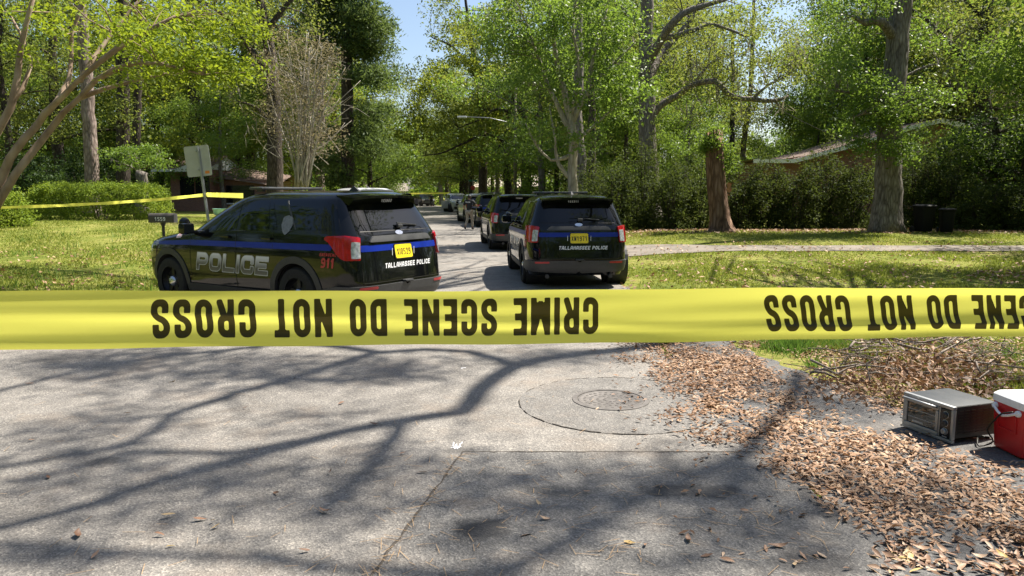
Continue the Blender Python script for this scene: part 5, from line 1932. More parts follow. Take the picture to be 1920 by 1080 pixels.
    sheet(gr, round_poly([(-.60, .66), (.60, .66), (.58, .93), (-.58, .93)], .02), (-.65, .6, .65, .98), .05, front_map, .012, .03)
    sheet(gr, round_poly([(-.7, .32), (.7, .32), (.74, .52), (-.74, .52)], .02), (-.8, .28, .8, .56), .05, front_map, .012, .03)
    gr.obj('front_grille', M['plastic'], root, 40)
    for z in (.60, .0):
        if z:
            nb = MB().box((front_x(0, z) + .02, 0, .59), (.02, 1.35, .05), bev=.01)
            nb.obj('front_bumper_trim', M['galv'], root)
    # rear glass, spoiler, liftgate
    rg = [(-.73, 1.30), (.73, 1.30), (.68, 1.60), (-.68, 1.60)]
    g = MB()
    sheet(g, round_poly(rg, .025), bb(rg, .05), .05, rear_map, .004, .012)
    g.obj('rear_window', M['glass_tint'], root, 40)
    sp_ = MB()
    ny_ = 14
    for i in range(ny_ + 1):
        y = -.70 + 1.4 * i / ny_
        e = abs(y / .70)
        xe = -2.29 + .05 * e ** 3
        za = 1.762 - .035 * e ** 3
        sp_.v += [(-1.92, y, za + .022), (xe, y, za - .01), (xe, y, za - .045), (-2.15, y, za - .115)]
    for i in range(ny_):
        k = i * 4
        sp_.f += [(k, k + 4, k + 5, k + 1), (k + 1, k + 5, k + 6, k + 2), (k + 2, k + 6, k + 7, k + 3)]
    sp_.f += [(0, 1, 2, 3), (ny_ * 4 + 3, ny_ * 4 + 2, ny_ * 4 + 1, ny_ * 4)]
    so = sp_.obj('spoiler', paint, root, 35)
    rv = MB()
    wdt = .30
    write(rv, roofno, .042, .62, .2, .26, lambda a, b, o: (-2.245 - b * .55 - .006, .19 - a, 1.655 + b), .25, .14)
    rv.obj('roof_number', M['silver_decal'], so)
    wp = MB().box((-2.37, -.20, 1.345), (.02, .42, .02), Matrix.Rotation(.10, 4, 'X'), .006)
    wp.box((-2.39, -.03, 1.325), (.05, .10, .055), None, .015)
    wp.obj('rear_wiper', M['plastic'], root)
    ga = [(-.62, 1.135), (.62, 1.135), (.56, 1.20), (-.54, 1.20)]
    g = MB()
    sheet(g, round_poly(ga, .008), bb(ga), .04, rear_map, .024, .03)
    g.obj('liftgate_trim', M['plastic_grey'], root, 40)
    dg = MB()
    for p in ([(-.78, .585), (.78, .585), (.78, .595), (-.78, .595)], [(-.785, .59), (-.775, .59), (-.765, 1.22), (-.775, 1.22)], [(.775, .59), (.785, .59), (.775, 1.22), (.765, 1.22)], [(-.72, 1.265), (.72, 1.265), (.72, 1.272), (-.72, 1.272)]):
        sheet(dg, round_poly(p, 0), bb(p, .01), .02, rear_map, .0035)
    dg.obj('liftgate_gap', M['ink'], root)
    bu = MB()
    bp_ = [(0, .30), (1.55, .36), (1.50, .47), (1.2, .55), (0, .555)]
    for s in (1, -1):
        sheet(bu, round_poly(bp_, 0), (0, .28, 1.6, .58), .06, wrap_map(s), .03, .05)
    bu.obj('rear_bumper', M['plastic_grey'], root, 40)
    st = MB().box((rear_x(0, .57) - .03, 0, .572), (.09, .16, .03), None, .01)
    st.obj('latch_step', M['plastic'], root)
    # badge and model plates (plain shapes)
    bd = MB()
    sheet(bd, lambda X, Y: np.hypot(X / .075, (Y - 1.238) / .03) - 1, (-.09, 1.20, .09, 1.275), .01, rear_map, .008, .008)
    bd.obj('badge', M['chrome'], root)
    # number plate
    pl = MB()
    pp_ = [(-.165, .895), (.165, .895), (.165, 1.065), (-.165, 1.065)]
    sheet(pl, round_poly(pp_, .008), bb(pp_, .02), .03, rear_map, .016, .012)
    po = pl.obj('license_plate', M['plate'], root)
    fr = MB()
    sheet(fr, lambda X, Y: np.maximum(poly_sdf(pp_, X, Y) - .018, -(poly_sdf(pp_, X, Y) + .001)), (-.20, .86, .20, 1.10), .012, rear_map, .014, .012)
    fr.obj('plate_frame', M['ink'], po)
    pt = MB()
    rear_text(pt, plate, 0, .93, .09, .42, .13, .17, .0175, res=.06)
    pt.obj('plate_lettering', M['ink'], po)
    for s in (-1, 1):
        tk = MB().box((rear_x(0, .98) - .008, s * .225, .98), (.004, .008, .10))
        tk.obj('plate_stripe', M['white_decal'], root)
    # blue belt stripe
    if marks:
        for s in (1, -1):
            bs = MB()
            p = [(2.30, .95), (2.22, 1.0), (1.0, 1.065), (-2.1, 1.105), (-2.1, 1.02), (1.0, .985)]
            sheet(bs, round_poly(p, 0), bb(p, .02), .06, side_map(s), .003)
            bs.obj('blue_stripe', M['blue'], root)
        bs = MB()
        p = [(-.79, 1.005), (.79, 1.005), (.79, 1.09), (-.79, 1.09)]
        sheet(bs, round_poly(p, 0), bb(p, .02), .05, rear_map, .003)
        bs.obj('blue_stripe', M['blue'], root)
        # lettering on both sides
        nar = {'I': .3}
        for s in (1, -1):
            mp_ = (lambda a, b, o: (.86 - a, side_y(.86 - a, .61 + b) + o, .61 + b)) if s > 0 else (lambda a, b, o: (-.80 + a, -(side_y(-.80 + a, .61 + b) + o), .61 + b))
            ou, inn = MB(), MB()
            write(ou, 'POLICE', .28, 1.04, .28, .10, mp_, .22, .05, .2, .004, grow=.0)
            write(inn, 'POLICE', .28, 1.04, .28, .10, mp_, .22, .05, .2, .0055, grow=-.035)
            oo = ou.obj('police_lettering', M['silver_decal'], root)
            inn.obj('letter_fill', M['police_fill'], oo)
            em = MB()
            m9 = (lambda a, b, o: (-1.90 - a * 1.0, side_y(-1.90 - a, .79 + b) + o, .79 + b)) if s > 0 else (lambda a, b, o: (-2.22 + a, -(side_y(-2.22 + a, .79 + b) + o), .79 + b))
            write(em, '911', .135, .62, .22, .12, m9, .25, .06, .12, .004, narrow={'1': .42})
            m8 = (lambda a, b, o: (-1.88 - a, side_y(-1.88 - a, .945 + b) + o, .945 + b)) if s > 0 else (lambda a, b, o: (-2.24 + a, -(side_y(-2.24 + a, .945 + b) + o), .945 + b))
            write(em, 'EMERGENCY', .045, .62, .2, .2, m8, .25, .14, .2, .004)
            em.obj('emergency_lettering', M['red_decal'], root)
            # shield on the rear pillar, small flag and town mark on the wing
            sh = MB()
            q = [(-1.06, 1.45), (-1.16, 1.475), (-1.26, 1.44), (-1.28, 1.34), (-1.24, 1.25), (-1.17, 1.20), (-1.10, 1.25), (-1.05, 1.34)]
            sheet(sh, round_poly(q, 0), bb(q), .025, side_map(s), .009)
            sh.obj('shield_emblem', M['star_grey'], root)
            fl = MB()
            q = [(1.42, 1.14), (1.27, 1.15), (1.25, 1.09), (1.40, 1.08)]
            sheet(fl, round_poly(q, 0), bb(q), .02, side_map(s), .004)
            fo = fl.obj('flag_decal', M['white_decal'], root)
            fr_ = MB()
            for k in range(3):
                q = [(1.405 - .003 * k, 1.088 + .021 * k), (1.252 + .003 * k, 1.097 + .021 * k), (1.254 + .003 * k, 1.105 + .021 * k), (1.407 - .003 * k, 1.096 + .021 * k)]
                sheet(fr_, round_poly(q, 0), bb(q, .01), .008, side_map(s), .0055)
            fr_.obj('flag_stripe', M['red_decal'], fo)
        tw = MB()
        rear_text(tw, 'TALLAHASSEE POLICE', .07, .765, .068, .66, .2, .17, .004, .2, .06, space=.45)
        tw.obj('liftgate_lettering', M['white_decal'], root)
        cm_ = MB()
        write(cm_, 'CITY OF', .022, .6, .2, .25, lambda a, b, o: (2.02 - a, side_y(2.02 - a, .995 + b) + o, .995 + b), .25, .2, 0, .0045)
        write(cm_, 'TALLAHASSEE', .022, .6, .2, .25, lambda a, b, o: (2.10 - a, side_y(2.10 - a, .965 + b) + o, .965 + b), .25, .2, 0, .0045)
        cm_.obj('wing_lettering', M['white_decal'], root)
    # spot lamp by the mirror
    sl = MB().lathe([(.0005, -.07), (.05, -.06), (.078, -.01), (.08, .03), (.07, .04), (.0005, .045)], 20, 'x', (1.0, 1.05, 1.33))
    sl.tube([(1.0, 1.03, 1.27), (1.0, .96, 1.2)], .014, 6)
    sl.obj('spot_lamp', M['paint_black'], root, 40)
    if bar:
        lb = MB().box((-.12, 0, 1.848), (.30, 1.20, .036), None, .015)
        for s in (-1, 1):
            lb.box((-.12, s * .5, 1.83), (.12, .05, .06))
        bo = lb.obj('light_bar', M['plastic_grey'], root, 40)
        for k in range(8):
            y = -.54 + 1.08 * k / 7
            MB().box((-.12, y, 1.864), (.25, .128, .014), None, .008).obj('light_module', M['bar_lens'], bo, 40)
    an = MB()
    an.add([(-1.55, 0, 1.885), (-1.68, .028, 1.812), (-1.68, -.028, 1.812), (-1.45, .0, 1.812)], [(0, 1, 2), (0, 2, 3), (0, 3, 1)])
    an.obj('antenna_fin', M['plastic'], root)
    return root


PGRP = 'patrol cars parked along the street'
v1 = build_suv('patrol_car', 'black patrol car parked aslant on the left with its side lettering toward the camera', M['paint_black'], None, (0, 0, .0), 0, PGRP, 'XI0529', '103860')
# nearest car: heading 53 degrees left of straight ahead
HEAD = 56.8
hv = Vector((-math.sin(R(HEAD)), math.cos(R(HEAD)), 0))
v1.location = (-3.6, 11.73, 0.07)
v1.rotation_euler = (0, 0, math.atan2(hv.y, hv.x))


def swap_plate(root, plate, roofno):
    for ch in root.children:
        if ch.name.startswith('license_plate'):
            for g in ch.children:
                if g.name.startswith('plate_lettering'):
                    pt = MB()
                    rear_text(pt, plate, 0, .93, .09, .42, .13, .17, .0175, res=.06)
                    g.data = pt.mesh('plate_lettering', M['ink'])
        if ch.name.startswith('spoiler'):
            for g in ch.children:
                if g.name.startswith('roof_number'):
                    rv = MB()
                    write(rv, roofno, .042, .62, .2, .26, lambda a, b, o: (-2.245 - b * .55 - .006, .19 - a, 1.655 + b), .25, .14)
                    g.data = rv.mesh('roof_number', M['silver_decal'])


def place_rear(root, px, Y, head):
    """puts the middle of the rear bumper at pixel px, distance Y"""
    h = Vector((-math.sin(R(head)), math.cos(R(head)), 0))
    x = at(px, 400, Y).x
    c = Vector((x, Y, 0)) + h * 2.5
    root.location = (c.x, c.y, .01)
    root.rotation_euler = (0, 0, math.atan2(h.y, h.x))


def strip(root, names):
    for ch in list(root.children):
        if ch.name.split('.')[0] in names:
            for g in list(ch.children):
                bpy.data.objects.remove(g)
            bpy.data.objects.remove(ch)


v2 = copy_tree(v1)
v2['label'] = 'black patrol car on the right facing away with number plate XM1971'
swap_plate(v2, 'XM1971', '103311')
place_rear(v2, 1087, 14.2, 5.5)
v3 = copy_tree(v1)
v3['label'] = 'second black patrol car in the line, mostly hidden by the right one'
strip(v3, ('liftgate_lettering', 'emergency_lettering', 'blue_stripe', 'police_lettering', 'license_plate', 'light_bar', 'plate_stripe'))
place_rear(v3, 980, 23.6, 7)
v4 = copy_tree(v1)
v4['label'] = 'third black patrol car in the line beside the walking officer'
strip(v4, ('emergency_lettering',))
place_rear(v4, 930, 40, 8)


def repaint(root, white):
    for ch in root.children:
        b = ch.name.split('.')[0]
        if b in ('body', 'door_handle', 'spoiler', 'door_mirror'):
            d = ch.data.copy()
            d.materials[0] = white
            ch.data = d


def white_suv(label, px, Y, head, facing, z=0.01):
    w = copy_tree(v3)
    w.name = 'white_patrol_car'
    w['label'] = label
    repaint(w, M['paint_white'])
    x = at(px, 400, Y).x
    a = math.pi / 2 + R(head) + (math.pi if facing else 0)
    w.location = (x, Y, z)
    w.rotation_euler = (0, 0, a)
    return w


w1 = white_suv('white patrol car facing the camera with its left hand door open on the far road', 858, 74, 14, True)
od = MB().box((0, 0, .72), (.9, .06, .75), None, .02)
od.box((-.05, 0, 1.33), (.06, .04, .46), Matrix.Rotation(.3, 4, 'Y'))
od.box((.38, 0, 1.30), (.04, .04, .46))
od.box((.15, 0, 1.54), (.5, .04, .05))
odo = od.obj('open_door', M['paint_white'], w1)
odo.location = (.75, -1.35, 0)
odo.rotation_euler = (0, 0, R(-62))
w2 = white_suv('white patrol car parked in line just beyond the third black car', 893, 48, 12, False)
w3 = white_suv('white car parked on the left beyond the slanted patrol car, only its roof showing', 664, 27.5, 30, False, .22)
# far dark cars
v5 = copy_tree(v3)
v5['label'] = 'dark patrol car with white doors parked at the far end of the road'
v5.location = (*at(797, 400, 108)[:2], .01)
v5.rotation_euler = (0, 0, math.pi / 2 + R(200))
dp = MB()
for s in (1, -1):
    p = [(.95, .42), (-.95, .42), (-.88, 1.15), (.95, 1.15)]
    sheet(dp, round_poly(p, 0), bb(p), .1, side_map(s), .006)
dp.obj('white_door_panel', M['paint_white'], v5)
v6 = copy_tree(v3)
v6['label'] = 'dark car behind the slanted patrol car far down the left roadside'
v6.location = (*at(752, 400, 95)[:2], .05)
v6.rotation_euler = (0, 0, math.pi / 2 + R(25))

# ================================================================== PEOPLE
def skin_mesh(name, verts, edges, radii, mat, levels=1):
    me = bpy.data.meshes.new(name + '_cage')
    me.from_pydata([tuple(v) for v in verts], edges, [])
    o = bpy.data.objects.new(name + '_cage', me)
    COL.objects.link(o)
    m = o.modifiers.new('Skin', 'SKIN')
    o.modifiers.new('Sub', 'SUBSURF').levels = levels
    for i, r in enumerate(radii):
        me.skin_vertices[0].data[i].radius = (r, r) if not hasattr(r, '__len__') else r
        me.skin_vertices[0].data[i].use_root = (i == 0)
    dg = bpy.context.evaluated_depsgraph_get()
    dg.update()
    out = bpy.data.meshes.new_from_object(o.evaluated_get(dg))
    bpy.data.objects.remove(o)
    bpy.data.meshes.remove(me)
    out.name = name
    out.materials.clear()
    out.materials.append(mat)
    out.polygons.foreach_set('use_smooth', [True] * len(out.polygons))
    return out


def person(label, loc, rotz, pose, shirt, trousers, back_text=True, group=None):
    J = dict(pel=(0, 0, .95), spi=(0, .01, 1.12), che=(0, .02, 1.34), nec=(0, .02, 1.50), hea=(0, .045, 1.60), top=(0, .04, 1.74),
             sl=(-.20, .01, 1.43), sr=(.20, .01, 1.43), hl=(-.10, 0, .91), hr=(.10, 0, .91))
    J.update(pose)
    names = list(J)
    V = [Vector(J[n]) for n in names]
    I = {n: i for i, n in enumerate(names)}
    E = [('pel', 'spi'), ('spi', 'che'), ('che', 'nec'), ('nec', 'hea'), ('hea', 'top'), ('che', 'sl'), ('che', 'sr'), ('sl', 'el'), ('el', 'wl'), ('sr', 'er'), ('er', 'wr'),
         ('pel', 'hl'), ('pel', 'hr'), ('hl', 'kl'), ('kl', 'al'), ('al', 'tl'), ('hr', 'kr'), ('kr', 'ar'), ('ar', 'tr')]
    rad = dict(pel=(.14, .1), spi=(.13, .095), che=(.15, .105), nec=.055, hea=(.075, .095), top=(.055, .07), sl=.065, sr=.065, el=.043, er=.043, wl=.029, wr=.029, hl=.085, hr=.085, kl=.055, kr=.055, al=.04, ar=.04, tl=.032, tr=.032)
    edges = [(I[a], I[b]) for a, b in E]
    radii = [rad[n] for n in names]
    # hands: palm and five fingers
    for w, e, s in (('wl', 'el', -1), ('wr', 'er', 1)):
        d = (Vector(J[w]) - Vector(J[e])).normalized()
        q = d.orthogonal().normalized()
        p = Vector(J[w]) + d * .06
        V.append(p)
        radii.append((.03, .018))
        ip = len(V) - 1
        edges.append((I[w], ip))
        for k, (o_, l) in enumerate([(-.033, .07), (-.012, .085), (.01, .08), (.03, .062)]):
            a = p + d * .04 + q * o_
            b = a + d * l * .55 + d.cross(q) * .015
            V.extend([a, b])
            radii.extend([.009, .008])
            edges.extend([(ip, len(V) - 2), (len(V) - 2, len(V) - 1)])
        t = p - q * .045 + d * .01
        V.append(t)
        radii.append(.01)
        edges.append((ip, len(V) - 1))
    root = thing('person', label, 'person', loc, rotz, group)
    link('body', skin_mesh('body', V, edges, radii, M['skin']), root)
    # face
    hd = Vector(J['hea'])
    fc = MB()
    fc.lathe([(.0005, .03), (.013, .012), (.017, -.02), (.0005, -.03)], 8, 'z', hd + Vector((0, .098, .01)))
    for s in (-1, 1):
        fc.lathe([(.0005, -.03), (.014, -.015), (.017, .015), (.0005, .035)], 8, 'z', hd + Vector((s * .082, 0, .005)))
    fc.obj('face', M['skin'], root, True)
    ey = MB()
    for s in (-1, 1):
        ey.lathe([(.0005, -.008), (.009, 0), (.0005, .008)], 8, 'z', hd + Vector((s * .032, .088, .03)))
    ey.obj('eye', M['hair'], root)
    hr_ = MB().lathe([(.088, -.01), (.098, .03), (.097, .08), (.082, .125), (.05, .155), (.0005, .165)], 16, 'z', hd + Vector((0, -.012, .0)))
    hr_.obj('hair', M['hair'], root, True)

    def cloth(name, ns, es, grow, mat, extra=None):
        vs = [Vector(J[n]) if isinstance(n, str) else Vector(n) for n in ns]
        rd = []
        for n in ns:
            r = rad[n] if isinstance(n, str) else .06
            rd.append(tuple(x + grow for x in r) if hasattr(r, '__len__') else r + grow)
        if extra:
            for i, r in extra.items():
                rd[i] = r
        link(name, skin_mesh(name, vs, es, rd, mat), root)
    el_ = Vector(J['sl']).lerp(Vector(J['el']), .8)
    er_ = Vector(J['sr']).lerp(Vector(J['er']), .8)
    cloth('shirt', ['spi', 'che', 'sl', 'sr', tuple(el_), tuple(er_), 'pel', tuple(Vector(J['nec']) - Vector((0, 0, .05)))], [(0, 1), (1, 2), (1, 3), (2, 4), (3, 5), (0, 6), (1, 7)], .028, shirt, {4: .075, 5: .075, 7: .075})
    al_ = Vector(J['kl']).lerp(Vector(J['al']), .92)
    ar_ = Vector(J['kr']).lerp(Vector(J['ar']), .92)
    cloth('trousers', ['pel', 'hl', 'hr', 'kl', 'kr', tuple(al_), tuple(ar_)], [(0, 1), (0, 2), (1, 3), (2, 4), (3, 5), (4, 6)], .024, trousers, {5: .066, 6: .066})
    for a, t in (('al', 'tl'), ('ar', 'tr')):
        va, vt = Vector(J[a]), Vector(J[t])
        link('shoe', skin_mesh('shoe', [va - (vt - va) * .35 - Vector((0, 0, .03)), va.lerp(vt, .5) - Vector((0, 0, .02)), vt], [(0, 1), (1, 2)], [.05, .05, .042], M['shoe']), root)
    if back_text:
        bt = MB()
        write(bt, 'POLICE', .055, .7, .24, .16, lambda a, b, o: (-.14 + a, -.142 + .5 * (a - .14) ** 2 - o, 1.36 + b), .25, .12)
        bt.obj('shirt_lettering', M['white_decal'], root)
    return root


walk = dict(el=(-.29, -.03, 1.16), wl=(-.24, .10, .95), er=(.33, .12, 1.22), wr=(.44, .34, 1.13), kl=(-.10, -.02, .50), al=(-.12, -.30, .16), tl=(-.12, -.20, .05), kr=(.11, .14, .50), ar=(.12, .12, .09), tr=(.13, .27, .035))
g = gp(880, 431)
person('officer in black polo shirt and khaki trousers walking beside the parked patrol cars', (g.x, g.y, .01), R(-18), walk, M['shirt'], M['khaki'])
stand = dict(el=(-.27, -.03, 1.16), wl=(-.22, .12, 1.0), er=(.27, -.03, 1.16), wr=(.22, .12, 1.0), kl=(-.11, .02, .50), al=(-.12, 0, .09), tl=(-.14, .15, .035), kr=(.11, .02, .50), ar=(.12, 0, .09), tr=(.14, .15, .035))
person('distant person in dark clothes standing by the far patrol car', (*at(809, 390, 104)[:2], .01), R(170), stand, M['shirt'], M['shirt'], False)

# ================================================================== TAPES
def yellow_tape():
    m, t, b = new_mat('tape_yellow')
    tc = t.nodes.new('ShaderNodeTexCoord')
    mp = t.nodes.new('ShaderNodeMapping')
    mp.inputs['Scale'].default_value = (1.2, 1.2, 26)
    t.links.new(tc.outputs['Object'], mp.inputs[0])
    n = noise(t, mp.outputs[0], 2.0, 3)
    r = ramp(t, [(.3, (.74, .70, .09)), (.7, (.82, .78, .12))])
    t.links.new(n.outputs[0], r.inputs[0])
    t.links.new(r.outputs[0], b.inputs['Base Color'])
    setp(b, rough=.3, spec=.5)
    bp = t.nodes.new('ShaderNodeBump')
    bp.inputs['Strength'].default_value = .12
    bp.inputs['Distance'].default_value = .004
    t.links.new(n.outputs[0], bp.inputs['Height'])
    t.links.new(bp.outputs[0], b.inputs['Normal'])
    tr = t.nodes.new('ShaderNodeBsdfTranslucent')
    tr.inputs[0].default_value = (.9, .87, .16, 1)
    mx = t.nodes.new('ShaderNodeMixShader')
    mx.inputs[0].default_value = .5
    t.links.new(b.outputs[0], mx.inputs[1])
    t.links.new(tr.outputs[0], mx.inputs[2])
    t.links.new(mx.outputs[0], t.nodes['Material Output'].inputs[0])
    return m


M['tape'] = yellow_tape()
M['tape_ink'] = plain('tape_ink', (.02, .017, .006), .35, var=.1)
_t = M['tape_ink'].node_tree
_tr = _t.nodes.new('ShaderNodeBsdfTranslucent')
_tr.inputs[0].default_value = (.11, .09, .012, 1)
_mx = _t.nodes.new('ShaderNodeMixShader')
_mx.inputs[0].default_value = .4
_t.links.new(_t.nodes['Principled BSDF'].outputs[0], _mx.inputs[1])
_t.links.new(_tr.outputs[0], _mx.inputs[2])
_t.links.new(_mx.outputs[0], _t.nodes['Material Output'].inputs[0])
# near tape: a straight run one metre in front of the camera; u along, w across
TA = Vector((-.675, .978, 0))
TB = Vector((.795, 1.15, 0))
TD = (TB - TA)
TL = TD.length
TDn = TD.normalized()
TN = Vector((TDn.y, -TDn.x, 0))          # toward the camera


def edge_z(px, py):
    """height and u where the ray through a pixel meets the tape plane"""
    d = ray(px, py)
    t = (TA - CAM).dot(TN) / d.dot(TN)
    p = CAM + d * t
    return (p - TA).dot(TDn), p.z


ET = [edge_z(px, py) for px, py in ((0, 547), (960, 543.5), (1920, 540))]
EB = [edge_z(px, py) for px, py in ((0, 655), (480, 649), (960, 643), (1440, 637), (1920, 632))]


def tape_pt(u, w, o=0.0):
    """w 0 at the lower edge, 1 at the upper"""
    zt = np.interp(u, [e[0] for e in ET], [e[1] for e in ET])
    zb = np.interp(u, [e[0] for e in EB], [e[1] for e in EB])
    if u < ET[0][0]:
        zt, zb = zt - (ET[0][0] - u) * .02, zb - (ET[0][0] - u) * .02
    zt += .0012 * math.sin(u * 6.3 + 1) + .0006 * math.sin(u * 19)
    zb += .0015 * math.sin(u * 5.1) + .0007 * math.sin(u * 23 + 2)
    h = zt - zb
    bow = .0045 * math.sin(math.pi * w) * math.cos(u * 2.1 + .4)
    # a soft lengthwise crease that wanders across the width
    cw = .62 - .36 * sm((u + .1) / 1.3) + .03 * math.sin(u * 5)
    crease = .003 * (max(0, 1 - abs(w - cw) / .2)) ** 2 + .0009 * math.sin(w * 9 + u * 3) + .0004 * math.sin(w * 17 - u * 7) + .002 * math.sin(u * 4.1)
    curl = .006 * max(0, .22 - w) / .22 * sm(1.2 - u)
    p = TA + TDn * u + TN * (bow + crease + curl + o)
    return (p.x, p.y, zb + h * w)


tape = thing('barrier_tape', 'yellow tape with upside down black lettering stretched across the front of the view', 'barrier tape', (0, 0, 0))
tb = MB()
NU, NW = 220, 14
for i in range(NU + 1):
    u = -2.6 + 6.2 * i / NU
    for j in range(NW + 1):
        tb.v.append(tape_pt(u, j / NW))
for i in range(NU):
    for j in range(NW):
        k = i * (NW + 1) + j
        tb.f.append((k, k + NW + 1, k + NW + 2, k + 1))
tb.obj('tape_strip', M['tape'], tape, True)


def u_of(px, py=600):
    return edge_z(px, py)[0]


def tape_phrase(mb, u_right, u_left, shear):
    # reads right to left, letters upside down: local x runs toward -u, local y toward -w
    tmp = MB()
    Wg, tg, gap, spc = .50, .185, .125, .40
    nar = {'M': .62, 'I': .19, 'N': .53, 'E': .43, 'T': .45, 'C': .5}
    l1 = write(tmp, 'CRIME SCENE DO NOT CROSS', 1, Wg, tg, gap, lambda a, b, o: (0, 0, 0), res=.5, narrow=nar, space=spc)
    k = (u_right - u_left) / l1            # metres of tape per unit of cap height
    w0, w1 = .855, .155                    # baseline and cap line across the tape
    write(mb, 'CRIME SCENE DO NOT CROSS', 1, Wg, tg, gap, lambda a, b, o: tape_pt(u_right - (a + shear * (b - .5)) * k, w0 + (w1 - w0) * b, .0006), .24, .04, 0, 0, narrow=nar, space=spc)


u0, u1 = u_of(1122), u_of(287)
tl = MB()
tape_phrase(tl, u0, u1, 0.0)
tl.obj('tape_lettering', M['tape_ink'], tape)
u3 = u_of(1437)
tl2 = MB()
tape_phrase(tl2, u3 + (u0 - u1), u3, -.22)
tl2.obj('tape_lettering', M['tape_ink'], tape)
tl3 = MB()
u4 = u1 - (u3 - u0)
tape_phrase(tl3, u4, u4 - (u0 - u1), 0.0)
tl3.obj('tape_lettering', M['tape_ink'], tape)


def ribbon(name, label, pts, width, twist, seed):
    rr = random.Random(seed)
    o = thing(name, label, 'barrier tape', pts[0])
    b = Vector(pts[0])
    mbr = MB()
    n = 60
    P = [Vector(p) for p in pts]
    L_ = len(P) - 1
    for i in range(n + 1):
        u = i / n * L_
        k = min(L_ - 1, int(u))
        p = P[k].lerp(P[k + 1], u - k)
        d = (P[k + 1] - P[k]).normalized()
        s = d.cross(Vector((0, 0, 1))).normalized()
        a = twist * math.sin(u * 5.0 + seed) * .9
        w = (Vector((0, 0, 1)) * math.cos(a) + s * math.sin(a)) * width / 2
        mbr.v += [tuple(p - w - b), tuple(p + w - b)]
    for i in range(n):
        mbr.f.append((2 * i, 2 * i + 2, 2 * i + 3, 2 * i + 1))
    mbr.obj('tape_strip', M['tape'], o, True)
    return o


SGN_Y = 15.4
pole_top = at(388, 365, SGN_Y)
ribbon('barrier_tape', 'thin yellow tape running from the leaning sign post across the left hedge', [tuple(pole_top), tuple(at(300, 374, 15.7)), tuple(at(200, 381, 16.1)), tuple(at(100, 386, 16.5)), tuple(at(-60, 391, 17.2))], .068, .7, 3)
ribbon('barrier_tape', 'short length of yellow tape between the sign post and the slanted patrol car', [tuple(pole_top), tuple(at(456, 367, 13.2))], .09, .2, 1)
ribbon('barrier_tape', 'far yellow tape stretched across the road behind the distant cars', [tuple(at(690, 366, 100)), tuple(at(770, 363, 102)), tuple(at(842, 362, 104))], .2, .1, 2)

# ================================================================== SIGN, MAILBOX, POLES, BINS
sg = thing('road_sign', 'leaning road sign seen from behind on a galvanised post', 'sign', (at(405, 430, SGN_Y).x, SGN_Y, gz(at(405, 430, SGN_Y).x, SGN_Y)))
b = Vector(sg.location)
t0, t1 = Vector((0, 0, -.3)), at(371, 276, SGN_Y) - b
ax = (t1 - t0).normalized()
sd = Vector((ax.z, 0, -ax.x))
pm = MB()
nn = Vector((0, -1, 0))
ch = [(-.028, 0), (-.028, .012), (-.012, .012), (-.012, .03), (.012, .03), (.012, .012), (.028, .012), (.028, 0)]
for e in (t0, t1):
    pm.v += [tuple(e + sd * a + nn * (b_ + .006)) for a, b_ in ch]
pm.f += [(k, (k + 1) % 8, 8 + (k + 1) % 8, 8 + k) for k in range(8)] + [tuple(range(8)), tuple(reversed(range(8, 16)))]
pm.obj('post', M['galv'], sg)
cen = at(371, 302, SGN_Y) - b
pn = MB()
hx_, hz_ = .255, .31
loop = []
for cxx, czz, a0 in ((hx_, hz_, 0), (-hx_, hz_, 90), (-hx_, -hz_, 180), (hx_, -hz_, 270)):
    for k in range(5):
        a = R(a0 + k * 22.5)
        loop.append(cen + sd * (cxx - math.copysign(.04, cxx) + .04 * math.cos(a)) + ax * (czz - math.copysign(.04, czz) + .04 * math.sin(a)))
nl = len(loop)
pn.v = [tuple(p + Vector((0, .004, 0))) for p in loop] + [tuple(p + Vector((0, .009, 0))) for p in loop]
pn.f = [tuple(range(nl)), tuple(reversed(range(nl, 2 * nl)))] + [(k, (k + 1) % nl, nl + (k + 1) % nl, nl + k) for k in range(nl)]
po = pn.obj('sign_panel', plain('sign_back', (.43, .45, .44), .5, .25, var=.1, scale=5), sg)
stk = MB()
s0 = cen + sd * .16 - ax * .24
stk.v = [tuple(s0 + sd * a + ax * c_ + Vector((0, .0015, 0))) for a, c_ in ((-.045, -.028), (.045, -.028), (.045, .028), (-.045, .028))]
stk.f = [(0, 1, 2, 3)]
stk.obj('orange_sticker', plain('orange_sticker', (.75, .24, .03), .5), po)
for k in (-.18, .2):
    q = cen + ax * k
    MB().lathe([(.012, 0), (.012, -.045), (.0005, -.05)], 8, 'y', q).obj('bolt', M['galv'], sg)

MBX = 14.3
mx_ = at(307, 440, MBX)
mbp = thing('mailbox', 'grey metal mailbox numbered in white on a thin dark post', 'mailbox', (mx_.x, MBX, gz(mx_.x, MBX)))
b = Vector(mbp.location)
zc = at(307, 409, MBX).z - b.z
MB().tube([(0, 0, -.1), (0, 0, zc - .16), (0, 0, zc - .09)], [.028, .028, .055], 10).obj('post', M['plastic'], mbp, 40)
bx = MB()
n_ = 14
for x in (-.24, .24):
    bx.v += [(x, -.085, zc - .085), (x, .085, zc - .085)] + [(x, .085 * math.cos(math.pi * k / n_), zc + .02 + .075 * math.sin(math.pi * k / n_)) for k in range(n_ + 1)]
m_ = n_ + 3
bx.f += [tuple(range(m_)), tuple(reversed(range(m_, 2 * m_)))] + [(k, (k + 1) % m_, m_ + (k + 1) % m_, m_ + k) for k in range(m_)]
bo = bx.obj('box', plain('mailbox_metal', (.085, .075, .065), .45, .3, var=.15), mbp, 30)
MB().box((.243, 0, zc - .005), (.012, .16, .16), None, .005).obj('door', M['plastic_grey'], mbp)
nm = MB()
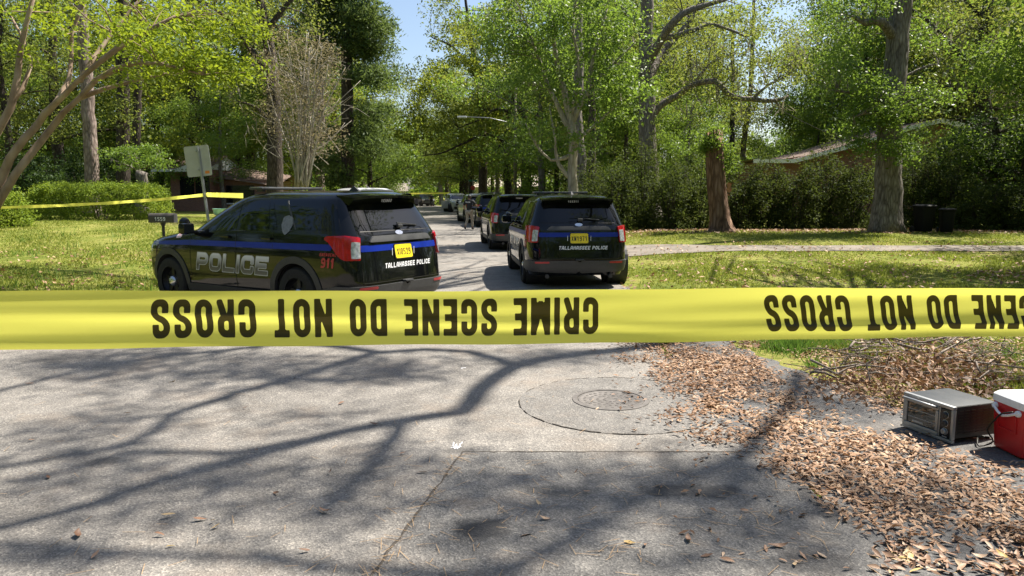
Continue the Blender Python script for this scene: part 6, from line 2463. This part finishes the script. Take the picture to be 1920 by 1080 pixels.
write(nm, '1559', .072, .55, .17, .2, lambda a, b_, o: (-.115 + a, -.0885 - o, zc - .05 + b_), .28, .09)
nm.obj('house_number', M['white_decal'], bo)

# utility pole with a street light on an arm
UY = 60
up_ = base_at(966, UY)
pole = thing('utility_pole', 'thin wooden utility pole with street light arm over the far road', 'utility pole', up_)
zt = at(964, 150, UY).z
MB().tube([(0, 0, -.2), (0, 0, zt - up_.z)], [.15, .1], 10).obj('post', M['wood_pole'], pole, True)
a0, a1 = at(964, 232, UY) - up_, at(872, 219, UY) - up_
MB().tube([a0, a0.lerp(a1, .5) + Vector((0, 0, .18)), a1], .035, 8).obj('arm', M['galv'], pole, True)
hd_ = MB().box(a1 + Vector((-.25, 0, -.02)), (.75, .3, .14), None, .05)
hd_.obj('lamp_head', M['fascia'], pole, 40)
MB().box(Vector((0, 0, zt - up_.z - .6)), (2.2, .1, .12), None, .01).obj('cross_arm', M['wood_pole'], pole)
UY2 = 52
u2 = base_at(449, UY2)
pole2 = thing('utility_pole', 'short dark post with a cross arm left of the pale twiggy tree', 'utility pole', u2)
MB().tube([(0, 0, -.2), (0, 0, at(449, 292, UY2).z - u2.z)], .14, 8).obj('post', M['bark_dark'], pole2, True)
MB().box(Vector((.1, -.02, at(449, 297, UY2).z - u2.z)), (1.1, .12, .12), None, .01).obj('cross_arm', M['wood_pole'], pole2)
wr = MB()


def wire(a, b, sag, r=.012):
    a, b = Vector(a), Vector(b)
    return MB().tube([a.lerp(b, i / 14) - Vector((0, 0, sag * 4 * (i / 14) * (1 - i / 14))) for i in range(15)], r, 5, False)


cb = [(at(449, 296, UY2), at(300, 296, 46), .1, 'overhead wire running left from the short dark post'), (at(449, 296, UY2), at(700, 270, 75), .3, 'overhead wire sagging right from the short dark post'),
      (at(964, 160, UY), at(1300, 120, 34), .4, 'overhead wire from the far pole toward the mossy oak'), (at(1400, 170, 34), at(1620, 275, 45), .2, 'service wire dropping to the low house behind the mossy oak limb'),
      (at(964, 170, UY), at(800, 265, 95), .3, 'overhead wire going left from the far pole over the road')]
for a, b_, s_, lab in cb:
    tag(wire(a, b_, s_).obj('overhead_wire', M['ink'], None, True), lab, 'wire')

# stop sign and street name at the far corner
SY = 80
ss = base_at(887, SY)
st_ = thing('stop_sign', 'tiny red stop sign with a green street name plate at the far corner', 'sign', ss)
zz = at(887, 352, SY).z - ss.z
MB().tube([(0, 0, -.1), (0, 0, zz + .9)], .03, 6).obj('post', M['galv'], st_)
oc = MB().lathe([(.0005, -.01), (.25, -.01), (.25, .01), (.0005, .01)], 8, 'y', (0, -.04, zz))
oc.obj('sign_panel', M['lamp_red'], st_)
MB().box((0, 0, zz + .75), (.9, .02, .2)).obj('name_plate', plain('sign_green', (.02, .16, .08), .5), st_)


def wheelie_bin(label, px, Y, rot):
    b = base_at(px, Y)
    r = thing('wheelie_bin', label, 'bin', b, rot, 'black bins by the thicket')
    bm_ = MB()
    lv2 = [(.06, .21, .24), (.10, .22, .25), (.9, .27, .33), (.92, .29, .35), (.96, .29, .35), (.96, .26, .32)]
    for z, hx, hy in lv2:
        for k in range(24):
            a = 2 * math.pi * k / 24
            ca, sa = math.cos(a), math.sin(a)
            bm_.v.append((hx * math.copysign(abs(ca) ** .35, ca), hy * math.copysign(abs(sa) ** .35, sa), z))
    for i in range(len(lv2) - 1):
        for k in range(24):
            bm_.f.append((i * 24 + k, i * 24 + (k + 1) % 24, (i + 1) * 24 + (k + 1) % 24, (i + 1) * 24 + k))
    bm_.f.append(tuple(reversed(range(24))))
    bm_.obj('bin_body', M['bin'], r, 35)
    ld = MB()
    for z, sc in ((.962, 1.06), (.985, 1.07), (1.02, .96), (1.045, .6)):
        for k in range(24):
            a = 2 * math.pi * k / 24
            ca, sa = math.cos(a), math.sin(a)
            ld.v.append((.29 * sc * math.copysign(abs(ca) ** .4, ca), .36 * sc * math.copysign(abs(sa) ** .4, sa), z))
    for i in range(3):
        for k in range(24):
            ld.f.append((i * 24 + k, i * 24 + (k + 1) % 24, (i + 1) * 24 + (k + 1) % 24, (i + 1) * 24 + k))
    ld.f.append(tuple(range(72, 96)))
    ld.obj('lid', M['bin'], r, 35)
    MB().tube([(-.25, .40, .93), (-.25, .46, .95), (.25, .46, .95), (.25, .40, .93)], .016, 8).obj('handle', M['bin'], r, True)
    for s in (-1, 1):
        MB().lathe([(.0005, -.03), (.12, -.03), (.125, 0), (.12, .03), (.0005, .03)], 18, 'x', (s * .27, .25, .125)).obj('wheel', M['rubber'], r, 40)
    return r


wheelie_bin('larger black wheelie bin left of its neighbour by the thicket', 1733, 27.4, .15)
wheelie_bin('smaller black wheelie bin to the right with a lower lid', 1776, 27.2, -.3).scale = (.84, .9, .88)

# ================================================================== HOUSES
def brick_wall_mat():
    m, t, b = new_mat('house_brick')
    tc = t.nodes.new('ShaderNodeTexCoord')
    bt = t.nodes.new('ShaderNodeTexBrick')
    bt.inputs['Scale'].default_value = 4.6
    bt.inputs['Color1'].default_value = (.2, .075, .05, 1)
    bt.inputs['Color2'].default_value = (.28, .12, .08, 1)
    bt.inputs['Mortar'].default_value = (.33, .28, .25, 1)
    bt.inputs['Mortar Size'].default_value = .02
    mp = t.nodes.new('ShaderNodeMapping')
    mp.inputs['Rotation'].default_value = (R(90), 0, 0)
    t.links.new(tc.outputs['Object'], mp.inputs[0])
    t.links.new(mp.outputs[0], bt.inputs['Vector'])
    n = noise(t, tc.outputs['Object'], 1.5, 4)
    t.links.new(mix(t, bt.outputs[0], (.12, .07, .05), math_node(t, 'MULTIPLY', n.outputs[0], .5)), b.inputs['Base Color'])
    setp(b, rough=.9)
    return m


M['brick'] = brick_wall_mat()
M['shingle'] = plain('roof_shingle', (.14, .095, .075), .9, var=.35, scale=9)
M['shingle_grey'] = plain('roof_shingle_grey', (.2, .17, .145), .9, var=.3, scale=6)
M['siding'] = plain('siding_cream', (.55, .5, .42), .8, var=.08)

# left: brick house behind hedge
HY = 46
hb0 = base_at(385, HY)
hs = thing('brick_house', 'low red brick house with brown roof and white gable behind the leaning sign', 'house', hb0)
A = lambda px, py, dy=0: at(px, py, HY + dy) - hb0
xl, xg, xr_ = A(300, 0).x, A(372, 0).x, A(470, 0).x
ze = A(0, 318).z
MB().box(((xl + xg) / 2, 3.0, ze / 2), (xg - xl, 6, ze)).obj('wall', M['brick'], hs)
MB().box(((xg + xr_) / 2, 4.4, ze / 2 - .3), (xr_ - xg, 5.6, ze - .6)).obj('wall', M['brick'], hs)
rfm = MB()
zr = A(0, 287).z
rfm.add([(xl - 1, -.5, ze), (xg + .25, -.5, ze), (xg + .25, 3, zr), (xl - 1, 3, zr), (xl - 1, 6.5, ze), (xg + .25, 6.5, ze)], [(0, 1, 2, 3), (3, 2, 5, 4)])
rfm.add([(xg - .2, 1.2, ze - .45), (xr_ + .8, 1.2, ze - 1.0), (xr_ + .8, 4.4, ze - .25), (xg - .2, 4.4, ze + .35), (xg - .2, 7.6, ze - .5), (xr_ + .8, 7.6, ze - 1.0)], [(0, 1, 2, 3), (3, 2, 5, 4)])
rfm.obj('roof', M['shingle'], hs)
gm_ = MB().add([(xg + .05, -.4, ze + .02), (xg + .05, 6.4, ze + .02), (xg + .05, 3, zr - .05)], [(0, 1, 2)])
gm_.obj('gable', M['fascia'], hs)
MB().box(((xl + xg) / 2 - .2, -.53, ze - .06), (xg - xl + 1.4, .05, .16)).obj('fascia_board', M['fascia'], hs)
tri = MB().add([(xg - 1.9, -.56, ze - .05), (xg + .3, -.56, ze - .05), (xg + .3, -.56, ze + .75)], [(0, 1, 2)])
tri.obj('gable_board', M['fascia'], hs)
for px in (332, 362):
    x = A(px, 0).x
    w_o = MB().box((x, -.02, ze - 1.05), (.85, .08, 1.3)).obj('window', M['window_dark'], hs)
for px in (402, 430):
    x = A(px, 0).x
    w_o = MB().box((x, 1.58, ze - 1.5), (.9, .08, 1.1)).obj('window', M['window_dark'], hs)
    MB().box((x, 1.54, ze - 2.1), (1.05, .1, .07)).obj('sill', M['fascia'], w_o)
# teal thing on the lawn by the house end
tl_ = thing('garden_tub', 'small pale teal tub on the lawn beside the brick house', 'tub', (*at(411, 383, 38)[:2], gz(at(411, 383, 38).x, 38)))
MB().lathe([(.0005, .02), (.26, .02), (.34, .32), (.36, .33), (.33, .33), (.25, .06), (.0005, .05)], 20).obj('bowl', plain('teal_plastic', (.3, .55, .5), .4), tl_, 40)

# right: low house with white fascia
H2 = 41
hb2 = base_at(1600, H2)
h2 = thing('low_house', 'low house with shallow brown roof and white fascia behind the thicket', 'house', hb2)
A2 = lambda px, py, dy=0: at(px, py, H2 + dy) - hb2
e = [A2(1413, 302), A2(1490, 302), A2(1612, 270), A2(1706, 240), A2(1765, 226), A2(1808, 236)]
D_ = Vector((0, 8, 0))
rf2 = MB()
for a, b_ in ((e[1], e[2]), (e[2], e[3]), (e[3], e[4])):
    up2 = Vector((0, 0, .13))
    rf2.add([tuple(a + up2), tuple(b_ + up2), tuple(b_ + D_ + up2), tuple(a + D_ + up2)], [(0, 1, 2, 3)])
rf2.add([tuple(e[4] + Vector((0, 0, .16))), tuple(e[5] + Vector((0, 0, .14))), tuple(e[5] + D_ + Vector((0, 0, .1))), tuple(e[4] + D_ + Vector((0, 0, .16)))], [(0, 1, 2, 3)])
rf2.add([tuple(e[0] + Vector((0, 0, .1))), tuple(e[1] + Vector((0, 0, .13))), tuple(e[1] + D_), tuple(e[0] + D_)], [(0, 1, 2, 3)])
rf2.add([tuple(e[1] + Vector((0, .03, .1))), tuple(e[2] + Vector((0, .03, .1))), tuple(e[2] + Vector((0, .3, .26))), tuple(e[1] + Vector((.6, .3, .20)))], [(0, 1, 2, 3)])
rf2.obj('roof', M['shingle'], h2)
for a, b_, w in ((e[0], e[1], .2), (e[1], e[2], .2), (e[2], e[3], .24), (e[3], e[4], .24), (e[4], e[5], .24)):
    fm = MB()
    t_ = Vector((0, 0, w / 2))
    y0 = Vector((0, -.05, 0))
    fm.add([tuple(a - t_ + y0), tuple(b_ - t_ + y0), tuple(b_ + t_ + y0), tuple(a + t_ + y0), tuple(a - t_ - y0), tuple(b_ - t_ - y0), tuple(b_ + t_ - y0), tuple(a + t_ - y0)], [(0, 1, 2, 3), (4, 7, 6, 5), (0, 4, 5, 1), (3, 2, 6, 7), (0, 3, 7, 4), (1, 5, 6, 2)])
    fm.obj('fascia_board', M['fascia'], h2)
wl = MB()
wl.add([(e[0].x + .5, .6, -.2), (e[4].x + 1.0, .6, -.2), (e[4].x + 1.0, .6, e[5].z - .2), (e[4].x, .6, e[4].z - .1), (e[2].x, .6, e[2].z - .1), (e[0].x + .5, .6, e[0].z - .1)], [(0, 1, 2, 3, 4, 5)])
wl.add([(e[0].x + .5, .6, -.2), (e[0].x + .5, 8, -.2), (e[0].x + .5, 8, e[0].z), (e[0].x + .5, .6, e[0].z)], [(0, 1, 2, 3)])
wl.add([(e[4].x + 1, .6, -.2), (e[4].x + 1, 8, -.2), (e[4].x + 1, 8, e[5].z - .2), (e[4].x + 1, .6, e[5].z - .2)], [(0, 1, 2, 3)])
wl.obj('wall', M['brick'], h2)
for px in (1640, 1700):
    x = A2(px, 0).x
    wo = MB().box((x, .56, 1.9), (1.1, .08, 1.2)).obj('window', M['window_dark'], h2)
    MB().box((x, .52, 1.27), (1.25, .1, .07)).obj('sill', M['fascia'], wo)


def far_house(label, px, Y, w, h, roofh, wall, roof, rot):
    b = base_at(px, Y)
    r = thing('distant_house', label, 'house', b, rot)
    MB().box((0, 0, h / 2), (w, 7, h)).obj('wall', wall, r)
    rm_ = MB().add([(-w / 2 - .5, -4, h - .1), (w / 2 + .5, -4, h - .1), (w / 2 + .5, 0, h + roofh), (-w / 2 - .5, 0, h + roofh), (-w / 2 - .5, 4, h - .1), (w / 2 + .5, 4, h - .1)], [(0, 1, 2, 3), (3, 2, 5, 4)])
    rm_.obj('roof', roof, r)
    for k in (-1, 1):
        wo = MB().box((k * w * .25, -3.52, h * .55), (1.2, .08, 1.1)).obj('window', M['window_dark'], r)
        MB().box((k * w * .25, -3.56, h * .55 - .6), (1.35, .1, .08)).obj('sill', M['fascia'], wo)
    return r


far_house('far house with a pale beige roof beyond the third black patrol car', 945, 112, 9, 2.4, 1.9, M['siding'], plain('roof_pale', (.5, .42, .36), .9), .1)
far_house('small far house with a brown roof left of the far road', 716, 104, 6, 2.2, 1.0, M['siding'], M['shingle_grey'], .2)

# ================================================================== TOASTER OVEN AND COOLER
OVM = plain('oven_steel', (.32, .33, .34), .38, .6, var=.06, scale=30)
OVB = plain('oven_black', (.012, .013, .015), .38, .2, var=.1, scale=20)
OVT = plain('oven_top', (.022, .027, .033), .5, 0, var=.1, scale=20)
fl_ = gp(1693, 803)
fr2 = gp(1786, 838)
d = (fr2 - fl_)
d.z = 0
W_, D2, H_ = d.length, .42, .275
ov = thing('toaster_oven', 'discarded black and steel toaster oven standing on leaves beside the red cooler', 'toaster oven', ((fl_.x + fr2.x) / 2, (fl_.y + fr2.y) / 2, .022), math.atan2(d.y, d.x), None)
ov.rotation_euler = (R(0), R(0), math.atan2(d.y, d.x))
# local frame: x along the front from left to right, y back into the oven, z up
MB().box((0, D2 / 2 + .012, H_ / 2 + .015), (W_ - .02, D2, H_ - .03), None, .014).obj('shell', OVB, ov, 40)
MB().box((0, D2 / 2 + .01, H_ - .004), (W_ - .03, D2 - .02, .012), None, .005).obj('top_panel', OVT, ov, 40)
# side louvres
for s in (-1, 1):
    sl_ = MB()
    for k in range(9):
        for q in range(6):
            sl_.box((s * (W_ / 2 - .009), .07 + q * .058, .07 + k * .021), (.004, .044, .006))
    lo_ = sl_.obj('vent_slot', M['ink'], ov)
    lo_['kind'] = 'stuff'
fx, fz = W_ / 2, H_
fb = MB()
for c_, s_ in (((0, 0, .012), (W_, .03, .024)), ((0, 0, fz - .010), (W_, .036, .026)), ((-fx + .011, 0, fz / 2), (.022, .03, fz - .05)), ((fx - .010, 0, fz / 2), (.020, .03, fz - .05)), ((fx - .118, 0, fz / 2), (.014, .03, fz - .05))):
    fb.box(c_, s_, None, .005)
fb.obj('front_frame', OVM, ov, 40)
dw = W_ - .022 - .125
dcx = -fx + .022 + dw / 2
dr_ = MB()
for c_, s_ in (((dcx, -.012, .040), (dw, .018, .03)), ((dcx, -.012, fz - .040), (dw, .018, .034)), ((dcx - dw / 2 + .012, -.012, fz / 2), (.024, .018, fz - .12)), ((dcx + dw / 2 - .012, -.012, fz / 2), (.024, .018, fz - .12))):
    dr_.box(c_, s_, None, .004)
do = dr_.obj('door', OVM, ov, 40)
MB().box((dcx, -.009, fz / 2), (dw - .045, .006, fz - .12)).obj('door_glass', plain('oven_glass', (.022, .026, .022), .05, 0, .8, .5, .4, 9), do)
rk_ = MB()
for z in (.105, .165):
    rk_.box((dcx, -.0135, z), (dw - .06, .003, .004))
rk_.box((dcx - .03, -.0135, .075), (.10, .003, .014))
rk_.obj('rack', M['galv'], do)
hn = MB().tube([(dcx - dw / 2 + .015, -.02, fz - .035), (dcx - dw / 2 + .02, -.055, fz - .025), (dcx, -.062, fz - .022), (dcx + dw / 2 - .02, -.055, fz - .025), (dcx + dw / 2 - .015, -.02, fz - .035)], .0095, 10)
hn.obj('handle', OVM, do, True)
cpn = MB().box((fx - .065, -.004, fz / 2), (.088, .018, fz - .06), None, .004)
cpo = cpn.obj('control_panel', plain('panel_black', (.01, .01, .011), .25), ov, 40)
for i, z in enumerate((.203, .140, .078)):
    kn = MB().lathe([(.021, -.013), (.021, -.03), (.017, -.034), (.0005, -.034)], 22, 'y', (fx - .065, 0, z))
    kn.box((fx - .065, -.036, z + .006), (.004, .004, .02))
    ko = kn.obj('knob', OVM if i == 2 else M['plastic'], cpo, 40)
    MB().lathe([(.0265, -.0135), (.0225, -.0145)], 22, 'y', (fx - .065, 0, z)).obj('knob_ring', M['galv'], ko)
for x in (-fx + .04, fx - .04):
    for y in (.04, D2 - .04):
        MB().lathe([(.014, -.012), (.016, .004)], 10, 'z', (x, y, .0)).obj('foot', M['rubber'], ov)
lab_ = MB().box((fx - .065, -.0135, .038), (.04, .002, .008))
lab_.obj('name_strip', M['galv'], cpo)

def grime(m, col=(.16, .12, .08), amt=.45, scale=9):
    t = m.node_tree
    b = t.nodes['Principled BSDF']
    src = b.inputs['Base Color'].links[0].from_socket
    tc = t.nodes.new('ShaderNodeTexCoord')
    n = noise(t, tc.outputs['Object'], scale, 7, .72)
    rr = ramp(t, [(.5, (0, 0, 0)), (.75, (1, 1, 1))])
    t.links.new(n.outputs[0], rr.inputs[0])
    f = math_node(t, 'MULTIPLY', rr.outputs[0], amt)
    t.links.new(mix(t, src, col, f), b.inputs['Base Color'])
    ro = math_node(t, 'ADD', math_node(t, 'MULTIPLY', n.outputs[0], .35), b.inputs['Roughness'].default_value - .1)
    t.links.new(ro, b.inputs['Roughness'])


for _m in (OVM, OVB, OVT):
    grime(_m, amt=.14)
RED = plain('cooler_red', (.50, .012, .014), .38, 0, .5, .1, .1, 5)
WHT = plain('cooler_white', (.78, .79, .8), .4, var=.04)
c0_ = gp(1851, 838)
c1_ = gp(1915, 870)
d = c1_ - c0_
d.z = 0
ang = math.atan2(d.y, d.x)
CW, CL, CH = .34, .60, .42
u_ = d.normalized()
co = thing('cooler', 'red cooler with white lid and handle cut off by the right frame edge', 'cooler', (c0_.x + u_.x * CW / 2, c0_.y + u_.y * CW / 2, .02), ang)
cbm = MB()
lvz = [(.0, .93), (.02, .96), (.30, 1.0), (CH - .10, 1.0)]


def rrect(hx, hy, r, n=6):
    out = []
    for cx_, cy_, a0 in ((hx, hy, 0), (-hx, hy, 90), (-hx, -hy, 180), (hx, -hy, 270)):
        for k in range(n + 1):
            a = R(a0 + 90 * k / n)
            out.append((cx_ - math.copysign(r, cx_) + r * math.cos(a), cy_ - math.copysign(r, cy_) + r * math.sin(a)))
    return out


def stack(mbx, levels, yc):
    n = None
    k0 = len(mbx.v)
    for z, hx, hy, r in levels:
        q = rrect(hx, hy, r)
        n = len(q)
        mbx.v += [(a, b_ + yc, z) for a, b_ in q]
    for i in range(len(levels) - 1):
        for k in range(n):
            mbx.f.append((k0 + i * n + k, k0 + i * n + (k + 1) % n, k0 + (i + 1) * n + (k + 1) % n, k0 + (i + 1) * n + k))
    mbx.f += [tuple(k0 + k for k in reversed(range(n))), tuple(k0 + (len(levels) - 1) * n + k for k in range(n))]


stack(cbm, [(.0, CW / 2 - .03, CL / 2 - .03, .03), (.012, CW / 2 - .018, CL / 2 - .018, .035), (.345, CW / 2, CL / 2, .04)], CL / 2)
cbo = cbm.obj('cooler_body', RED, co, 35)
lm_ = MB()
stack(lm_, [(.345, CW / 2 + .004, CL / 2 + .004, .042), (.36, CW / 2 + .006, CL / 2 + .006, .045), (.395, CW / 2 + .004, CL / 2 + .004, .045), (.415, CW / 2 - .015, CL / 2 - .015, .045), (.42, CW / 2 - .05, CL / 2 - .05, .04)], CL / 2)
lid_o = lm_.obj('lid', WHT, co, 35)
MB().box((0, CL / 2, .421), (.07, .22, .006), None, .002).obj('lid_logo_strip', M['plastic_grey'], lid_o)
grime(RED, (.2, .05, .04), .35, 14)
grime(WHT, (.4, .36, .3), .4, 11)
# recessed grip on the end, and the swing handle
gp_ = MB()
p = [(-.085, .17), (.085, .17), (.085, .275), (-.085, .275)]
sheet(gp_, lambda X, Y: np.maximum(poly_sdf(p, X, Y) - .012, -(poly_sdf(p, X, Y) + .004)), bb(p, .04), .012, lambda a, b_, o: (a, -.001 - o + .018 * (1 - b_ / .32), b_), .006, .008)
gp_.obj('grip_moulding', RED, cbo, 40)
hd2 = MB()
hd2.lathe([(.0005, -.022), (.02, -.02), (.023, -.01), (.023, .0)], 20, 'y', (-CW / 2 + .055, 0, .315))
hd2.lathe([(.0005, -.022), (.02, -.02), (.023, -.01), (.023, .0)], 20, 'y', (CW / 2 - .055, 0, .315))
pts = [(-CW / 2 + .055, -.02, .315), (-CW / 2 + .12, -.032, .285), (0, -.035, .27), (CW / 2 - .12, -.032, .285), (CW / 2 - .055, -.02, .315)]
hd2.tube(pts, [.010, .009, .009, .009, .010], 10)
hd2.obj('handle', WHT, co, 40)
# cord lying from the oven over the cooler
rt_ = Matrix.Translation(ov.location) @ Matrix.Rotation(ov.rotation_euler.z, 4, 'Z')
a = rt_ @ Vector((W_ / 2 + .02, D2 * .5, .03))
cb_ = Matrix.Translation(co.location) @ Matrix.Rotation(ang, 4, 'Z')
path = [(a, .006), (gp(1835, 836, .03), .006), (gp(1862, 828, .05), .006), (cb_ @ Vector((-.11, -.055, .13)), .006), (cb_ @ Vector((-.05, -.05, .22)), .006), (cb_ @ Vector((.02, -.055, .29)), .006), (cb_ @ Vector((.12, -.05, .33)), .006)]
sp2 = smooth_path(path, random.Random(1), .04, 0)
tag(MB().tube([p_ for p_, r in sp2], [r for p_, r in sp2], 8).obj('power_cord', M['ink'], None, True), 'black power cord trailing from the toaster oven across the red cooler', 'cord')
